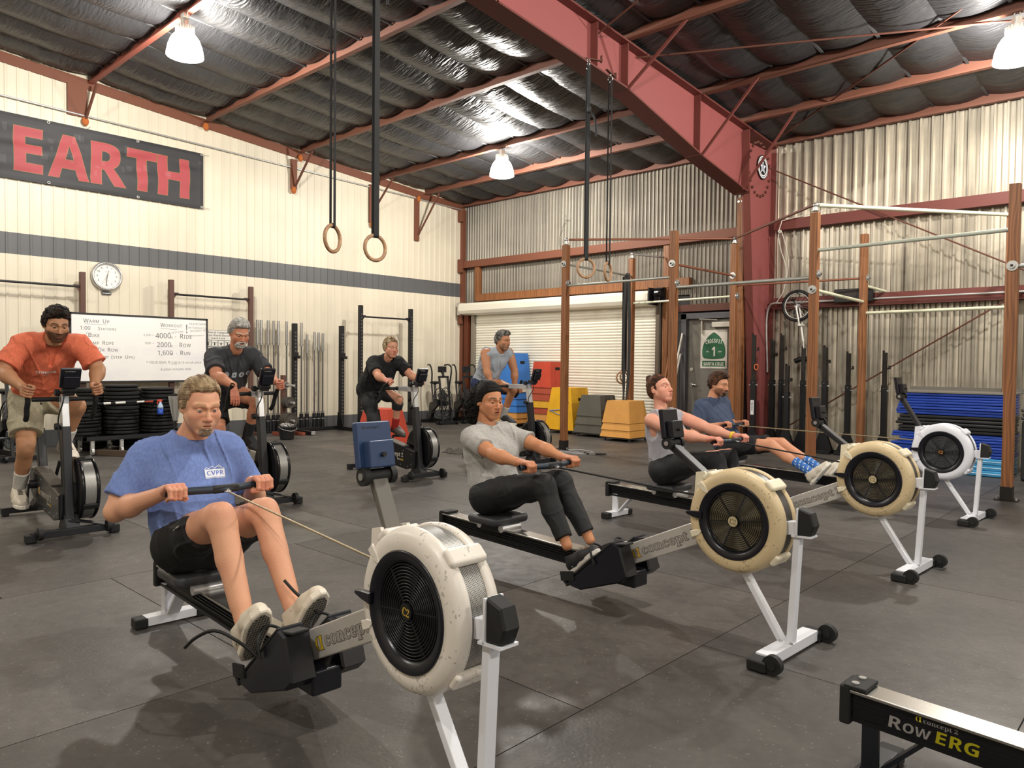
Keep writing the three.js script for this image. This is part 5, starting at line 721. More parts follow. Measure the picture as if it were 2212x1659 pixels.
// ---------- the four cyclists ----------
const bikePlace = (f) => ({ pos: [f[0] - 1.2 * Math.cos(0.04), 0, f[1] - 1.2 * Math.sin(0.04)], turn: -0.04 });
const hornHand = (x, y, z) => ({ at: [x, y, z], d: [1, -0.25, 0], n: [0.15, 0.2, Math.sign(z)], rb: 0.019 });
const pedalFoot = (x, y, z, a = 0) => ({ at: [x - 0.14 * Math.cos(a), y + 0.012 - 0.14 * Math.sin(a), z], d: [Math.cos(a), Math.sin(a), 0.05 * Math.sign(z)], u: [-Math.sin(a), Math.cos(a), 0] });
person({
  label: 'dark-haired man in an orange t-shirt and khaki shorts riding a bike', ...bikePlace([-6.03, -1.78]), cell: 0.0095, headCell: 0.003, handCell: 0.0031,
  skin: '#b58562', red: '#a0684e', hairC: '#1f1712', brow: '#221813', stubble: '#2f211a', stubK: 0.82, lip: '#8c5248', eye: '#231a14', arm: 1.12, leg: 1.1, girth: 1.08,
  j: { hip: [0.2, 0.985], shR: [0.6, 1.405, 0.2], shL: [0.64, 1.415, -0.2], elR: [0.64, 1.2, 0.33], elL: [0.73, 1.22, -0.3], kR: [0.45, 0.6, 0.14], kL: [0.6, 0.93, -0.19], anR: [0.235, 0.25, 0.145], anL: [0.38, 0.6, -0.14], neck: [0.68, 1.46, 0] },
  head: { c: [0.775, 1.562, 0], pitch: 0.32, yaw: 0.0, s: 1.03 }, arc: 0.05,
  hand: { R: hornHand(0.945, 1.06, 0.226), L: hornHand(0.945, 1.07, -0.226) }, foot: { R: pedalFoot(0.31, 0.125, 0.15, -0.12), L: pedalFoot(0.46, 0.475, -0.15, -0.15) },
  hair: ({ base }) => ({ hair: { F: new Field([...cranium(0.016), ell([0, 0.105, 0.02], [0.068, 0.04, 0.075], 0.03)], [hairCut(() => -0.004)], (x, y, z) => 0.009 * noise3(x * 55, y * 45, z * 50) + 0.005 * noise3(x * 130, y * 100, z * 110)), h: 0.0032, col: tone('#120d0a', '#3a291e', 70, 13) } }),
  shirt: { c: '#f9805c', sleeve: 0.78, hem: -0.02, loose: 0.022, flare: 0.026, wrinkle: 0.007, neck: 0.076, vneck: 1, prints: [{ map: crossfit, t: 0.66, x: 0.02, w: 0.15, h: 0.06 }] },
  shorts: { c: '#b9b196', to: 0.74, r: 0.115 }, shoe: { c: '#cfc6b4', lace: '#4a453e', k: 1.06 }, sock: { h: 0.42, c: '#e2dfd8' },
});
person({
  label: 'white-haired bearded man in a charcoal t-shirt riding a bike', ...bikePlace([-6.09, -3.37]), cell: 0.0105, handCell: 0.0034,
  skin: '#c58a6a', red: '#b5604e', hairC: '#d9d6ce', brow: '#b9b2a6', eye: '#4a4a48', girth: 1.16, arm: 1.12, leg: 1.06,
  j: { hip: [0.2, 0.965], shR: [0.45, 1.335, 0.2], shL: [0.46, 1.345, -0.2], elR: [0.68, 1.16, 0.26], elL: [0.64, 1.16, -0.26], kR: [0.46, 0.6, 0.14], kL: [0.64, 0.94, -0.16], anR: [0.23, 0.25, 0.145], anL: [0.45, 0.58, -0.14], neck: [0.5, 1.42, 0] },
  head: { c: [0.585, 1.56, 0], pitch: 0.42, yaw: 0.08, s: 1.02 }, arc: 0.03,
  hand: { R: { at: [0.9, 1.06, 0.2], d: [0.45, -1, 0.05], n: [1, 0.45, 0.1], relaxed: 1 }, L: hornHand(0.93, 1.08, -0.228) }, foot: { R: pedalFoot(0.31, 0.125, 0.15, -0.1), L: pedalFoot(0.5, 0.44, -0.15, -0.3) },
  hair: ({ base }) => ({ hair: { F: new Field([...cranium(0.017), ell([0, 0.1, 0.025], [0.066, 0.042, 0.072], 0.03)], [hairCut(() => 0.002, 0.007)], strands(0.006, 70, 40, 40, 5)), col: tone('#b5b2aa', '#e9e6de', 70, 15) }, beard: beardOf(base, (x, y, z) => Math.max(Math.hypot(x / 0.05, (y + 0.088) / 0.045) * 0.03 - 0.03, 0.02 - z, lipGap(x, y, z) - 0.001), 0.007, 0, tone('#cfccc4', '#efece4', 120, 5)) }),
  shirt: { c: '#3a3b3f', sleeve: 0.78, hem: -0.03, loose: 0.02, flare: 0.026, wrinkle: 0.006, vneck: 1, prints: [{ map: badges, t: 0.72, x: -0.03, w: 0.29, h: 0.078 }] },
  shorts: { c: '#161618', to: 0.7, r: 0.11 }, shoe: { c: '#1c1c1e', sole: '#b9b4a8', mark: '#2c2c2e', k: 1.05 }, sock: { h: 0.36, c: '#2b2b2e' },
});
person({
  label: 'woman in a black t-shirt and cropped black leggings riding a bike', ...bikePlace([-6.38, -5.4]), fem: 1, cell: 0.0105, handCell: 0.0034,
  skin: '#d09a7c', red: '#c06a5c', hairC: '#a9845c', brow: '#9a7658', lip: '#b5605a', eye: '#4a4a40', leg: 1.0, arm: 0.95, girth: 1.12,
  j: { hip: [0.17, 0.96], shR: [0.42, 1.285, 0.175], shL: [0.455, 1.3, -0.175], elR: [0.64, 1.14, 0.235], elL: [0.64, 1.15, -0.225], kR: [0.37, 0.61, 0.115], kL: [0.54, 0.87, -0.125], anR: [0.18, 0.3, 0.13], anL: [0.46, 0.56, -0.13], neck: [0.47, 1.345, 0] },
  head: { c: [0.55, 1.475, 0], pitch: 0.14, yaw: 0.12, s: 0.95 }, arc: 0.04,
  hand: { R: { at: [0.815, 1.075, 0.2], d: [1, -0.2, 0], n: [0.1, 0.7, 0.7], rb: 0.014 }, L: hornHand(0.835, 1.075, -0.228) }, foot: { R: pedalFoot(0.27, 0.17, 0.15, -0.3), L: pedalFoot(0.49, 0.43, -0.15, -0.25) },
  hair: () => ({ hair: { F: new Field([...cranium(0.012), ell([0, 0.0, -0.12], [0.04, 0.04, 0.035], 0.02), cap([0, -0.01, -0.14], [0.005, -0.05, -0.165], 0.03, 0.012, 0.02), cap([0.07, 0.05, 0.02], [0.078, -0.045, 0.0], 0.012, 0.006, 0.02), cap([-0.07, 0.05, 0.02], [-0.078, -0.055, 0.0], 0.012, 0.006, 0.02)], [hairCut(() => 0.0, 0.003, 0.006, 0.013)], strands(0.005, 80, 36, 36, 6)), lo: [-0.12, -0.14, -0.21], col: tone('#7d5d3c', '#dcc59c', 75, 17) } }),
  shirt: { c: '#131315', sleeve: 0.72, hem: -0.1, loose: 0.026, flare: 0.026, wrinkle: 0.006, neck: 0.07, prints: [{ map: smallMark, t: 0.66, x: -0.06, w: 0.09, h: 0.09 }] }, tights: { c: '#1b1c1f', to: 0.4 }, shoe: { c: '#5a524c', sole: '#3a3634', lace: '#6a625a' }, sock: { h: 0.24, c: '#b5261e' },
});
person({
  label: 'grey-haired man in a pale sleeveless shirt leaning over a bike', ...bikePlace([-6.26, -7.2]), cell: 0.0105, handCell: 0.0036,
  skin: '#b57f5c', red: '#a06248', hairC: '#6f6b66', brow: '#4a443e', stubble: '#8a6c58', eye: '#3a3a36', arm: 1.06,
  j: { hip: [0.15, 1.03], shR: [0.385, 1.43, 0.205], shL: [0.425, 1.45, -0.205], elR: [0.47, 1.2, 0.245], elL: [0.49, 1.2, -0.245], kR: [0.42, 0.64, 0.12], kL: [0.58, 0.95, -0.14], anR: [0.235, 0.25, 0.145], anL: [0.4, 0.61, -0.14], neck: [0.45, 1.475, 0] },
  head: { c: [0.515, 1.605, 0], pitch: 0.16, yaw: -0.12, s: 1.02 }, arc: 0.02,
  hand: { R: hornHand(0.63, 1.035, 0.226), L: hornHand(0.605, 0.95, -0.226) }, foot: { R: pedalFoot(0.31, 0.125, 0.15, -0.1), L: pedalFoot(0.46, 0.475, -0.15, -0.15) },
  hair: () => ({ hair: { F: new Field([...cranium(0.014), ell([0, 0.105, 0.03], [0.06, 0.036, 0.066], 0.03)], [hairCut(() => 0.002, 0.007)], (x, y, z) => 0.008 * noise3(x * 60, y * 50, z * 55) + 0.005 * noise3(x * 140, y * 110, z * 120)), col: tone('#3a3835', '#a9a59c', 80, 19) } }),
  shirt: { c: '#b4bcc6', hem: -0.02, loose: 0.022, wrinkle: 0.006, neck: 0.072, tank: 0.052 }, shorts: { c: '#26345c', to: 0.7, r: 0.105 }, shoe: { c: '#3a3a3c' }, sock: { h: 0.3, c: '#d9d6cf' },
});

const ORD = ['first', 'second', 'third', 'fourth', 'fifth', 'sixth', 'seventh', 'eighth', 'ninth', 'tenth', 'eleventh', 'twelfth', 'thirteenth', 'fourteenth', 'fifteenth', 'sixteenth', 'seventeenth', 'eighteenth', 'nineteenth', 'twentieth'];
const ord = (i, n, side) => (i === 0 ? side : i === n - 1 ? (side === 'topmost' ? 'lowest' : 'rightmost') : ORD[i] + (side === 'topmost' ? ' from the top' : ' from the left'));
// ---------- timber pull-up rig ----------
{
  const t = thing('pull_up_rig', 'timber pull-up rig of tall posts joined by steel pipes, before the corrugated wall', 'pull-up rig', [0, 0, 0]);
  const P = { 1: [-7.2, -8.85], 3: [-5.33, -8.85], 5: [-3.45, -8.85], 7: [-1.455, -8.7], 2: [-7.53, -11.1], 4: [-5.41, -10.74], 6: [-3.63, -11.1], 8: [-1.86, -10.95] }, w = 0.093;
  const steel = M('#2a2724', 0.5, 0.5), pipeG = M('#a9aba3', 0.4, 0.45), pipeC = M('#8e5a45', 0.45, 0.3), pipeY = M('#dfe0c4', 0.4, 0.2), fit = M('#b4b5b2', 0.35, 0.7);
  for (const [k, [x, z]] of Object.entries(P)) {
    const h = k % 2 ? 3.1 : 3.17, p = obj('post', box(w, h - 0.02, w, x, h / 2 + 0.01, z, 0.006), MW.wood, t);
    obj('post_base', [box(w + 0.012, 0.13, w + 0.012, x, 0.075, z, 0.003), box(0.2, 0.01, 0.13, x, 0.006, z)], steel, p);
    obj('anchor_bolt', [-1, 1].map((s) => cyl(0.012, 0.03, x + s * 0.08, 0.02, z + 0.02, 'y', 6)), fit, p);
  }
  obj('post', box(0.12, 3.9, 0.1, -5.42, 1.96, -10.98, 0.006), MW.wood, t);
  for (const s of [-0.03, 0.03]) obj('washer', cyl(0.018, 0.01, -5.42 + s, 3.85, -10.926, 'z', 16), fit, t);
  const at = (k, y) => [P[k][0], y, P[k][1]];
  const pipe = (a, b, r, m) => { const d = nrm(sub(b, a)); obj('pipe', rod(add(a, mul(d, 0.04)), add(b, mul(d, -0.04)), r, 12), m, t); };
  const flange = (k, y, axis, s) => { const [x, z] = P[k], g = axis === 'z' ? [cyl(0.05, 0.012, x, y, z + s * (w / 2 + 0.006), 'z', 24), cyl(0.026, 0.035, x, y, z + s * (w / 2 + 0.018), 'z', 16)] : [cyl(0.05, 0.012, x + s * (w / 2 + 0.006), y, z, 'x', 24), cyl(0.026, 0.035, x + s * (w / 2 + 0.018), y, z, 'x', 16)]; obj('pipe_flange', g, fit, t); obj('flange_bore', axis === 'z' ? cyl(0.013, 0.004, x, y, z + s * (w / 2 + 0.037), 'z', 12) : cyl(0.013, 0.004, x + s * (w / 2 + 0.037), y, z, 'x', 12), steel, t); };
  const elbow = (p) => obj('pipe_elbow', [cyl(0.03, 0.03, p[0], p[1] - 0.045, p[2], 'y', 16), cyl(0.02, 0.07, p[0], p[1] - 0.02, p[2], 'y', 16), new THREE.SphereGeometry(0.03, 16, 12).translate(...p), cyl(0.045, 0.01, p[0], p[1] - 0.065, p[2], 'y', 20)], fit, t);
  for (const [k, y] of [[1, 3.18], [4, 3.25], [5, 3.19], [2, 3.25]]) elbow(at(k, y));
  pipe(at(1, 3.18), at(4, 3.25), 0.017, pipeC); pipe(at(4, 3.25), at(5, 3.2), 0.017, M('#6f4a3e', 0.45, 0.3)); pipe(at(5, 3.19), at(8, 3.19), 0.024, pipeY); pipe(at(2, 3.25), [-7.2, 3.22, -11.68], 0.018, fit);
  pipe(at(1, 2.81), at(2, 2.86), 0.018, pipeG); pipe(at(1, 2.485), at(3, 2.485), 0.018, pipeG); pipe(at(2, 2.38), at(4, 2.37), 0.018, pipeY); pipe(at(3, 2.66), at(4, 2.68), 0.018, pipeC); pipe(at(3, 2.345), at(5, 2.345), 0.021, pipeG); pipe(at(4, 2.53), at(6, 2.55), 0.016, pipeC); pipe(at(5, 2.2), at(6, 2.22), 0.022, pipeY); pipe(at(5, 2.66), at(7, 2.66), 0.021, M('#b9beb0', 0.4, 0.3)); pipe(at(6, 2.06), at(8, 2.06), 0.022, pipeY); pipe(at(6, 2.45), [-3.5, 2.4, -11.7], 0.02, pipeY); pipe(at(7, 2.3), [XR - 6, 2.3, -8.6], 0.02, pipeG);
  for (const a of [[1, 2.81, 'z', 1], [1, 2.52, 'x', 1], [3, 2.66, 'z', 1], [3, 2.4, 'x', 1], [5, 2.38, 'x', 1], [5, 2.2, 'z', 1], [4, 2.37, 'x', 1], [6, 2.55, 'x', 1], [7, 2.3, 'z', 1], [4, 2.68, 'z', 1]]) flange(...a);
}
// ---------- gymnastic rings ----------
function ring(label, pos, top, turn, o = {}) {
  const t = thing('gymnastic_ring', label, 'gymnastic ring', pos, turn, 'gymnastic rings'), woodM = M('#ffffff', 0.5, 0, { map: ringWood }), strap = M('#121214', 0.7), L = top - pos[1];
  obj('ring', new THREE.TorusGeometry(0.104, 0.0155, 16, 56), woodM, t);
  const w = o.w ?? 0.038; obj('strap', [box(w, L - 0.12, 0.003, 0, 0.104 + (L - 0.12) / 2, 0.019), box(w, L - 0.12, 0.003, 0, 0.104 + (L - 0.12) / 2, -0.019), cyl(0.02, w, 0, 0.104, 0, 'x', 16)], strap, t);
  if (o.buckle) { const y = o.buckle - pos[1]; obj('buckle', box(0.05, 0.06, 0.02, 0, y, 0.028, 0.004), M('#3b3b3d', 0.4, 0.6), t); obj('strap_tail', tube([[0, y - 0.02, 0.03], [0.04, y - 0.06, 0.05], [0.07, y - 0.16, 0.06], [0.08, y - 0.3, 0.05]], 0.012, 6, 16), strap, t); }
  if (o.hook) obj('carabiner', [torus(0.028, 0.006, 0, L - 0.02, 0, 'x', 6, 18), torus(0.022, 0.006, 0, L - 0.065, 0, 'z', 6, 18), torus(0.018, 0.005, 0, L + 0.02, 0, 'z', 6, 16)], MW.chrome, t);
  if (o.hook) obj('beam_clip', [box(0.3, 0.012, 0.03, 0.02, L + 0.04, 0), box(0.012, 0.08, 0.03, 0.16, L + 0.06, 0)], MW.rustDark, t);
  return t;
}
const ringWood = tex(128, 128, (u, v) => { const k = fbm(u, v, 6, 20, 171, 4), c = fbm(u, v, 4, 4, 173, 3) > 0.58 ? 1.1 : 0.94; return [(148 + 50 * k) * c, (112 + 44 * k) * c, (82 + 34 * k) * c]; }, [0.15, 0.15], true);
ring('wooden ring on a twin black strap, left one of the near pair', [-5.2, 2.29, -3.42], 4.98, 1.95, { buckle: 4.55, w: 0.03 });
ring('wooden ring on a wide black strap, right one of the near pair', [-5.2, 2.265, -3.84], 4.96, 1.55, { w: 0.05, buckle: 4.6 });
ring('wooden ring seen flat, left one of the far pair hooked to the red beam', [-5.2, 2.385, -6.75], 4.68, 1.1, { hook: 1, buckle: 4.15, w: 0.04 });
ring('wooden ring seen nearly edge-on, right one of the far pair hooked to the red beam', [-5.2, 2.385, -7.17], 4.64, 1.84, { hook: 1, w: 0.04 });
{
  const a = ring('wooden ring hanging low on the timber post, in front of its twin', [-7.62, 1.07, -10.98], 2.86, 0.9, { w: 0.025 });
  dup(a, [-7.56, 1.09, -10.99], 1.15, 'wooden ring hanging low on the timber post, behind its twin');
  const band = M('#2c2b2a', 0.75);
  for (const [dx, y0, l] of [[0, 0.56, 'wide black resistance band looped over the rig pipe beside the low rings'], [0.07, 0.42, 'narrow black resistance band looped over the rig pipe, longer than its neighbour']]) {
    const b = thing('resistance_band', l, 'resistance band', [-7.5 + dx, 0, -10.9 + dx], 0.6, 'resistance bands on the rig');
    const pts = (s) => [[s * 0.02, 2.88, 0], [s * 0.045, 2.2, 0.01], [s * 0.05, 1.5, 0.02], [s * 0.035, 0.95, 0.01], [s * 0.012 - dx * 0.9, y0, 0]];
    obj('loop', [-1, 1].map((s) => { const g = tube(pts(s), 0.018, 6, 30); return g.scale(1, 1, 0.35); }), band, b);
  }
}
// ---------- stacked jump boxes ----------
function frustum(w0, d0, w1, d1, h) {
  const c = (w, d, y) => [[-w / 2, y, d / 2], [w / 2, y, d / 2], [w / 2, y, -d / 2], [-w / 2, y, -d / 2]], a = c(w0, d0, 0), b = c(w1, d1, h), q = [];
  for (let i = 0; i < 4; i++) { const j = (i + 1) % 4; q.push(quad(a[i], a[j], b[j], b[i])); } q.push(quad(b[0], b[1], b[2], b[3]), quad(a[3], a[2], a[1], a[0])); return q;
}
const scuff = tex(512, 512, (u, v) => { const n = fbm(u, v, 7, 7, 181, 5), s = hsh(u * 180 | 0, v * 180 | 0, 4) > 0.992 ? -70 : 0, k = 236 + 26 * (n - 0.5) + s; return [k, k, k]; }, [0.9, 0.9], true);
const boxMat = (c) => M(c, 0.6, 0, { map: scuff }), lipM = M('#4a3a2a', 0.7);
function boxStack(kind, x, z, yaw, w0, d0, w1, d1, layers, y0, opt = {}) {
  // layers from the bottom: [height, colour, words]
  const H = layers.reduce((a, l) => a + l[0], 0); let y = 0; const n = layers.length;
  layers.forEach(([h, c, words], i) => {
    const f = (yy) => yy / H, wl = (t) => w0 + (w1 - w0) * t, dl = (t) => d0 + (d1 - d0) * t, t0 = f(y), t1 = f(y + h);
    const b = thing('jump_box', words + (n > 1 ? ', ' + ord(n - 1 - i, n, 'topmost') + ' of the ' + kind : ''), 'jump box', [x, y0 + y, z], yaw, 'stacking jump boxes');
    const lip = n > 1 && i > 0 ? 0.02 : 0, extra = n > 1 ? 0.02 : 0;
    obj('shell', frustum(wl(t0) + extra, dl(t0) + extra, wl(t1) - extra * 0.5, dl(t1) - extra * 0.5, h - 0.006), boxMat(c), b);
    if (lip) obj('lip', box(wl(t0) - 0.01, 0.012, dl(t0) - 0.01, 0, -0.006, 0), lipM, b);
    if (h > 0.25 && !opt.nohole) { obj('hand_hole', opt.holeFront ? box(0.12, 0.05, 0.01, 0, h * 0.7, (dl(t0) + (dl(t1) - dl(t0)) * 0.7) / 2 + 0.002) : box(0.01, 0.055, 0.13, (wl(t0) + (wl(t1) - wl(t0)) * 0.72) / 2 + 0.001, h * 0.72, 0), M('#1a1310', 0.9), b); }
    if (opt.art && i === n - 1) { const g = opt.art(wl, dl, h); const m = obj('wave_print', g, M('#7a8bb0', 0.6), b); }
    y += h;
  });
}
function dolly(label, x, z, yaw, w, d) {
  const t = thing('box_dolly', label, 'dolly', [x, 0, z], yaw, 'low wheeled dollies under the jump boxes'); obj('deck', box(w, 0.025, d, 0, 0.0575, 0, 0.004), M('#3a3530', 0.7), t);
  for (const a of [-1, 1]) for (const b of [-1, 1]) obj('caster', [cyl(0.02, 0.02, a * (w / 2 - 0.06), 0.021, b * (d / 2 - 0.06), 'x', 14), box(0.02, 0.02, 0.03, a * (w / 2 - 0.06), 0.04, b * (d / 2 - 0.06))], M('#6a6a6a', 0.4, 0.5), t);
}
dolly('low wheeled dolly under the yellow jump box', -8.92, -11.13, 0, 0.7, 0.6); dolly('low wheeled dolly under the grey jump boxes', -8.15, -11.0, 0, 0.66, 0.6); dolly('low wheeled dolly under the tan jump boxes', -7.36, -10.72, 0, 0.62, 0.6); dolly('low wheeled dolly under the red-topped box stack', -9.72, -11.44, 0, 0.64, 0.56); dolly('low wheeled dolly under the blue-topped box stack', -10.72, -11.5, 0, 0.64, 0.5);
boxStack('yellow box', -8.92, -11.12, 0, 0.7, 0.62, 0.46, 0.5, [[0.79, '#f0b418', 'tall yellow jump box with a blue and white wave mark']], 0.071, { holeFront: 0, art: (wl, dl, h) => [tube([[-0.25, h * 0.44, dl(0.44) / 2 + 0.006], [-0.12, h * 0.4, dl(0.4) / 2 + 0.008], [0.0, h * 0.36, dl(0.36) / 2 + 0.008], [0.12, h * 0.46, dl(0.46) / 2 + 0.006], [0.2, h * 0.66, dl(0.66) / 2 + 0.004]], 0.007, 6, 30), tube([[-0.25, h * 0.44, dl(0.44) / 2 + 0.006], [-0.1, h * 0.46, dl(0.46) / 2 + 0.006], [0.02, h * 0.47, dl(0.47) / 2 + 0.006], [0.1, h * 0.42, dl(0.42) / 2 + 0.008]], 0.01, 6, 24)] });
boxStack('grey stack', -8.15, -10.99, 0, 0.64, 0.6, 0.42, 0.45, [[0.15, '#57544c', 'charcoal grey jump box section'], [0.15, '#5c594f', 'charcoal grey jump box section'], [0.38, '#5a5850', 'charcoal grey jump box top']], 0.071);
boxStack('tan stack', -7.36, -10.71, 0, 0.6, 0.6, 0.46, 0.46, [[0.12, '#dfa04c', 'tan plywood jump box section'], [0.12, '#e2a452', 'tan plywood jump box section'], [0.38, '#e0a250', 'tan plywood jump box top']], 0.071, { nohole: 1 });
boxStack('red stack', -9.72, -11.44, 0, 0.62, 0.56, 0.44, 0.42, [[0.11, '#d99a4e', 'tan plywood jump box section'], [0.13, '#d99a4e', 'tan plywood jump box section'], [0.12, '#a9482e', 'dark red jump box section'], [0.14, '#e8b02a', 'yellow jump box section'], [0.14, '#b04c32', 'dark red jump box section'], [0.12, '#b04c32', 'dark red jump box section'], [0.52, '#cf4a32', 'bright red jump box top']], 0.071);
boxStack('blue stack', -10.72, -11.5, 0, 0.64, 0.5, 0.44, 0.4, [[0.1, '#d99a4e', 'tan plywood jump box section'], [0.12, '#d99a4e', 'tan plywood jump box section'], [0.14, '#3a7fd4', 'bright blue jump box section'], [0.14, '#3a7fd4', 'bright blue jump box section'], [0.14, '#3a7fd4', 'bright blue jump box section'], [0.11, '#e6dcc6', 'cream jump box section'], [0.7, '#3c82d8', 'bright blue jump box top']], 0.071);
boxStack('red box', -9.72, -7.35, 0.35, 0.66, 0.66, 0.44, 0.44, [[0.56, '#c9452e', 'red wooden jump box standing behind the woman in black']], 0.002);
// ---------- left wall: banner, board, clock, poster ----------
{
  const b = thing('wall_banner', 'long black mesh banner with big red letters, hung high on the white wall', 'banner', [XW + 0.045, 4.33, -4.06]);
  const Wb = 3.32, Hb = 0.93, art = canvasTex(2048, 574, (g, w, h) => {
    g.fillStyle = '#343437'; g.fillRect(0, 0, w, h); g.fillStyle = '#2b2b2e'; g.fillRect(0, 0, w, 30); g.fillRect(0, h - 30, w, 30); g.fillRect(w - 34, 0, 34, h);
    const u = (z) => (-2.4 - z) / Wb * w, L = [['E', -2.97, -3.34], ['A', -3.42, -3.95], ['R', -3.98, -4.47], ['T', -4.5, -4.95], ['H', -4.97, -5.48]]; g.textBaseline = 'alphabetic';
    for (const [c, a, e] of L) { g.save(); g.font = 'bold 400px sans-serif'; const m = g.measureText(c), x0 = u(a), x1 = u(e), k = (x1 - x0) / (m.actualBoundingBoxRight + m.actualBoundingBoxLeft); g.translate(x0 + m.actualBoundingBoxLeft * k, 488); g.scale(k, 384 / (m.actualBoundingBoxAscent)); g.lineWidth = 12; g.strokeStyle = '#a0803c'; g.strokeText(c, 0, 0); g.lineWidth = 8; g.strokeStyle = '#a5454a'; g.strokeText(c, 0, 0); g.fillStyle = '#a5454a'; g.fillText(c, 0, 0); g.restore(); }
    const r = mulberry(77); for (let i = 0; i < 26; i++) { g.fillStyle = 'rgba(200,190,180,0.10)'; const x = r() * w; g.fillRect(x, 60 + r() * 380, 14 + r() * 50, 20 + r() * 70); }
  });
  const g = new THREE.PlaneGeometry(Wb, Hb, 90, 24).rotateY(PI / 2), p = g.attributes.position; for (let i = 0; i < p.count; i++) { const y = p.getY(i), z = p.getZ(i), e = Math.min(1, (Hb / 2 - Math.abs(y)) * 5) * Math.min(1, (Wb / 2 - Math.abs(z)) * 5); p.setX(i, e * (0.02 * Math.sin(y * 11 + z * 2.2 + 1.2 * Math.sin(z * 1.3)) + 0.014 * noise3(z * 1.6, y * 7, 2) + 0.006 * noise3(z * 6, y * 14, 5))); } g.computeVertexNormals();
  obj('cloth', g, new THREE.MeshPhysicalMaterial({ map: art, roughness: 0.62, side: THREE.DoubleSide }), b, true);
  for (const z of [1.66 - 0.02, 0.65, -0.6, -1.63]) for (const y of [-0.44, 0.44]) obj('grommet', torus(0.016, 0.006, 0.008, y, z, 'x', 6, 16), MW.galv, b);
  for (const [z, y, dz, dy] of [[-1.63, 0.44, -0.13, 0.02], [-1.63, -0.44, -0.15, -0.01], [0.15, 0.45, -0.07, 0.06]]) obj('tie_wire', rod([0.006, y, z], [0.0, y + dy, z + dz], 0.003, 6), M('#77736a', 0.6), b);
}
{
  const t = thing('whiteboard', 'wide whiteboard with black frame and handwritten workout, above the black plates', 'whiteboard', [-12.32, 1.47, -4.63]);
  const W = 2.04, Hh = 1.01, art = canvasTex(2048, 1014, (g, w, h) => {
    g.fillStyle = '#f4f2ee'; g.fillRect(0, 0, w, h); const r = mulberry(5); for (let i = 0; i < 40; i++) { g.fillStyle = 'rgba(190,196,205,0.05)'; g.beginPath(); g.ellipse(r() * w, 500 + r() * 500, 60 + r() * 160, 30 + r() * 60, 0, 0, 7); g.fill(); }
    const put = (s, x, y, k, c = '#55565c', rot = -0.02) => { g.save(); g.translate(x, y); g.rotate(rot); g.font = k + 'px sans-serif'; g.fillStyle = c; g.fillText(s, 0, 0); g.restore(); };
    const caps = (s, x, y, k) => { let cx = x; for (const word of s.split(' ')) { for (let i = 0; i < word.length; i++) { const kk = i ? k * 0.78 : k; g.font = kk + 'px sans-serif'; g.fillStyle = '#505157'; g.fillText(word[i], cx, y - cx * 0.004); cx += g.measureText(word[i]).width + k * 0.05; } cx += k * 0.45; } return cx; };
    const line = (x0, y0, x1, y1, lw = 4) => { g.strokeStyle = '#5c5d63'; g.lineWidth = lw; g.beginPath(); g.moveTo(x0, y0); g.lineTo(x1, y1); g.stroke(); };
    caps('WARM UP', 170, 130, 84); line(190, 148, 500, 150); put('1:00', 120, 236, 78); caps('STATIONS', 370, 236, 66);
    g.strokeStyle = '#5c5d63'; g.lineWidth = 5; g.beginPath(); g.moveTo(236, 262); g.bezierCurveTo(150, 340, 150, 600, 240, 720); g.stroke();
    caps('BIKE', 232, 344, 86); caps('JUMP ROPE', 226, 456, 78); caps('SKI OR ROW', 222, 560, 78); caps('BOX JUMP (STEP UPS)', 200, 668, 74);
    caps('WORKOUT', 1294, 150, 82); line(1300, 172, 1560, 182); put('or up in mtns', 1420, 248, 40, '#77787e', -0.1);
    put('3,200 ->', 1030, 300, 46, '#77787e'); put('4000', 1216, 330, 112); put('m', 1440, 330, 56); put('-', 1520, 320, 70); caps('RIDE', 1600, 330, 104);
    put('1600 ->', 1046, 430, 46, '#77787e'); put('2000', 1236, 470, 104); put('m', 1444, 470, 54); put('-', 1530, 460, 60); caps('ROW', 1590, 470, 98);
    put('1,600', 1246, 600, 100); put('m', 1446, 600, 54); put('-', 1540, 590, 60); caps('RUN', 1604, 600, 96);
    put('* YOUR GOAL IS', 1074, 740, 52, '#6c6d73'); put('5:40', 1466, 738, 50, '#6c6d73'); line(1462, 748, 1560, 748, 3); put('8:10 m/cah piece', 1580, 736, 50, '#6c6d73'); put('8-24ish minutes total', 1296, 850, 52, '#6c6d73');
    put('PILATES NOW', 1752, 96, 46, '#77787e'); put('ON TUESDAY 2:30 PM', 1738, 156, 40, '#77787e', 0.0); put('SATURDAY 10AM', 1770, 210, 42, '#77787e', -0.08); put('!', 1690, 230, 190, '#77787e'); line(1740, 268, 2010, 258, 3); line(1750, 282, 1960, 270, 3);
  });
  obj('panel', box(0.02, Hh, W, 0, 0, 0), MW.white, t); printed('writing', art, [[0.0115, -Hh / 2, W / 2], [0.0115, -Hh / 2, -W / 2], [0.0115, Hh / 2, -W / 2], [0.0115, Hh / 2, W / 2]], t, { rough: 0.25 });
  const fm = M('#18181a', 0.4); for (const s of [-1, 1]) { obj('frame_rail', box(0.03, 0.028, W + 0.04, 0.002, s * (Hh / 2 + 0.006), 0), fm, t); obj('frame_rail', box(0.03, Hh + 0.03, 0.028, 0.002, 0, s * (W / 2 + 0.006)), fm, t); }
}
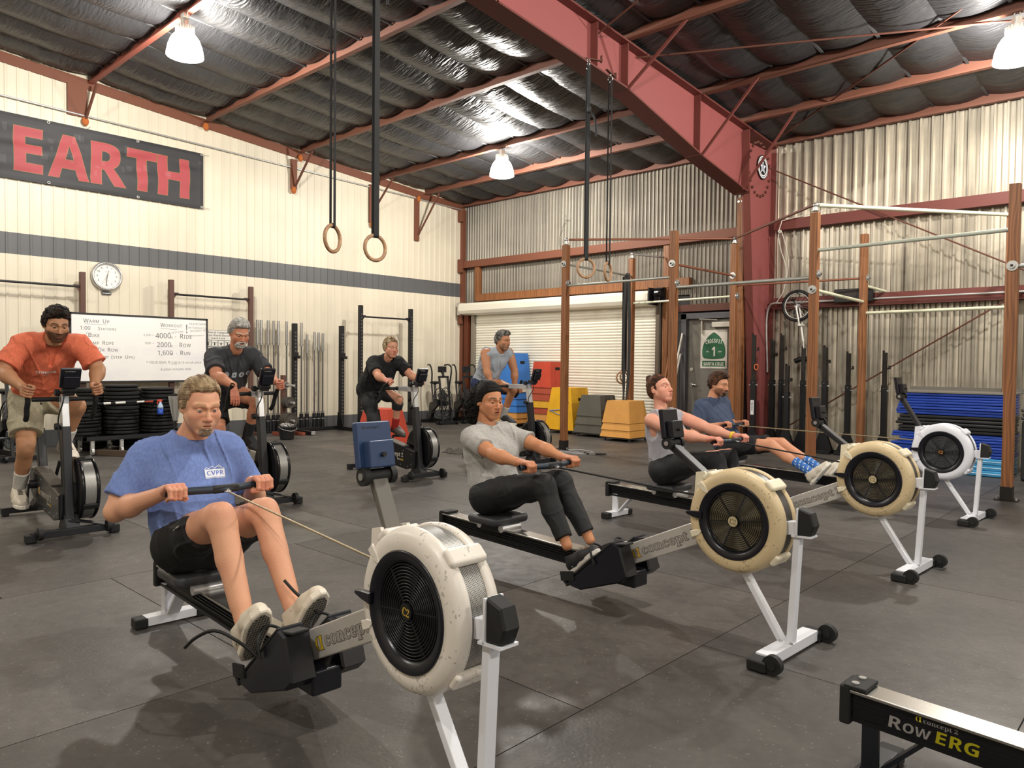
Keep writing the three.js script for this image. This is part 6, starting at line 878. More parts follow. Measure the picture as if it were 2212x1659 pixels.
{
  const t = thing('wall_clock', 'round silver-rimmed clock under the dark wall stripe', 'clock', [XW + 0.02, 2.59, -4.2]);
  const art = canvasTex(512, 512, (g) => {
    g.fillStyle = '#e9e7e2'; g.fillRect(0, 0, 512, 512); g.translate(256, 256); g.fillStyle = '#3c3c3e'; g.textAlign = 'center'; g.textBaseline = 'middle'; g.font = 'bold 50px sans-serif';
    for (let i = 1; i <= 12; i++) { const a = i * PI / 6; g.fillText(String(i), 186 * Math.sin(a), -186 * Math.cos(a)); } for (let i = 0; i < 60; i++) { g.save(); g.rotate(i * PI / 30); g.fillRect(-2, -244, i % 5 ? 3 : 6, i % 5 ? 12 : 18); g.restore(); }
    g.fillStyle = '#9a9894'; g.fillRect(-38, -98, 76, 9); g.fillRect(-12, 92, 52, 7);
  });
  obj('rim', lathe([[0.185, 0.012], [0.19, 0.045], [0.2, 0.055], [0.215, 0.05], [0.225, 0.03], [0.226, 0.0]], 64).rotateZ(-PI / 2), M('#c9c9c7', 0.25, 0.8), t); obj('back', cyl(0.22, 0.016, 0.008, 0, 0, 'x', 48), M('#9a9a98', 0.5, 0.3), t);
  obj('dial', new THREE.CircleGeometry(0.19, 48).rotateY(PI / 2).translate(0.018, 0, 0), new THREE.MeshPhysicalMaterial({ map: art, roughness: 0.4 }), t, true);
  const hand = (deg, l, w, x, back = 0.02) => { const a = deg * PI / 180; return bar([x, -back * Math.cos(a), back * Math.sin(a)], [x, l * Math.cos(a), -l * Math.sin(a)], w, 0.002, 0, 0).translate(0, 0, 0); };
  obj('hour_hand', hand(15.5, 0.1, 0.002, 0.026), MW.black, t).scale.set(1, 1, 1); obj('hour_hand_body', place(box(0.002, 0.12, 0.011), [0.027, -0.02, 0.005], [0.027, 0.097, -0.026]), MW.black, t); obj('minute_hand', place(box(0.002, 0.17, 0.008), [0.03, 0.02, -0.002], [0.03, -0.145, 0.014]), MW.black, t); obj('second_hand', place(box(0.0015, 0.16, 0.003), [0.033, 0.04, -0.026], [0.033, -0.1, 0.066]), M('#555', 0.5), t);
  const s = thing('clock_plaque', 'tiny dark plaque with pale lettering below the wall clock', 'plaque', [XW + 0.018, 2.33, -4.2]); obj('plate', box(0.012, 0.05, 0.135), MW.black, s); printed('lettering', canvasTex(256, 96, (g) => { g.fillStyle = '#1d222c'; g.fillRect(0, 0, 256, 96); g.fillStyle = '#e6e6e6'; g.font = 'bold 62px sans-serif'; g.textAlign = 'center'; g.fillText('CrossFit', 128, 70); }), [[0.0065, -0.023, 0.065], [0.0065, -0.023, -0.065], [0.0065, 0.023, -0.065], [0.0065, 0.023, 0.065]], s);
}
{
  const t = thing('wall_poster', 'black and white lifting poster behind the white-haired man', 'poster', [XW + 0.016, 1.5, -6.1]);
  obj('sheet', box(0.004, 0.66, 0.72), MW.white, t);
  printed('print', canvasTex(720, 660, (g) => { g.fillStyle = '#e4e1d8'; g.fillRect(0, 0, 720, 660); g.strokeStyle = '#222'; g.lineWidth = 6; g.strokeRect(6, 6, 708, 648); g.fillStyle = '#1a1a1a'; g.font = 'bold 46px serif'; g.textAlign = 'center'; g.fillText('Technical Comparison', 250, 60); g.fillText('of Two World Records', 250, 112); g.font = 'bold 36px serif'; g.fillText('Snatch & Jerk', 250, 156); g.fillText('Clean', 600, 100); for (let r = 0; r < 4; r++) for (let c = 0; c < 6; c++) { const x = 20 + c * 115, y = 180 + r * 118; g.strokeRect(x, y, 105, 108); g.fillRect(x + 14, y + 30 + (c % 3) * 10, 78, 6); g.beginPath(); g.arc(x + 52, y + 44, 10, 0, 7); g.fill(); g.fillRect(x + 42, y + 52, 20, 36); } }), [[0.003, -0.33, 0.36], [0.003, -0.33, -0.36], [0.003, 0.33, -0.36], [0.003, 0.33, 0.36]], t);
}
// ---------- pull-up stands on the left wall ----------
function pullStand(label, x, z0, z1, h, bar_y, m, o = {}) {
  const t = thing('pull_up_stand', label, 'pull-up stand', [x, 0, (z0 + z1) / 2]), d = Math.abs(z1 - z0) / 2;
  for (const s of [-1, 1]) { const u = obj('upright', box(o.w ?? 0.075, h, o.w ?? 0.075, 0, h / 2 + 0.005, s * d, 0.005), m, t); obj('base_foot', box(0.45, 0.05, 0.09, 0.1, 0.027, s * d, 0.005), m, u); obj('gusset', prism([[0, 0], [0.09, 0], [0, -0.11]], 0.012).rotateY(s > 0 ? PI / 2 : -PI / 2).translate(0, bar_y + 0.03, s * (d - 0.036)), m, u); if (o.holes) obj('pin_hole', Array.from({ length: 30 }, (_, k) => cyl(0.011, 0.003, 0.0385, 0.35 + k * 0.065, s * d, 'x', 10)), M('#6a6660', 0.8), u); }
  obj('pull_bar', rod([0, bar_y, -d], [0, bar_y, d], 0.017, 12), o.bm ?? MW.black, t);
  return t;
}
const brownM = M('#5d3f35', 0.55, 0.1), blackM = M('#1a1a1c', 0.45, 0.2);
pullStand('brown steel pull-up stand left of the wall clock', -12.41, -2.42, -3.8, 2.6, 2.385, brownM); pullStand('brown steel pull-up stand behind the right half of the whiteboard', -12.41, -5.11, -6.49, 2.6, 2.375, brownM);
pullStand('tall black pull-up stand with holed uprights, right of the barbells', -12.2, -8.67, -9.92, 2.405, 2.19, blackM, { holes: 1 });
{
  const t = thing('squat_rack', 'black squat rack with two holed uprights around the standing barbells', 'squat rack', [-12.15, 0, -7.7]);
  for (const s of [-1, 1]) { const z = s * 0.5, u = obj('upright', box(0.08, 1.98, 0.08, 0, 0.99 + 0.005, z, 0.005), blackM, t); obj('pin_hole', Array.from({ length: 24 }, (_, k) => torus(0.013, 0.003, 0.041, 0.3 + k * 0.066, z, 'x', 5, 10)), M('#8d8a84', 0.5, 0.5), u); obj('base_foot', [bar([-0.2, 0.04, z], [0.62, 0.04, z], 0.06, 0.07, 0.004)], blackM, u); obj('foot_plate', box(0.015, 0.06, 0.075, 0.625, 0.042, z, 0.002), MW.galv, u); obj('base_gusset', prism([[-0.07, 0.06], [0.14, 0.06], [0.05, 0.34], [-0.05, 0.34]], 0.012).translate(0, 0, z + 0.042), blackM, u); obj('bar_hook', [box(0.08, 0.09, 0.1, 0.02, 1.42, z, 0.004), box(0.12, 0.02, 0.05, 0.1, 1.36, z), box(0.015, 0.05, 0.05, 0.155, 1.38, z)], blackM, u); }
  obj('cross_member', box(0.06, 0.06, 1.0, -0.15, 0.04, 0, 0.004), blackM, t);
}
// ---------- barbells standing in their holder ----------
{
  const zs = [[-6.63, 2.03], [-6.7, 2.03], [-6.835, 2.03], [-6.944, 2.03], [-7.036, 2.03], [-7.204, 2.03], [-7.51, 2.02], [-7.627, 1.8], [-7.786, 1.86], [-7.876, 1.85], [-7.968, 1.84]];
  const hb = thing('barbell_holder', 'black floor holder with a row of tubes for standing barbells', 'barbell holder', [-12.43, 0, -7.3]);
  obj('base', box(0.16, 0.03, 1.6, 0, 0.018, 0, 0.004), blackM, hb); for (const [z] of zs) { obj('tube', lathe([[0.032, 0.03], [0.036, 0.03], [0.036, 0.32], [0.031, 0.32], [0.031, 0.03]], 18).translate(0, 0, z + 7.3), blackM, hb); obj('tube_band', cyl(0.0365, 0.01, 0, 0.22, z + 7.3, 'y', 18), MW.galv, hb); }
  const steel = M('#b5b4b2', 0.28, 0.9), dark = M('#7d7b79', 0.3, 0.9); let tall = 0, short = 0;
  zs.forEach(([z, h], i) => {
    const isTall = h > 1.95, t = thing('barbell', isTall ? 'tall steel barbell standing in the wall holder, ' + ord(tall++, 7, 'leftmost') + ' of the taller ones' : 'shorter steel barbell standing in the wall holder, ' + ord(short++, 4, 'leftmost') + ' of the shorter ones', 'barbell', [-12.43, 0.036, z], 0, 'barbells standing by the wall');
    const L = h - 0.036, sl = isTall ? 0.4 : 0.3; obj('shaft', cyl(0.0142, L - 0.3, 0, L / 2, 0, 'y', 14), dark, t); obj('sleeve', cyl(0.025, sl, 0, L - sl / 2, 0, 'y', 18), steel, t); obj('collar', [cyl(0.037, 0.012, 0, L - sl - 0.006, 0, 'y', 18), cyl(0.028, 0.03, 0, L - sl - 0.025, 0, 'y', 18)], steel, t); obj('sleeve', cyl(0.025, 0.3, 0, 0.15, 0, 'y', 18), steel, t); obj('collar', cyl(0.037, 0.012, 0, 0.31, 0, 'y', 18), steel, t);
  });
}
// ---------- plate tree, bucket, plates on a cart ----------
{
  const t = thing('plate_tree', 'dark plate tree with short pegs behind the bucket of collars', 'plate tree', [-11.85, 0, -6.86]);
  obj('post', box(0.07, 1.05, 0.07, -0.1, 0.53, 0), brownM, t); obj('base', [box(0.5, 0.05, 0.06, 0, 0.03, 0.1), box(0.5, 0.05, 0.06, 0, 0.03, -0.2)], M('#8a4530', 0.7), t); for (const y of [0.88, 0.58, 0.27]) obj('peg', cyl(0.02, 0.36, 0.09, y, 0, 'x', 12), MW.galv, t);
  const plate = (r, th, m) => lathe([[0.026, -th / 2], [r * 0.45, -th / 2], [r * 0.5, -th * 0.32], [r * 0.82, -th * 0.32], [r * 0.88, -th / 2], [r * 0.98, -th / 2], [r, -th * 0.3], [r, th * 0.3], [r * 0.98, th / 2], [r * 0.88, th / 2], [r * 0.82, th * 0.32], [r * 0.5, th * 0.32], [r * 0.45, th / 2], [0.026, th / 2]].reverse(), 40).rotateZ(-PI / 2);
  const iron = M('#4e4a44', 0.55, 0.5), pale = M('#8c867c', 0.5, 0.5);
  const put = (y, r, th, n, words, m) => { for (let i = 0; i < n; i++) { const p = thing('weight_plate', words + (n > 1 ? ', ' + (i === n - 1 ? 'outermost' : i === 0 ? 'innermost' : ORD[n - 1 - i] + ' from the outer end') + ' on its peg' : ''), 'weight plate', [-11.88 + 0.02 + i * (th + 0.002) + th / 2, y, -6.86], 0, 'iron plates on the plate tree'); obj('disc', plate(r, th), m, p); obj('hub', torus(0.03, 0.006, th / 2, 0, 0, 'x', 6, 20), iron, p); } };
  put(0.88, 0.062, 0.022, 1, 'small pale iron plate on the top peg of the plate tree', pale); put(0.58, 0.1, 0.03, 5, 'iron plate on the middle peg', iron); put(0.27, 0.135, 0.035, 5, 'larger iron plate on the lowest peg', iron);
  const b = thing('collar_bucket', 'small black bucket heaped with shiny spring collars', 'bucket', [-11.2, 0, -6.5]);
  obj('pail', lathe([[0.005, 0.004], [0.105, 0.004], [0.112, 0.02], [0.14, 0.2], [0.152, 0.205], [0.152, 0.225], [0.138, 0.225], [0.105, 0.03], [0.005, 0.03]].reverse(), 36), M('#161617', 0.5), b); obj('bail', tube([[0, 0.215, 0.15], [0.1, 0.18, 0.13], [0.15, 0.15, 0.0], [0.1, 0.18, -0.13], [0, 0.215, -0.15]], 0.004, 6, 20), MW.galv, b);
  const cs = []; for (let i = 0; i < 34; i++) { const a = rnd() * 6.28, r = Math.sqrt(rnd()) * 0.11; const g = new THREE.TorusGeometry(0.026, 0.005, 6, 14).rotateX(rnd() * 3).rotateY(rnd() * 3).translate(r * Math.cos(a), 0.21 + rnd() * 0.035 + (0.11 - r) * 0.25, r * Math.sin(a)); cs.push(g); }
  const heap = thing('spring_collars', 'heap of shiny chrome spring collars filling the black bucket', 'collars', [-11.2, 0, -6.5]); heap.userData.kind = 'stuff'; obj('coils', cs, MW.chrome, heap);
}
{
  const c = thing('plate_cart', 'low black steel cart on casters carrying the bumper plate stacks', 'plate cart', [-11.3, 0, -4.1]);
  obj('frame', [box(0.05, 0.05, 1.5, 0.3, 0.23, 0), box(0.05, 0.05, 1.5, -0.22, 0.23, 0), box(0.57, 0.05, 0.05, 0.04, 0.23, 0.72), box(0.57, 0.05, 0.05, 0.04, 0.23, -0.72), box(0.5, 0.02, 1.4, 0.04, 0.2, 0)], MM.chassis, c); for (const z of [0.62, 0.25, -0.62]) for (const x of [0.3, -0.2]) obj('caster', [cyl(0.05, 0.03, x, 0.052, z, 'z', 20), box(0.05, 0.1, 0.045, x, 0.13, z, 0.005), cyl(0.03, 0.015, x, 0.19, z)], MW.galv, c);
  const rub = M('#0b0b0c', 0.75), rub2 = M('#101011', 0.8), mk = (th) => lathe([[0.03, 0], [0.2, 0], [0.222, 0.008], [0.225, 0.014], [0.225, th - 0.014], [0.222, th - 0.008], [0.2, th], [0.03, th]].reverse(), 40), G = { 0.05: mk(0.048), 0.04: mk(0.038), 0.06: mk(0.058) };
  const stack = (z, x, y0, ths, words) => { let y = y0; const n = ths.length; ths.forEach((th, i) => { const p = thing('bumper_plate', 'black bumper plate, ' + ord(n - 1 - i, n, 'topmost') + ' of the ' + words, 'bumper plate', [x + (rnd() - 0.5) * 0.012, y, z + (rnd() - 0.5) * 0.012], 0, 'bumper plates stacked under the whiteboard'); obj('disc', G[th], i % 2 ? rub : rub2, p); obj('hub', cyl(0.045, th - 0.006, 0, th / 2 - 0.001, 0, 'y', 20), MW.galv, p); y += th; }); };
  const seq = (n, s) => Array.from({ length: n }, (_, i) => [0.05, 0.04, 0.05, 0.06][(i + s) % 4]);
  stack(-3.95, -11.28, 0.258, seq(14, 0), 'middle plate stack'); stack(-4.46, -11.3, 0.258, seq(13, 1), 'right-hand plate stack'); stack(-3.47, -11.35, 0.258, seq(9, 2), 'left-hand plate stack'); stack(-3.72, -11.76, 0.03, seq(17, 3), 'rear left plate stack'); stack(-4.22, -11.77, 0.03, seq(17, 1), 'rear middle plate stack'); stack(-4.7, -11.77, 0.03, seq(15, 2), 'rear right plate stack');
  const pole = thing('striped_pole', 'thin black pole with white and red bands held before the plate stacks', 'pole', [-11.0, 0.7, -3.95]); obj('rod', rod([0, -0.02, 0.75], [0, 0.03, -0.5], 0.016), rub, pole); obj('white_band', [[0.33, 0.24], [0.18, 0.05], [-0.1, -0.2]].map(([a, b]) => rod([0, 0.004 - a * 0.03 + 0.004, a], [0, 0.004 - b * 0.03 + 0.004, b], 0.0175)), MW.white, pole); obj('red_band', rod([0, 0.013, -0.21], [0, 0.016, -0.32], 0.0175), M('#c8452f', 0.5), pole); obj('bracket', [rod([0, -0.008, 0.5], [-0.28, -0.2, 0.5], 0.01), rod([0, 0.02, -0.35], [-0.28, -0.2, -0.35], 0.01)], rub, pole);
  const sp = thing('spray_bottle', 'spray bottle of blue liquid with a red trigger', 'spray bottle', [-10.99, 0.52, -4.37]); obj('bottle', lathe([[0.002, 0.086], [0.04, 0.086], [0.04, 0.11], [0.03, 0.14], [0.016, 0.165], [0.016, 0.185], [0.002, 0.185]].reverse(), 24), M('#aebfd8', 0.25), sp); obj('liquid', lathe([[0.002, 0.0], [0.036, 0.0], [0.04, 0.012], [0.04, 0.086], [0.002, 0.086]].reverse(), 24), M('#2850b0', 0.25), sp); obj('trigger', [box(0.035, 0.03, 0.07, 0, 0.2, 0.01, 0.008), box(0.012, 0.05, 0.014, 0, 0.17, 0.04, 0.004)], M('#d8452c', 0.4), sp);
  const tw = thing('hanging_towel', 'grey towel hanging by its corner beside the spray bottle', 'towel', [-10.98, 0.42, -4.56], 0); { const g = new THREE.PlaneGeometry(0.2, 0.36, 20, 26).rotateY(PI / 2), p = g.attributes.position; for (let i = 0; i < p.count; i++) { const y = p.getY(i) + 0.18, z = p.getZ(i), w = 1 - 0.75 * Math.pow(Math.max(0, 1 - y / 0.36), 1.2) * 0.9; p.setXYZ(i, 0.034 * Math.sin(z * 60 + y * 5) * (0.5 + y * 1.5), y, z * w - 0.02 * (1 - y / 0.36)); } g.computeVertexNormals(); obj('cloth', g, M('#8f8c86', 0.95, 0, { side: THREE.DoubleSide }), tw); obj('peg', rod([-0.02, 0.345, 0], [-0.3, 0.345, 0], 0.008), MM.chassis, tw); obj('cart_arm', bar([-0.3, 0.35, 0], [-0.3, -0.19, 0.1], 0.02, 0.02), MM.chassis, tw); }
  const bt = thing('steel_tube', 'short open-ended brown steel tube lying in front of the plate cart', 'steel tube', [-10.72, 0.04, -3.72], 0.5); obj('wall', [box(0.7, 0.006, 0.09, 0, 0.032, 0), box(0.7, 0.006, 0.09, 0, -0.032, 0), box(0.7, 0.07, 0.006, 0, 0, 0.045), box(0.7, 0.07, 0.006, 0, 0, -0.045)], M('#5a4a3e', 0.6, 0.2), bt);
}
// ---------- right side: squat stands, mats, unicycle, timer ----------
{
  const spots = [[-5.12, -10.85, 1.8], [-4.98, -11.2, 1.72], [-4.97, -11.52, 1.82], [-4.72, -11.15, 1.34], [-4.6, -11.45, 1.61], [-4.25, -11.4, 1.62], [-3.92, -11.42, 1.53], [-3.42, -11.42, 1.54]];
  const tubeM = M('#17171a', 0.4, 0.2), steelIn = M('#2a2522', 0.45, 0.4);
  spots.forEach(([x, z, h], i) => {
    const t = thing('squat_stand', 'single black squat stand by the corrugated wall, ' + ord(i, 8, 'leftmost') + ' of the row', 'squat stand', [x, 0, z], [0.2, -0.2, 0.1, 0, 0.15, -0.1, 0.05, 0][i], 'row of black squat stands');
    const hl = Math.min(1.05, h * 0.65); obj('base', [box(0.3, 0.05, 0.06, 0, 0.027, 0.1, 0.004), box(0.3, 0.05, 0.06, 0, 0.027, -0.1, 0.004), box(0.06, 0.05, 0.2, 0, 0.027, 0, 0.004)], tubeM, t);
    obj('gusset', [prism([[-0.14, 0.05], [0.14, 0.05], [0.04, 0.34], [-0.04, 0.34]], 0.012).translate(0, 0, 0.04), prism([[-0.13, 0.05], [0.13, 0.05], [0.035, 0.3], [-0.035, 0.3]], 0.012).translate(0, 0, -0.04)], tubeM, t);
    obj('outer_tube', box(0.075, hl, 0.075, 0, hl / 2 + 0.04, 0, 0.005), tubeM, t); obj('inner_tube', box(0.056, h - hl, 0.056, 0, hl + (h - hl) / 2 - 0.03, 0, 0.004), steelIn, t); obj('bar_hook', [box(0.014, 0.26, 0.065, -0.02, h - 0.13, 0.0, 0.003), box(0.085, 0.016, 0.065, 0.02, h - 0.26, 0), box(0.014, 0.05, 0.065, 0.062, h - 0.24, 0)], steelIn, t);
    obj('height_pin', [torus(0.035, 0.004, 0, hl + 0.0, 0.0, 'y', 6, 20), cyl(0.012, 0.13, 0, hl - 0.04, 0, 'x', 10)], MW.galv, t);
    if (i === 0) { obj('orange_clip', torus(0.035, 0.008, 0.06, hl + 0.02, 0.04, 'z', 6, 20).scale(0.8, 1.2, 1), M('#d9703a', 0.5), t); printed('label_plate', canvasTex(256, 64, (g) => { g.fillStyle = '#d9d9d9'; g.fillRect(0, 0, 256, 64); g.fillStyle = '#222'; g.font = 'bold 44px sans-serif'; g.fillText('bender', 40, 48); }), [[-0.028, 0.78, 0.0385], [-0.028, 0.56, 0.0385], [0.022, 0.56, 0.0385], [0.022, 0.78, 0.0385]], t); }
  });
}
{
  const X0 = -2.98, X1 = -1.74, zc = -10.75, D = 0.62; let y = 0.002; const mats = [];
  const soft = (w, h, d, seed, fold) => { const g = new RoundedBoxGeometry(w, h, d, 3, h * 0.3), p = g.attributes.position; for (let i = 0; i < p.count; i++) { const x = p.getX(i), yy = p.getY(i), zz = p.getZ(i); p.setXYZ(i, x + 0.012 * noise3(zz * 8, yy * 20, seed), yy + 0.004 * noise3(x * 5, zz * 5, seed), zz + 0.008 * noise3(x * 4, yy * 30, seed + 4)); } g.computeVertexNormals(); return g; };
  const blueV = M('#1d3f9c', 0.38), cyanV = M('#3a93c8', 0.35), blk = M('#1a1a1b', 0.5), rim = M('#a9c8da', 0.4);
  const plan = [...Array(3).fill('cyan'), ...Array(4).fill('blue'), ...Array(5).fill('black'), ...Array(4).fill('blue')], counts = { cyan: 3, lowblue: 4, black: 5, blue: 4 }, seen = {};
  plan.forEach((k, i) => {
    const h = k === 'cyan' ? 0.07 : k === 'blue' ? 0.066 : 0.042, key = k === 'blue' && i < 8 ? 'lowblue' : k; seen[key] = (seen[key] ?? 0) + 1; const n = counts[key], from = n - seen[key];
    const words = { cyan: 'light blue folded floor mat, ' + ord(from, n, 'topmost') + ' of three at the bottom', lowblue: 'dark blue folded mat below the black ones, ' + ord(from, n, 'topmost') + ' of that group', black: 'thin black mat in the tall pile, ' + ord(from, n, 'topmost') + ' of the black ones', blue: 'dark blue folded mat above the black ones, ' + ord(from, n, 'topmost') + ' of that group' }[key];
    const dz = k === 'cyan' ? 0.04 : 0, x0 = k === 'cyan' ? -2.45 : key === 'lowblue' ? X0 - 0.05 + (i % 2) * 0.1 : X0 + 0.02 * (i % 3);
    const t = thing('floor_mat', words, 'floor mat', [(x0 + X1) / 2, y, zc + dz + 0.01 * Math.sin(i * 5)], 0, 'floor mats in the pile'), W = X1 - x0;
    if (k === 'black') obj('sheet', soft(W, h - 0.004, D, i).translate(0, h / 2, 0), blk, t); else { for (const s of [0, 1]) obj('fold', soft(W, h / 2 - 0.003, D, i * 2 + s).translate(0, h * (0.25 + 0.5 * s), 0), k === 'cyan' ? cyanV : blueV, t); obj('handle_strap', tube([[-W / 2, h * 0.7, 0.1], [-W / 2 - 0.04, h * 0.5, 0.05], [-W / 2 - 0.04, h * 0.4, -0.05], [-W / 2, h * 0.3, -0.1]], 0.006, 6, 14), k === 'cyan' ? rim : MW.galv, t); if (k === 'cyan') obj('edge_piping', tube([[-W / 2 + 0.02, h / 2, D / 2 - 0.004], [0, h / 2, D / 2 + 0.004], [W / 2 - 0.02, h / 2, D / 2 - 0.004]], 0.006, 6, 20), rim, t); }
    y += h + 0.002;
  });
  const top = thing('grey_panel', 'thin grey panel lying on top of the tall mat pile', 'panel', [(X0 + X1) / 2, y + 0.012, zc - 0.03]); obj('board', box(X1 - X0 + 0.05, 0.022, D + 0.08, 0, 0, 0, 0.004), M('#77736c', 0.6, 0.2), top); obj('back_rail', box(X1 - X0 + 0.05, 0.05, 0.02, 0, 0.03, -D / 2 - 0.03), M('#6a665e', 0.6, 0.2), top);
  const bk = thing('black_cabinet', 'black padded block standing right of the mat pile at the photo edge', 'block', [-1.3, 0, -10.6]); obj('body', box(0.6, 0.7, 0.6, 0, 0.352, 0, 0.03), M('#1b1b1c', 0.55), bk); obj('top_mat', [box(0.62, 0.04, 0.62, 0, 0.73, 0, 0.015), box(0.62, 0.04, 0.62, 0.01, 0.775, 0, 0.015), box(0.62, 0.04, 0.62, 0, 0.82, 0, 0.015)], M('#3a3833', 0.6), bk);
}
{
  const u = thing('unicycle', 'white unicycle hung upside down on the corrugated wall', 'unicycle', [-4.74, 2.24, -11.52]);
  obj('tyre', new THREE.TorusGeometry(0.225, 0.026, 12, 48), M('#121213', 0.6), u); const rm = obj('rim', lathe([[0.192, -0.014], [0.2, -0.016], [0.204, 0], [0.2, 0.016], [0.192, 0.014]].concat([[0.192, -0.014]]), 48).rotateX(PI / 2), M('#d9d5cc', 0.4), u); for (let k = 0; k < 20; k++) obj('spoke', rod([0.03 * Math.cos(k * PI / 10 + 0.4), 0.03 * Math.sin(k * PI / 10 + 0.4), k % 2 ? 0.02 : -0.02], [0.195 * Math.cos(k * PI / 10), 0.195 * Math.sin(k * PI / 10), 0], 0.0015, 5), MW.galv, rm);
  obj('hub', cyl(0.03, 0.09, 0, 0, 0, 'z', 20), MW.galv, u); obj('fork', [rod([0.0, 0, 0.06], [0.06, -0.3, 0.06], 0.013), rod([0, 0, -0.06], [0.06, -0.3, -0.06], 0.013), box(0.05, 0.035, 0.15, 0.062, -0.3, 0, 0.01), rod([0.062, -0.3, 0], [0.1, -0.55, 0], 0.015)], MW.white, u); obj('seat_post', rod([0.1, -0.55, 0], [0.12, -0.78, 0], 0.012), MW.galv, u); obj('saddle', tube([[-0.02, -0.86, 0], [0.06, -0.83, 0], [0.14, -0.82, 0], [0.25, -0.88, 0]], 0.04, 10, 20), MW.black, u);
  for (const s of [-1, 1]) { const c = obj('crank', bar([0, 0, s * 0.07], [s * 0.02 - 0.06, s * 0.1, s * 0.08], 0.02, 0.012), MW.black, u); obj('pedal', box(0.09, 0.02, 0.07, s * 0.02 - 0.06, s * 0.1, s * 0.115, 0.005), MW.black, c); } obj('wall_hook', tube([[0, 0.2, -0.2], [0, 0.19, 0.0], [0, 0.22, 0.05]], 0.008, 6, 12), MW.black, u);
  const tm = thing('wall_timer', 'long black box timer mounted on the red girt above the stands', 'timer', [-3.92, 2.36, ZB + 0.25]); obj('case', box(0.56, 0.2, 0.09, 0, 0, 0, 0.01), MW.blackGloss, tm); obj('display', box(0.3, 0.12, 0.004, -0.1, 0, 0.046), M('#241a1a', 0.25), tm); obj('keypad', [0, 1, 2].flatMap((i) => [0, 1, 2].map((j) => box(0.022, 0.022, 0.004, 0.12 + i * 0.03, -0.03 + j * 0.03, 0.047))), M('#a9806a', 0.5), tm); obj('mount', box(0.4, 0.1, 0.03, 0, 0, -0.06), MW.black, tm);
  const rp = thing('white_rope', 'thin white rope knotted and hanging from the upper red girt', 'rope', [0, 0, 0]); obj('strand', [tube([[-5.05, 3.6, -11.6], [-5.09, 3.4, -11.58], [-5.05, 3.15, -11.58], [-4.97, 2.85, -11.6], [-5.0, 2.5, -11.6], [-5.12, 2.3, -11.6]], 0.007, 6, 40), tube([[-5.05, 3.45, -11.58], [-4.97, 3.2, -11.58], [-4.93, 2.95, -11.6], [-4.97, 2.6, -11.6]], 0.006, 6, 30), tube([[-5.06, 3.6, -11.6], [-4.6, 3.66, -11.62], [-4.0, 3.7, -11.62]], 0.006, 6, 20)], M('#d6d2c6', 0.8), rp); obj('knot', new THREE.TorusKnotGeometry(0.018, 0.009, 32, 6).translate(-5.07, 3.43, -11.57), M('#d6d2c6', 0.8), rp);
}
// ---------- by the door: plastic pipes, blue case ----------
{
  const list = [[[-6.98, 0.03, -11.25], [-6.83, 1.86, -11.66], '#e6e2d6', 'tallest white plastic pipe leaning by the steel door'], [[-6.92, 0.03, -11.2], [-6.86, 1.5, -11.66], '#dedace', 'middle-height white plastic pipe leaning by the steel door'], [[-7.06, 0.03, -11.3], [-6.98, 1.75, -11.64], '#b07a4c', 'tan wooden stick leaning beside the white plastic pipes'], [[-7.1, 0.03, -11.22], [-7.04, 1.7, -11.64], '#9a6238', 'darker wooden stick leaning nearest the timber post']];
  for (const [a, b, c, l] of list) { const t = thing('leaning_stick', l, 'stick', a, 0, 'sticks leaning by the door'), d = sub(b, a); obj('rod', rod([0, 0, 0], d, 0.017, 12), M(c, 0.5), t); obj('end_cap', rod([0, -0.015, 0], mul(nrm(d), 0.03), 0.0175, 12), M('#555', 0.6), t); }
  const b = thing('blue_roller', 'upright dark blue foam roller beside the steel door', 'foam roller', [-6.9, 0, -11.05]); obj('tube', cyl(0.085, 0.86, 0, 0.432, 0, 'y', 28), M('#1c3c98', 0.5), b); obj('end', cyl(0.07, 0.01, 0, 0.864, 0, 'y', 24), M('#16307c', 0.6), b);
}
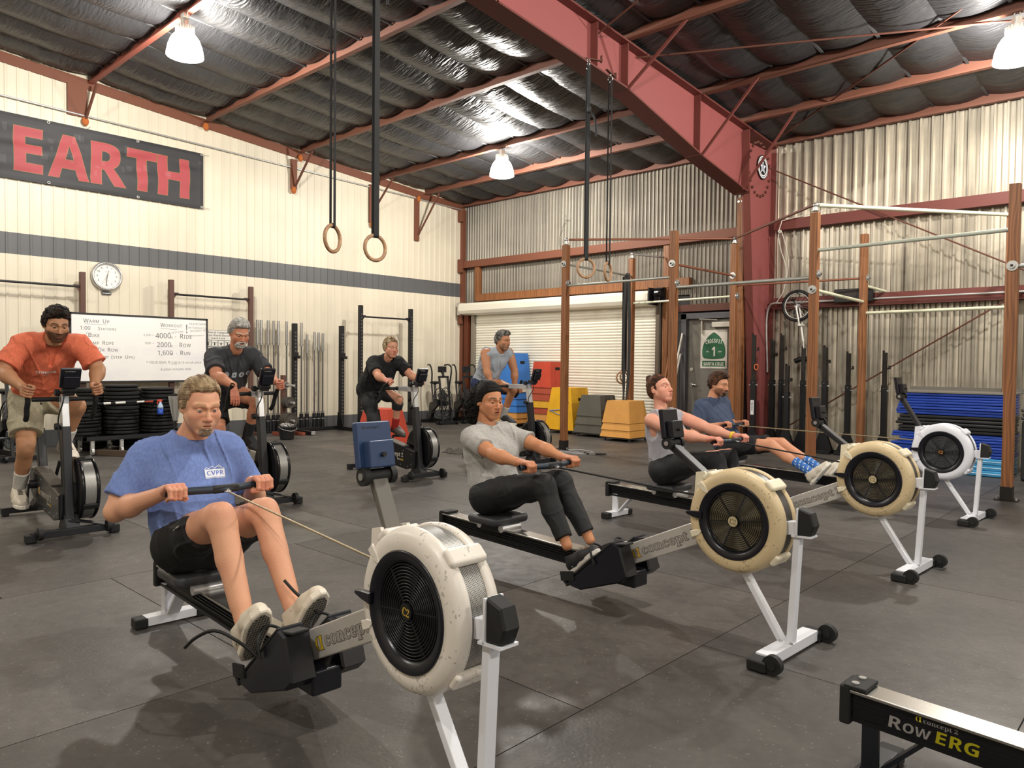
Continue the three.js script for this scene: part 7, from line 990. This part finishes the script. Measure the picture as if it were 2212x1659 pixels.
// ---------- fan bikes by the left wall ----------
{
  const bk = M('#19191b', 0.4, 0.25), cage = M('#2a2a2c', 0.4, 0.5), gray = M('#5a5a5c', 0.4, 0.4);
  const t = thing('fan_bike', 'black fan bike with a big caged wheel, nearest the pull-up stand', 'fan bike', [-12.05, 0, -10.62], -0.25, 'black fan bikes'), cy = 0.46, R = 0.31;
  obj('base', [box(0.06, 0.06, 0.5, 0.34, 0.04, 0, 0.005), box(0.06, 0.06, 0.45, -0.45, 0.04, 0, 0.005), bar([-0.45, 0.07, 0], [0.34, 0.08, 0], 0.07, 0.06)], bk, t); for (const s of [-1, 1]) obj('wheel', cyl(0.04, 0.03, 0.4, 0.045, s * 0.2, 'z', 16), bk, t);
  const w = obj('fan_cage', [-1, 1].flatMap((s) => [torus(R, 0.009, 0.12, cy, s * 0.07, 'z', 6, 44), torus(R * 0.75, 0.004, 0.12, cy, s * 0.085, 'z', 5, 40), torus(R * 0.5, 0.004, 0.12, cy, s * 0.09, 'z', 5, 32), torus(R * 0.25, 0.004, 0.12, cy, s * 0.095, 'z', 5, 24)]), cage, t); obj('cage_wire', [-1, 1].flatMap((s) => Array.from({ length: 28 }, (_, k) => rod([0.12, cy, s * 0.095], [0.12 + R * Math.cos(k * PI / 14), cy + R * Math.sin(k * PI / 14), s * 0.07], 0.0022, 4))), cage, w);
  for (let k = 0; k < 8; k++) obj('fan_blade', box(0.2, 0.1, 0.006, 0.17, 0, 0).rotateX(0.5).rotateZ(k * PI / 4).translate(0.12, cy, 0), gray, w); obj('fan_hub', cyl(0.05, 0.16, 0.12, cy, 0, 'z', 20), bk, w);
  obj('frame', [bar([0.34, 0.06, 0.1], [0.14, 1.0, 0.1], 0.035, 0.035), bar([0.34, 0.06, -0.1], [0.14, 1.0, -0.1], 0.035, 0.035), bar([-0.4, 0.08, 0], [-0.2, 0.52, 0], 0.06, 0.05), bar([-0.2, 0.4, 0], [0.1, 0.4, 0.1], 0.05, 0.04), bar([-0.2, 0.4, 0], [0.1, 0.4, -0.1], 0.05, 0.04), bar([0.14, 0.98, 0], [0.1, 1.14, 0], 0.04, 0.04), box(0.04, 0.04, 0.24, 0.14, 1.0, 0)], bk, t);
  obj('seat_post', bar([-0.22, 0.5, 0], [-0.26, 0.84, 0], 0.045, 0.04), gray, t); obj('saddle', new THREE.SphereGeometry(0.12, 20, 12).scale(1.15, 0.3, 0.9).translate(-0.26, 0.87, 0), bk, t); obj('monitor', [box(0.02, 0.13, 0.2, 0.08, 1.16, 0, 0.006).rotateZ(0).translate(0, 0, 0), box(0.05, 0.05, 0.06, 0.1, 1.1, 0, 0.01)], bk, t);
  for (const s of [-1, 1]) { obj('handle_arm', [tube([[0.08, 0.42, s * 0.19], [0.02, 0.8, s * 0.21], [0.06, 1.1, s * 0.23], [0.04, 1.2, s * 0.24], [-0.06, 1.26, s * 0.23], [-0.2, 1.25, s * 0.2]], 0.017, 8, 30)], bk, t); const c = obj('crank', bar([-0.12, 0.36, s * 0.12], [-0.12 + s * 0.1, 0.36 - s * 0.12, s * 0.13], 0.03, 0.014), gray, t); obj('pedal', box(0.09, 0.02, 0.09, -0.12 + s * 0.1, 0.36 - s * 0.12, s * 0.18, 0.004), bk, c); }
  obj('foot_peg', cyl(0.016, 0.42, 0.24, 0.3, 0, 'z', 10), gray, t); obj('chain_guard', prism([[-0.24, 0.28], [-0.2, 0.44], [0.16, 0.52], [0.16, 0.4], [-0.08, 0.26]], 0.05).translate(0, 0, 0.13), bk, t);
  dup(t, [-12.0, 0, -11.28], -0.3, 'black fan bike in the corner, half hidden behind the curly hair'); dup(t, [-11.3, 0, -2.62], 0.1, 'black fan bike cut off by the left edge of the photo');
}
// ---------- odds and ends on the floor ----------
{
  const tw = thing('crumpled_towel', 'crumpled dark grey towel lying on the rubber floor', 'towel', [-7.98, 0.001, -7.34]); const g = new THREE.PlaneGeometry(0.34, 0.26, 40, 34).rotateX(-PI / 2), p = g.attributes.position; for (let i = 0; i < p.count; i++) { const x = p.getX(i), z = p.getZ(i), e = Math.min(1, (0.17 - Math.abs(x)) * 14) * Math.min(1, (0.13 - Math.abs(z)) * 14); p.setXYZ(i, x + 0.03 * noise3(x * 12, z * 12, 4), 0.004 + e * (0.03 + 0.045 * Math.abs(noise3(x * 9, z * 9, 1)) + 0.02 * noise3(x * 26, z * 26, 2)), z + 0.03 * noise3(x * 12, z * 12, 9)); } g.computeVertexNormals(); obj('cloth', g, M('#4c4944', 0.95, 0, { side: THREE.DoubleSide }), tw);
  const jr = thing('jump_rope', 'thin pale jump rope with black handles lying beside the timber post', 'jump rope', [-6.85, 0, -8.75]); obj('cord', tube([[0.2, 0.006, 0.1], [-0.1, 0.02, 0.05], [-0.25, 0.005, -0.1], [0.0, 0.015, -0.16], [0.25, 0.006, -0.05], [0.1, 0.01, 0.12], [-0.2, 0.006, 0.16], [-0.05, 0.006, 0.25], [0.4, 0.006, 0.1]], 0.004, 6, 70), M('#c9ccd0', 0.4), jr); for (const [a, b] of [[[0.2, 0.014, 0.1], [0.32, 0.014, 0.16]], [[0.4, 0.014, 0.1], [0.52, 0.014, 0.0]]]) obj('handle', rod(a, b, 0.013, 12, 0.01), MW.black, jr);
  const wire = thing('hanging_wire', 'thin loose wire dangling on the corrugated wall near the corner', 'wire', [0, 0, 0]); obj('strand', tube([[-9.6, 4.2, ZB + 0.05], [-9.75, 3.9, ZB + 0.05], [-9.72, 3.6, ZB + 0.06], [-9.55, 3.3, ZB + 0.06]], 0.004, 5, 24), M('#6a6862', 0.6), wire); obj('hook', tube([[-9.6, 4.3, ZB + 0.05], [-9.6, 4.2, ZB + 0.06], [-9.5, 4.19, ZB + 0.06]], 0.005, 5, 12), M('#6a6862', 0.6), wire);
}

scene.traverse((o) => { if (o.isMesh) { o.castShadow = true; o.receiveShadow = true; } if (o.isPointLight) o.castShadow = true; });
renderer.render(scene, camera);
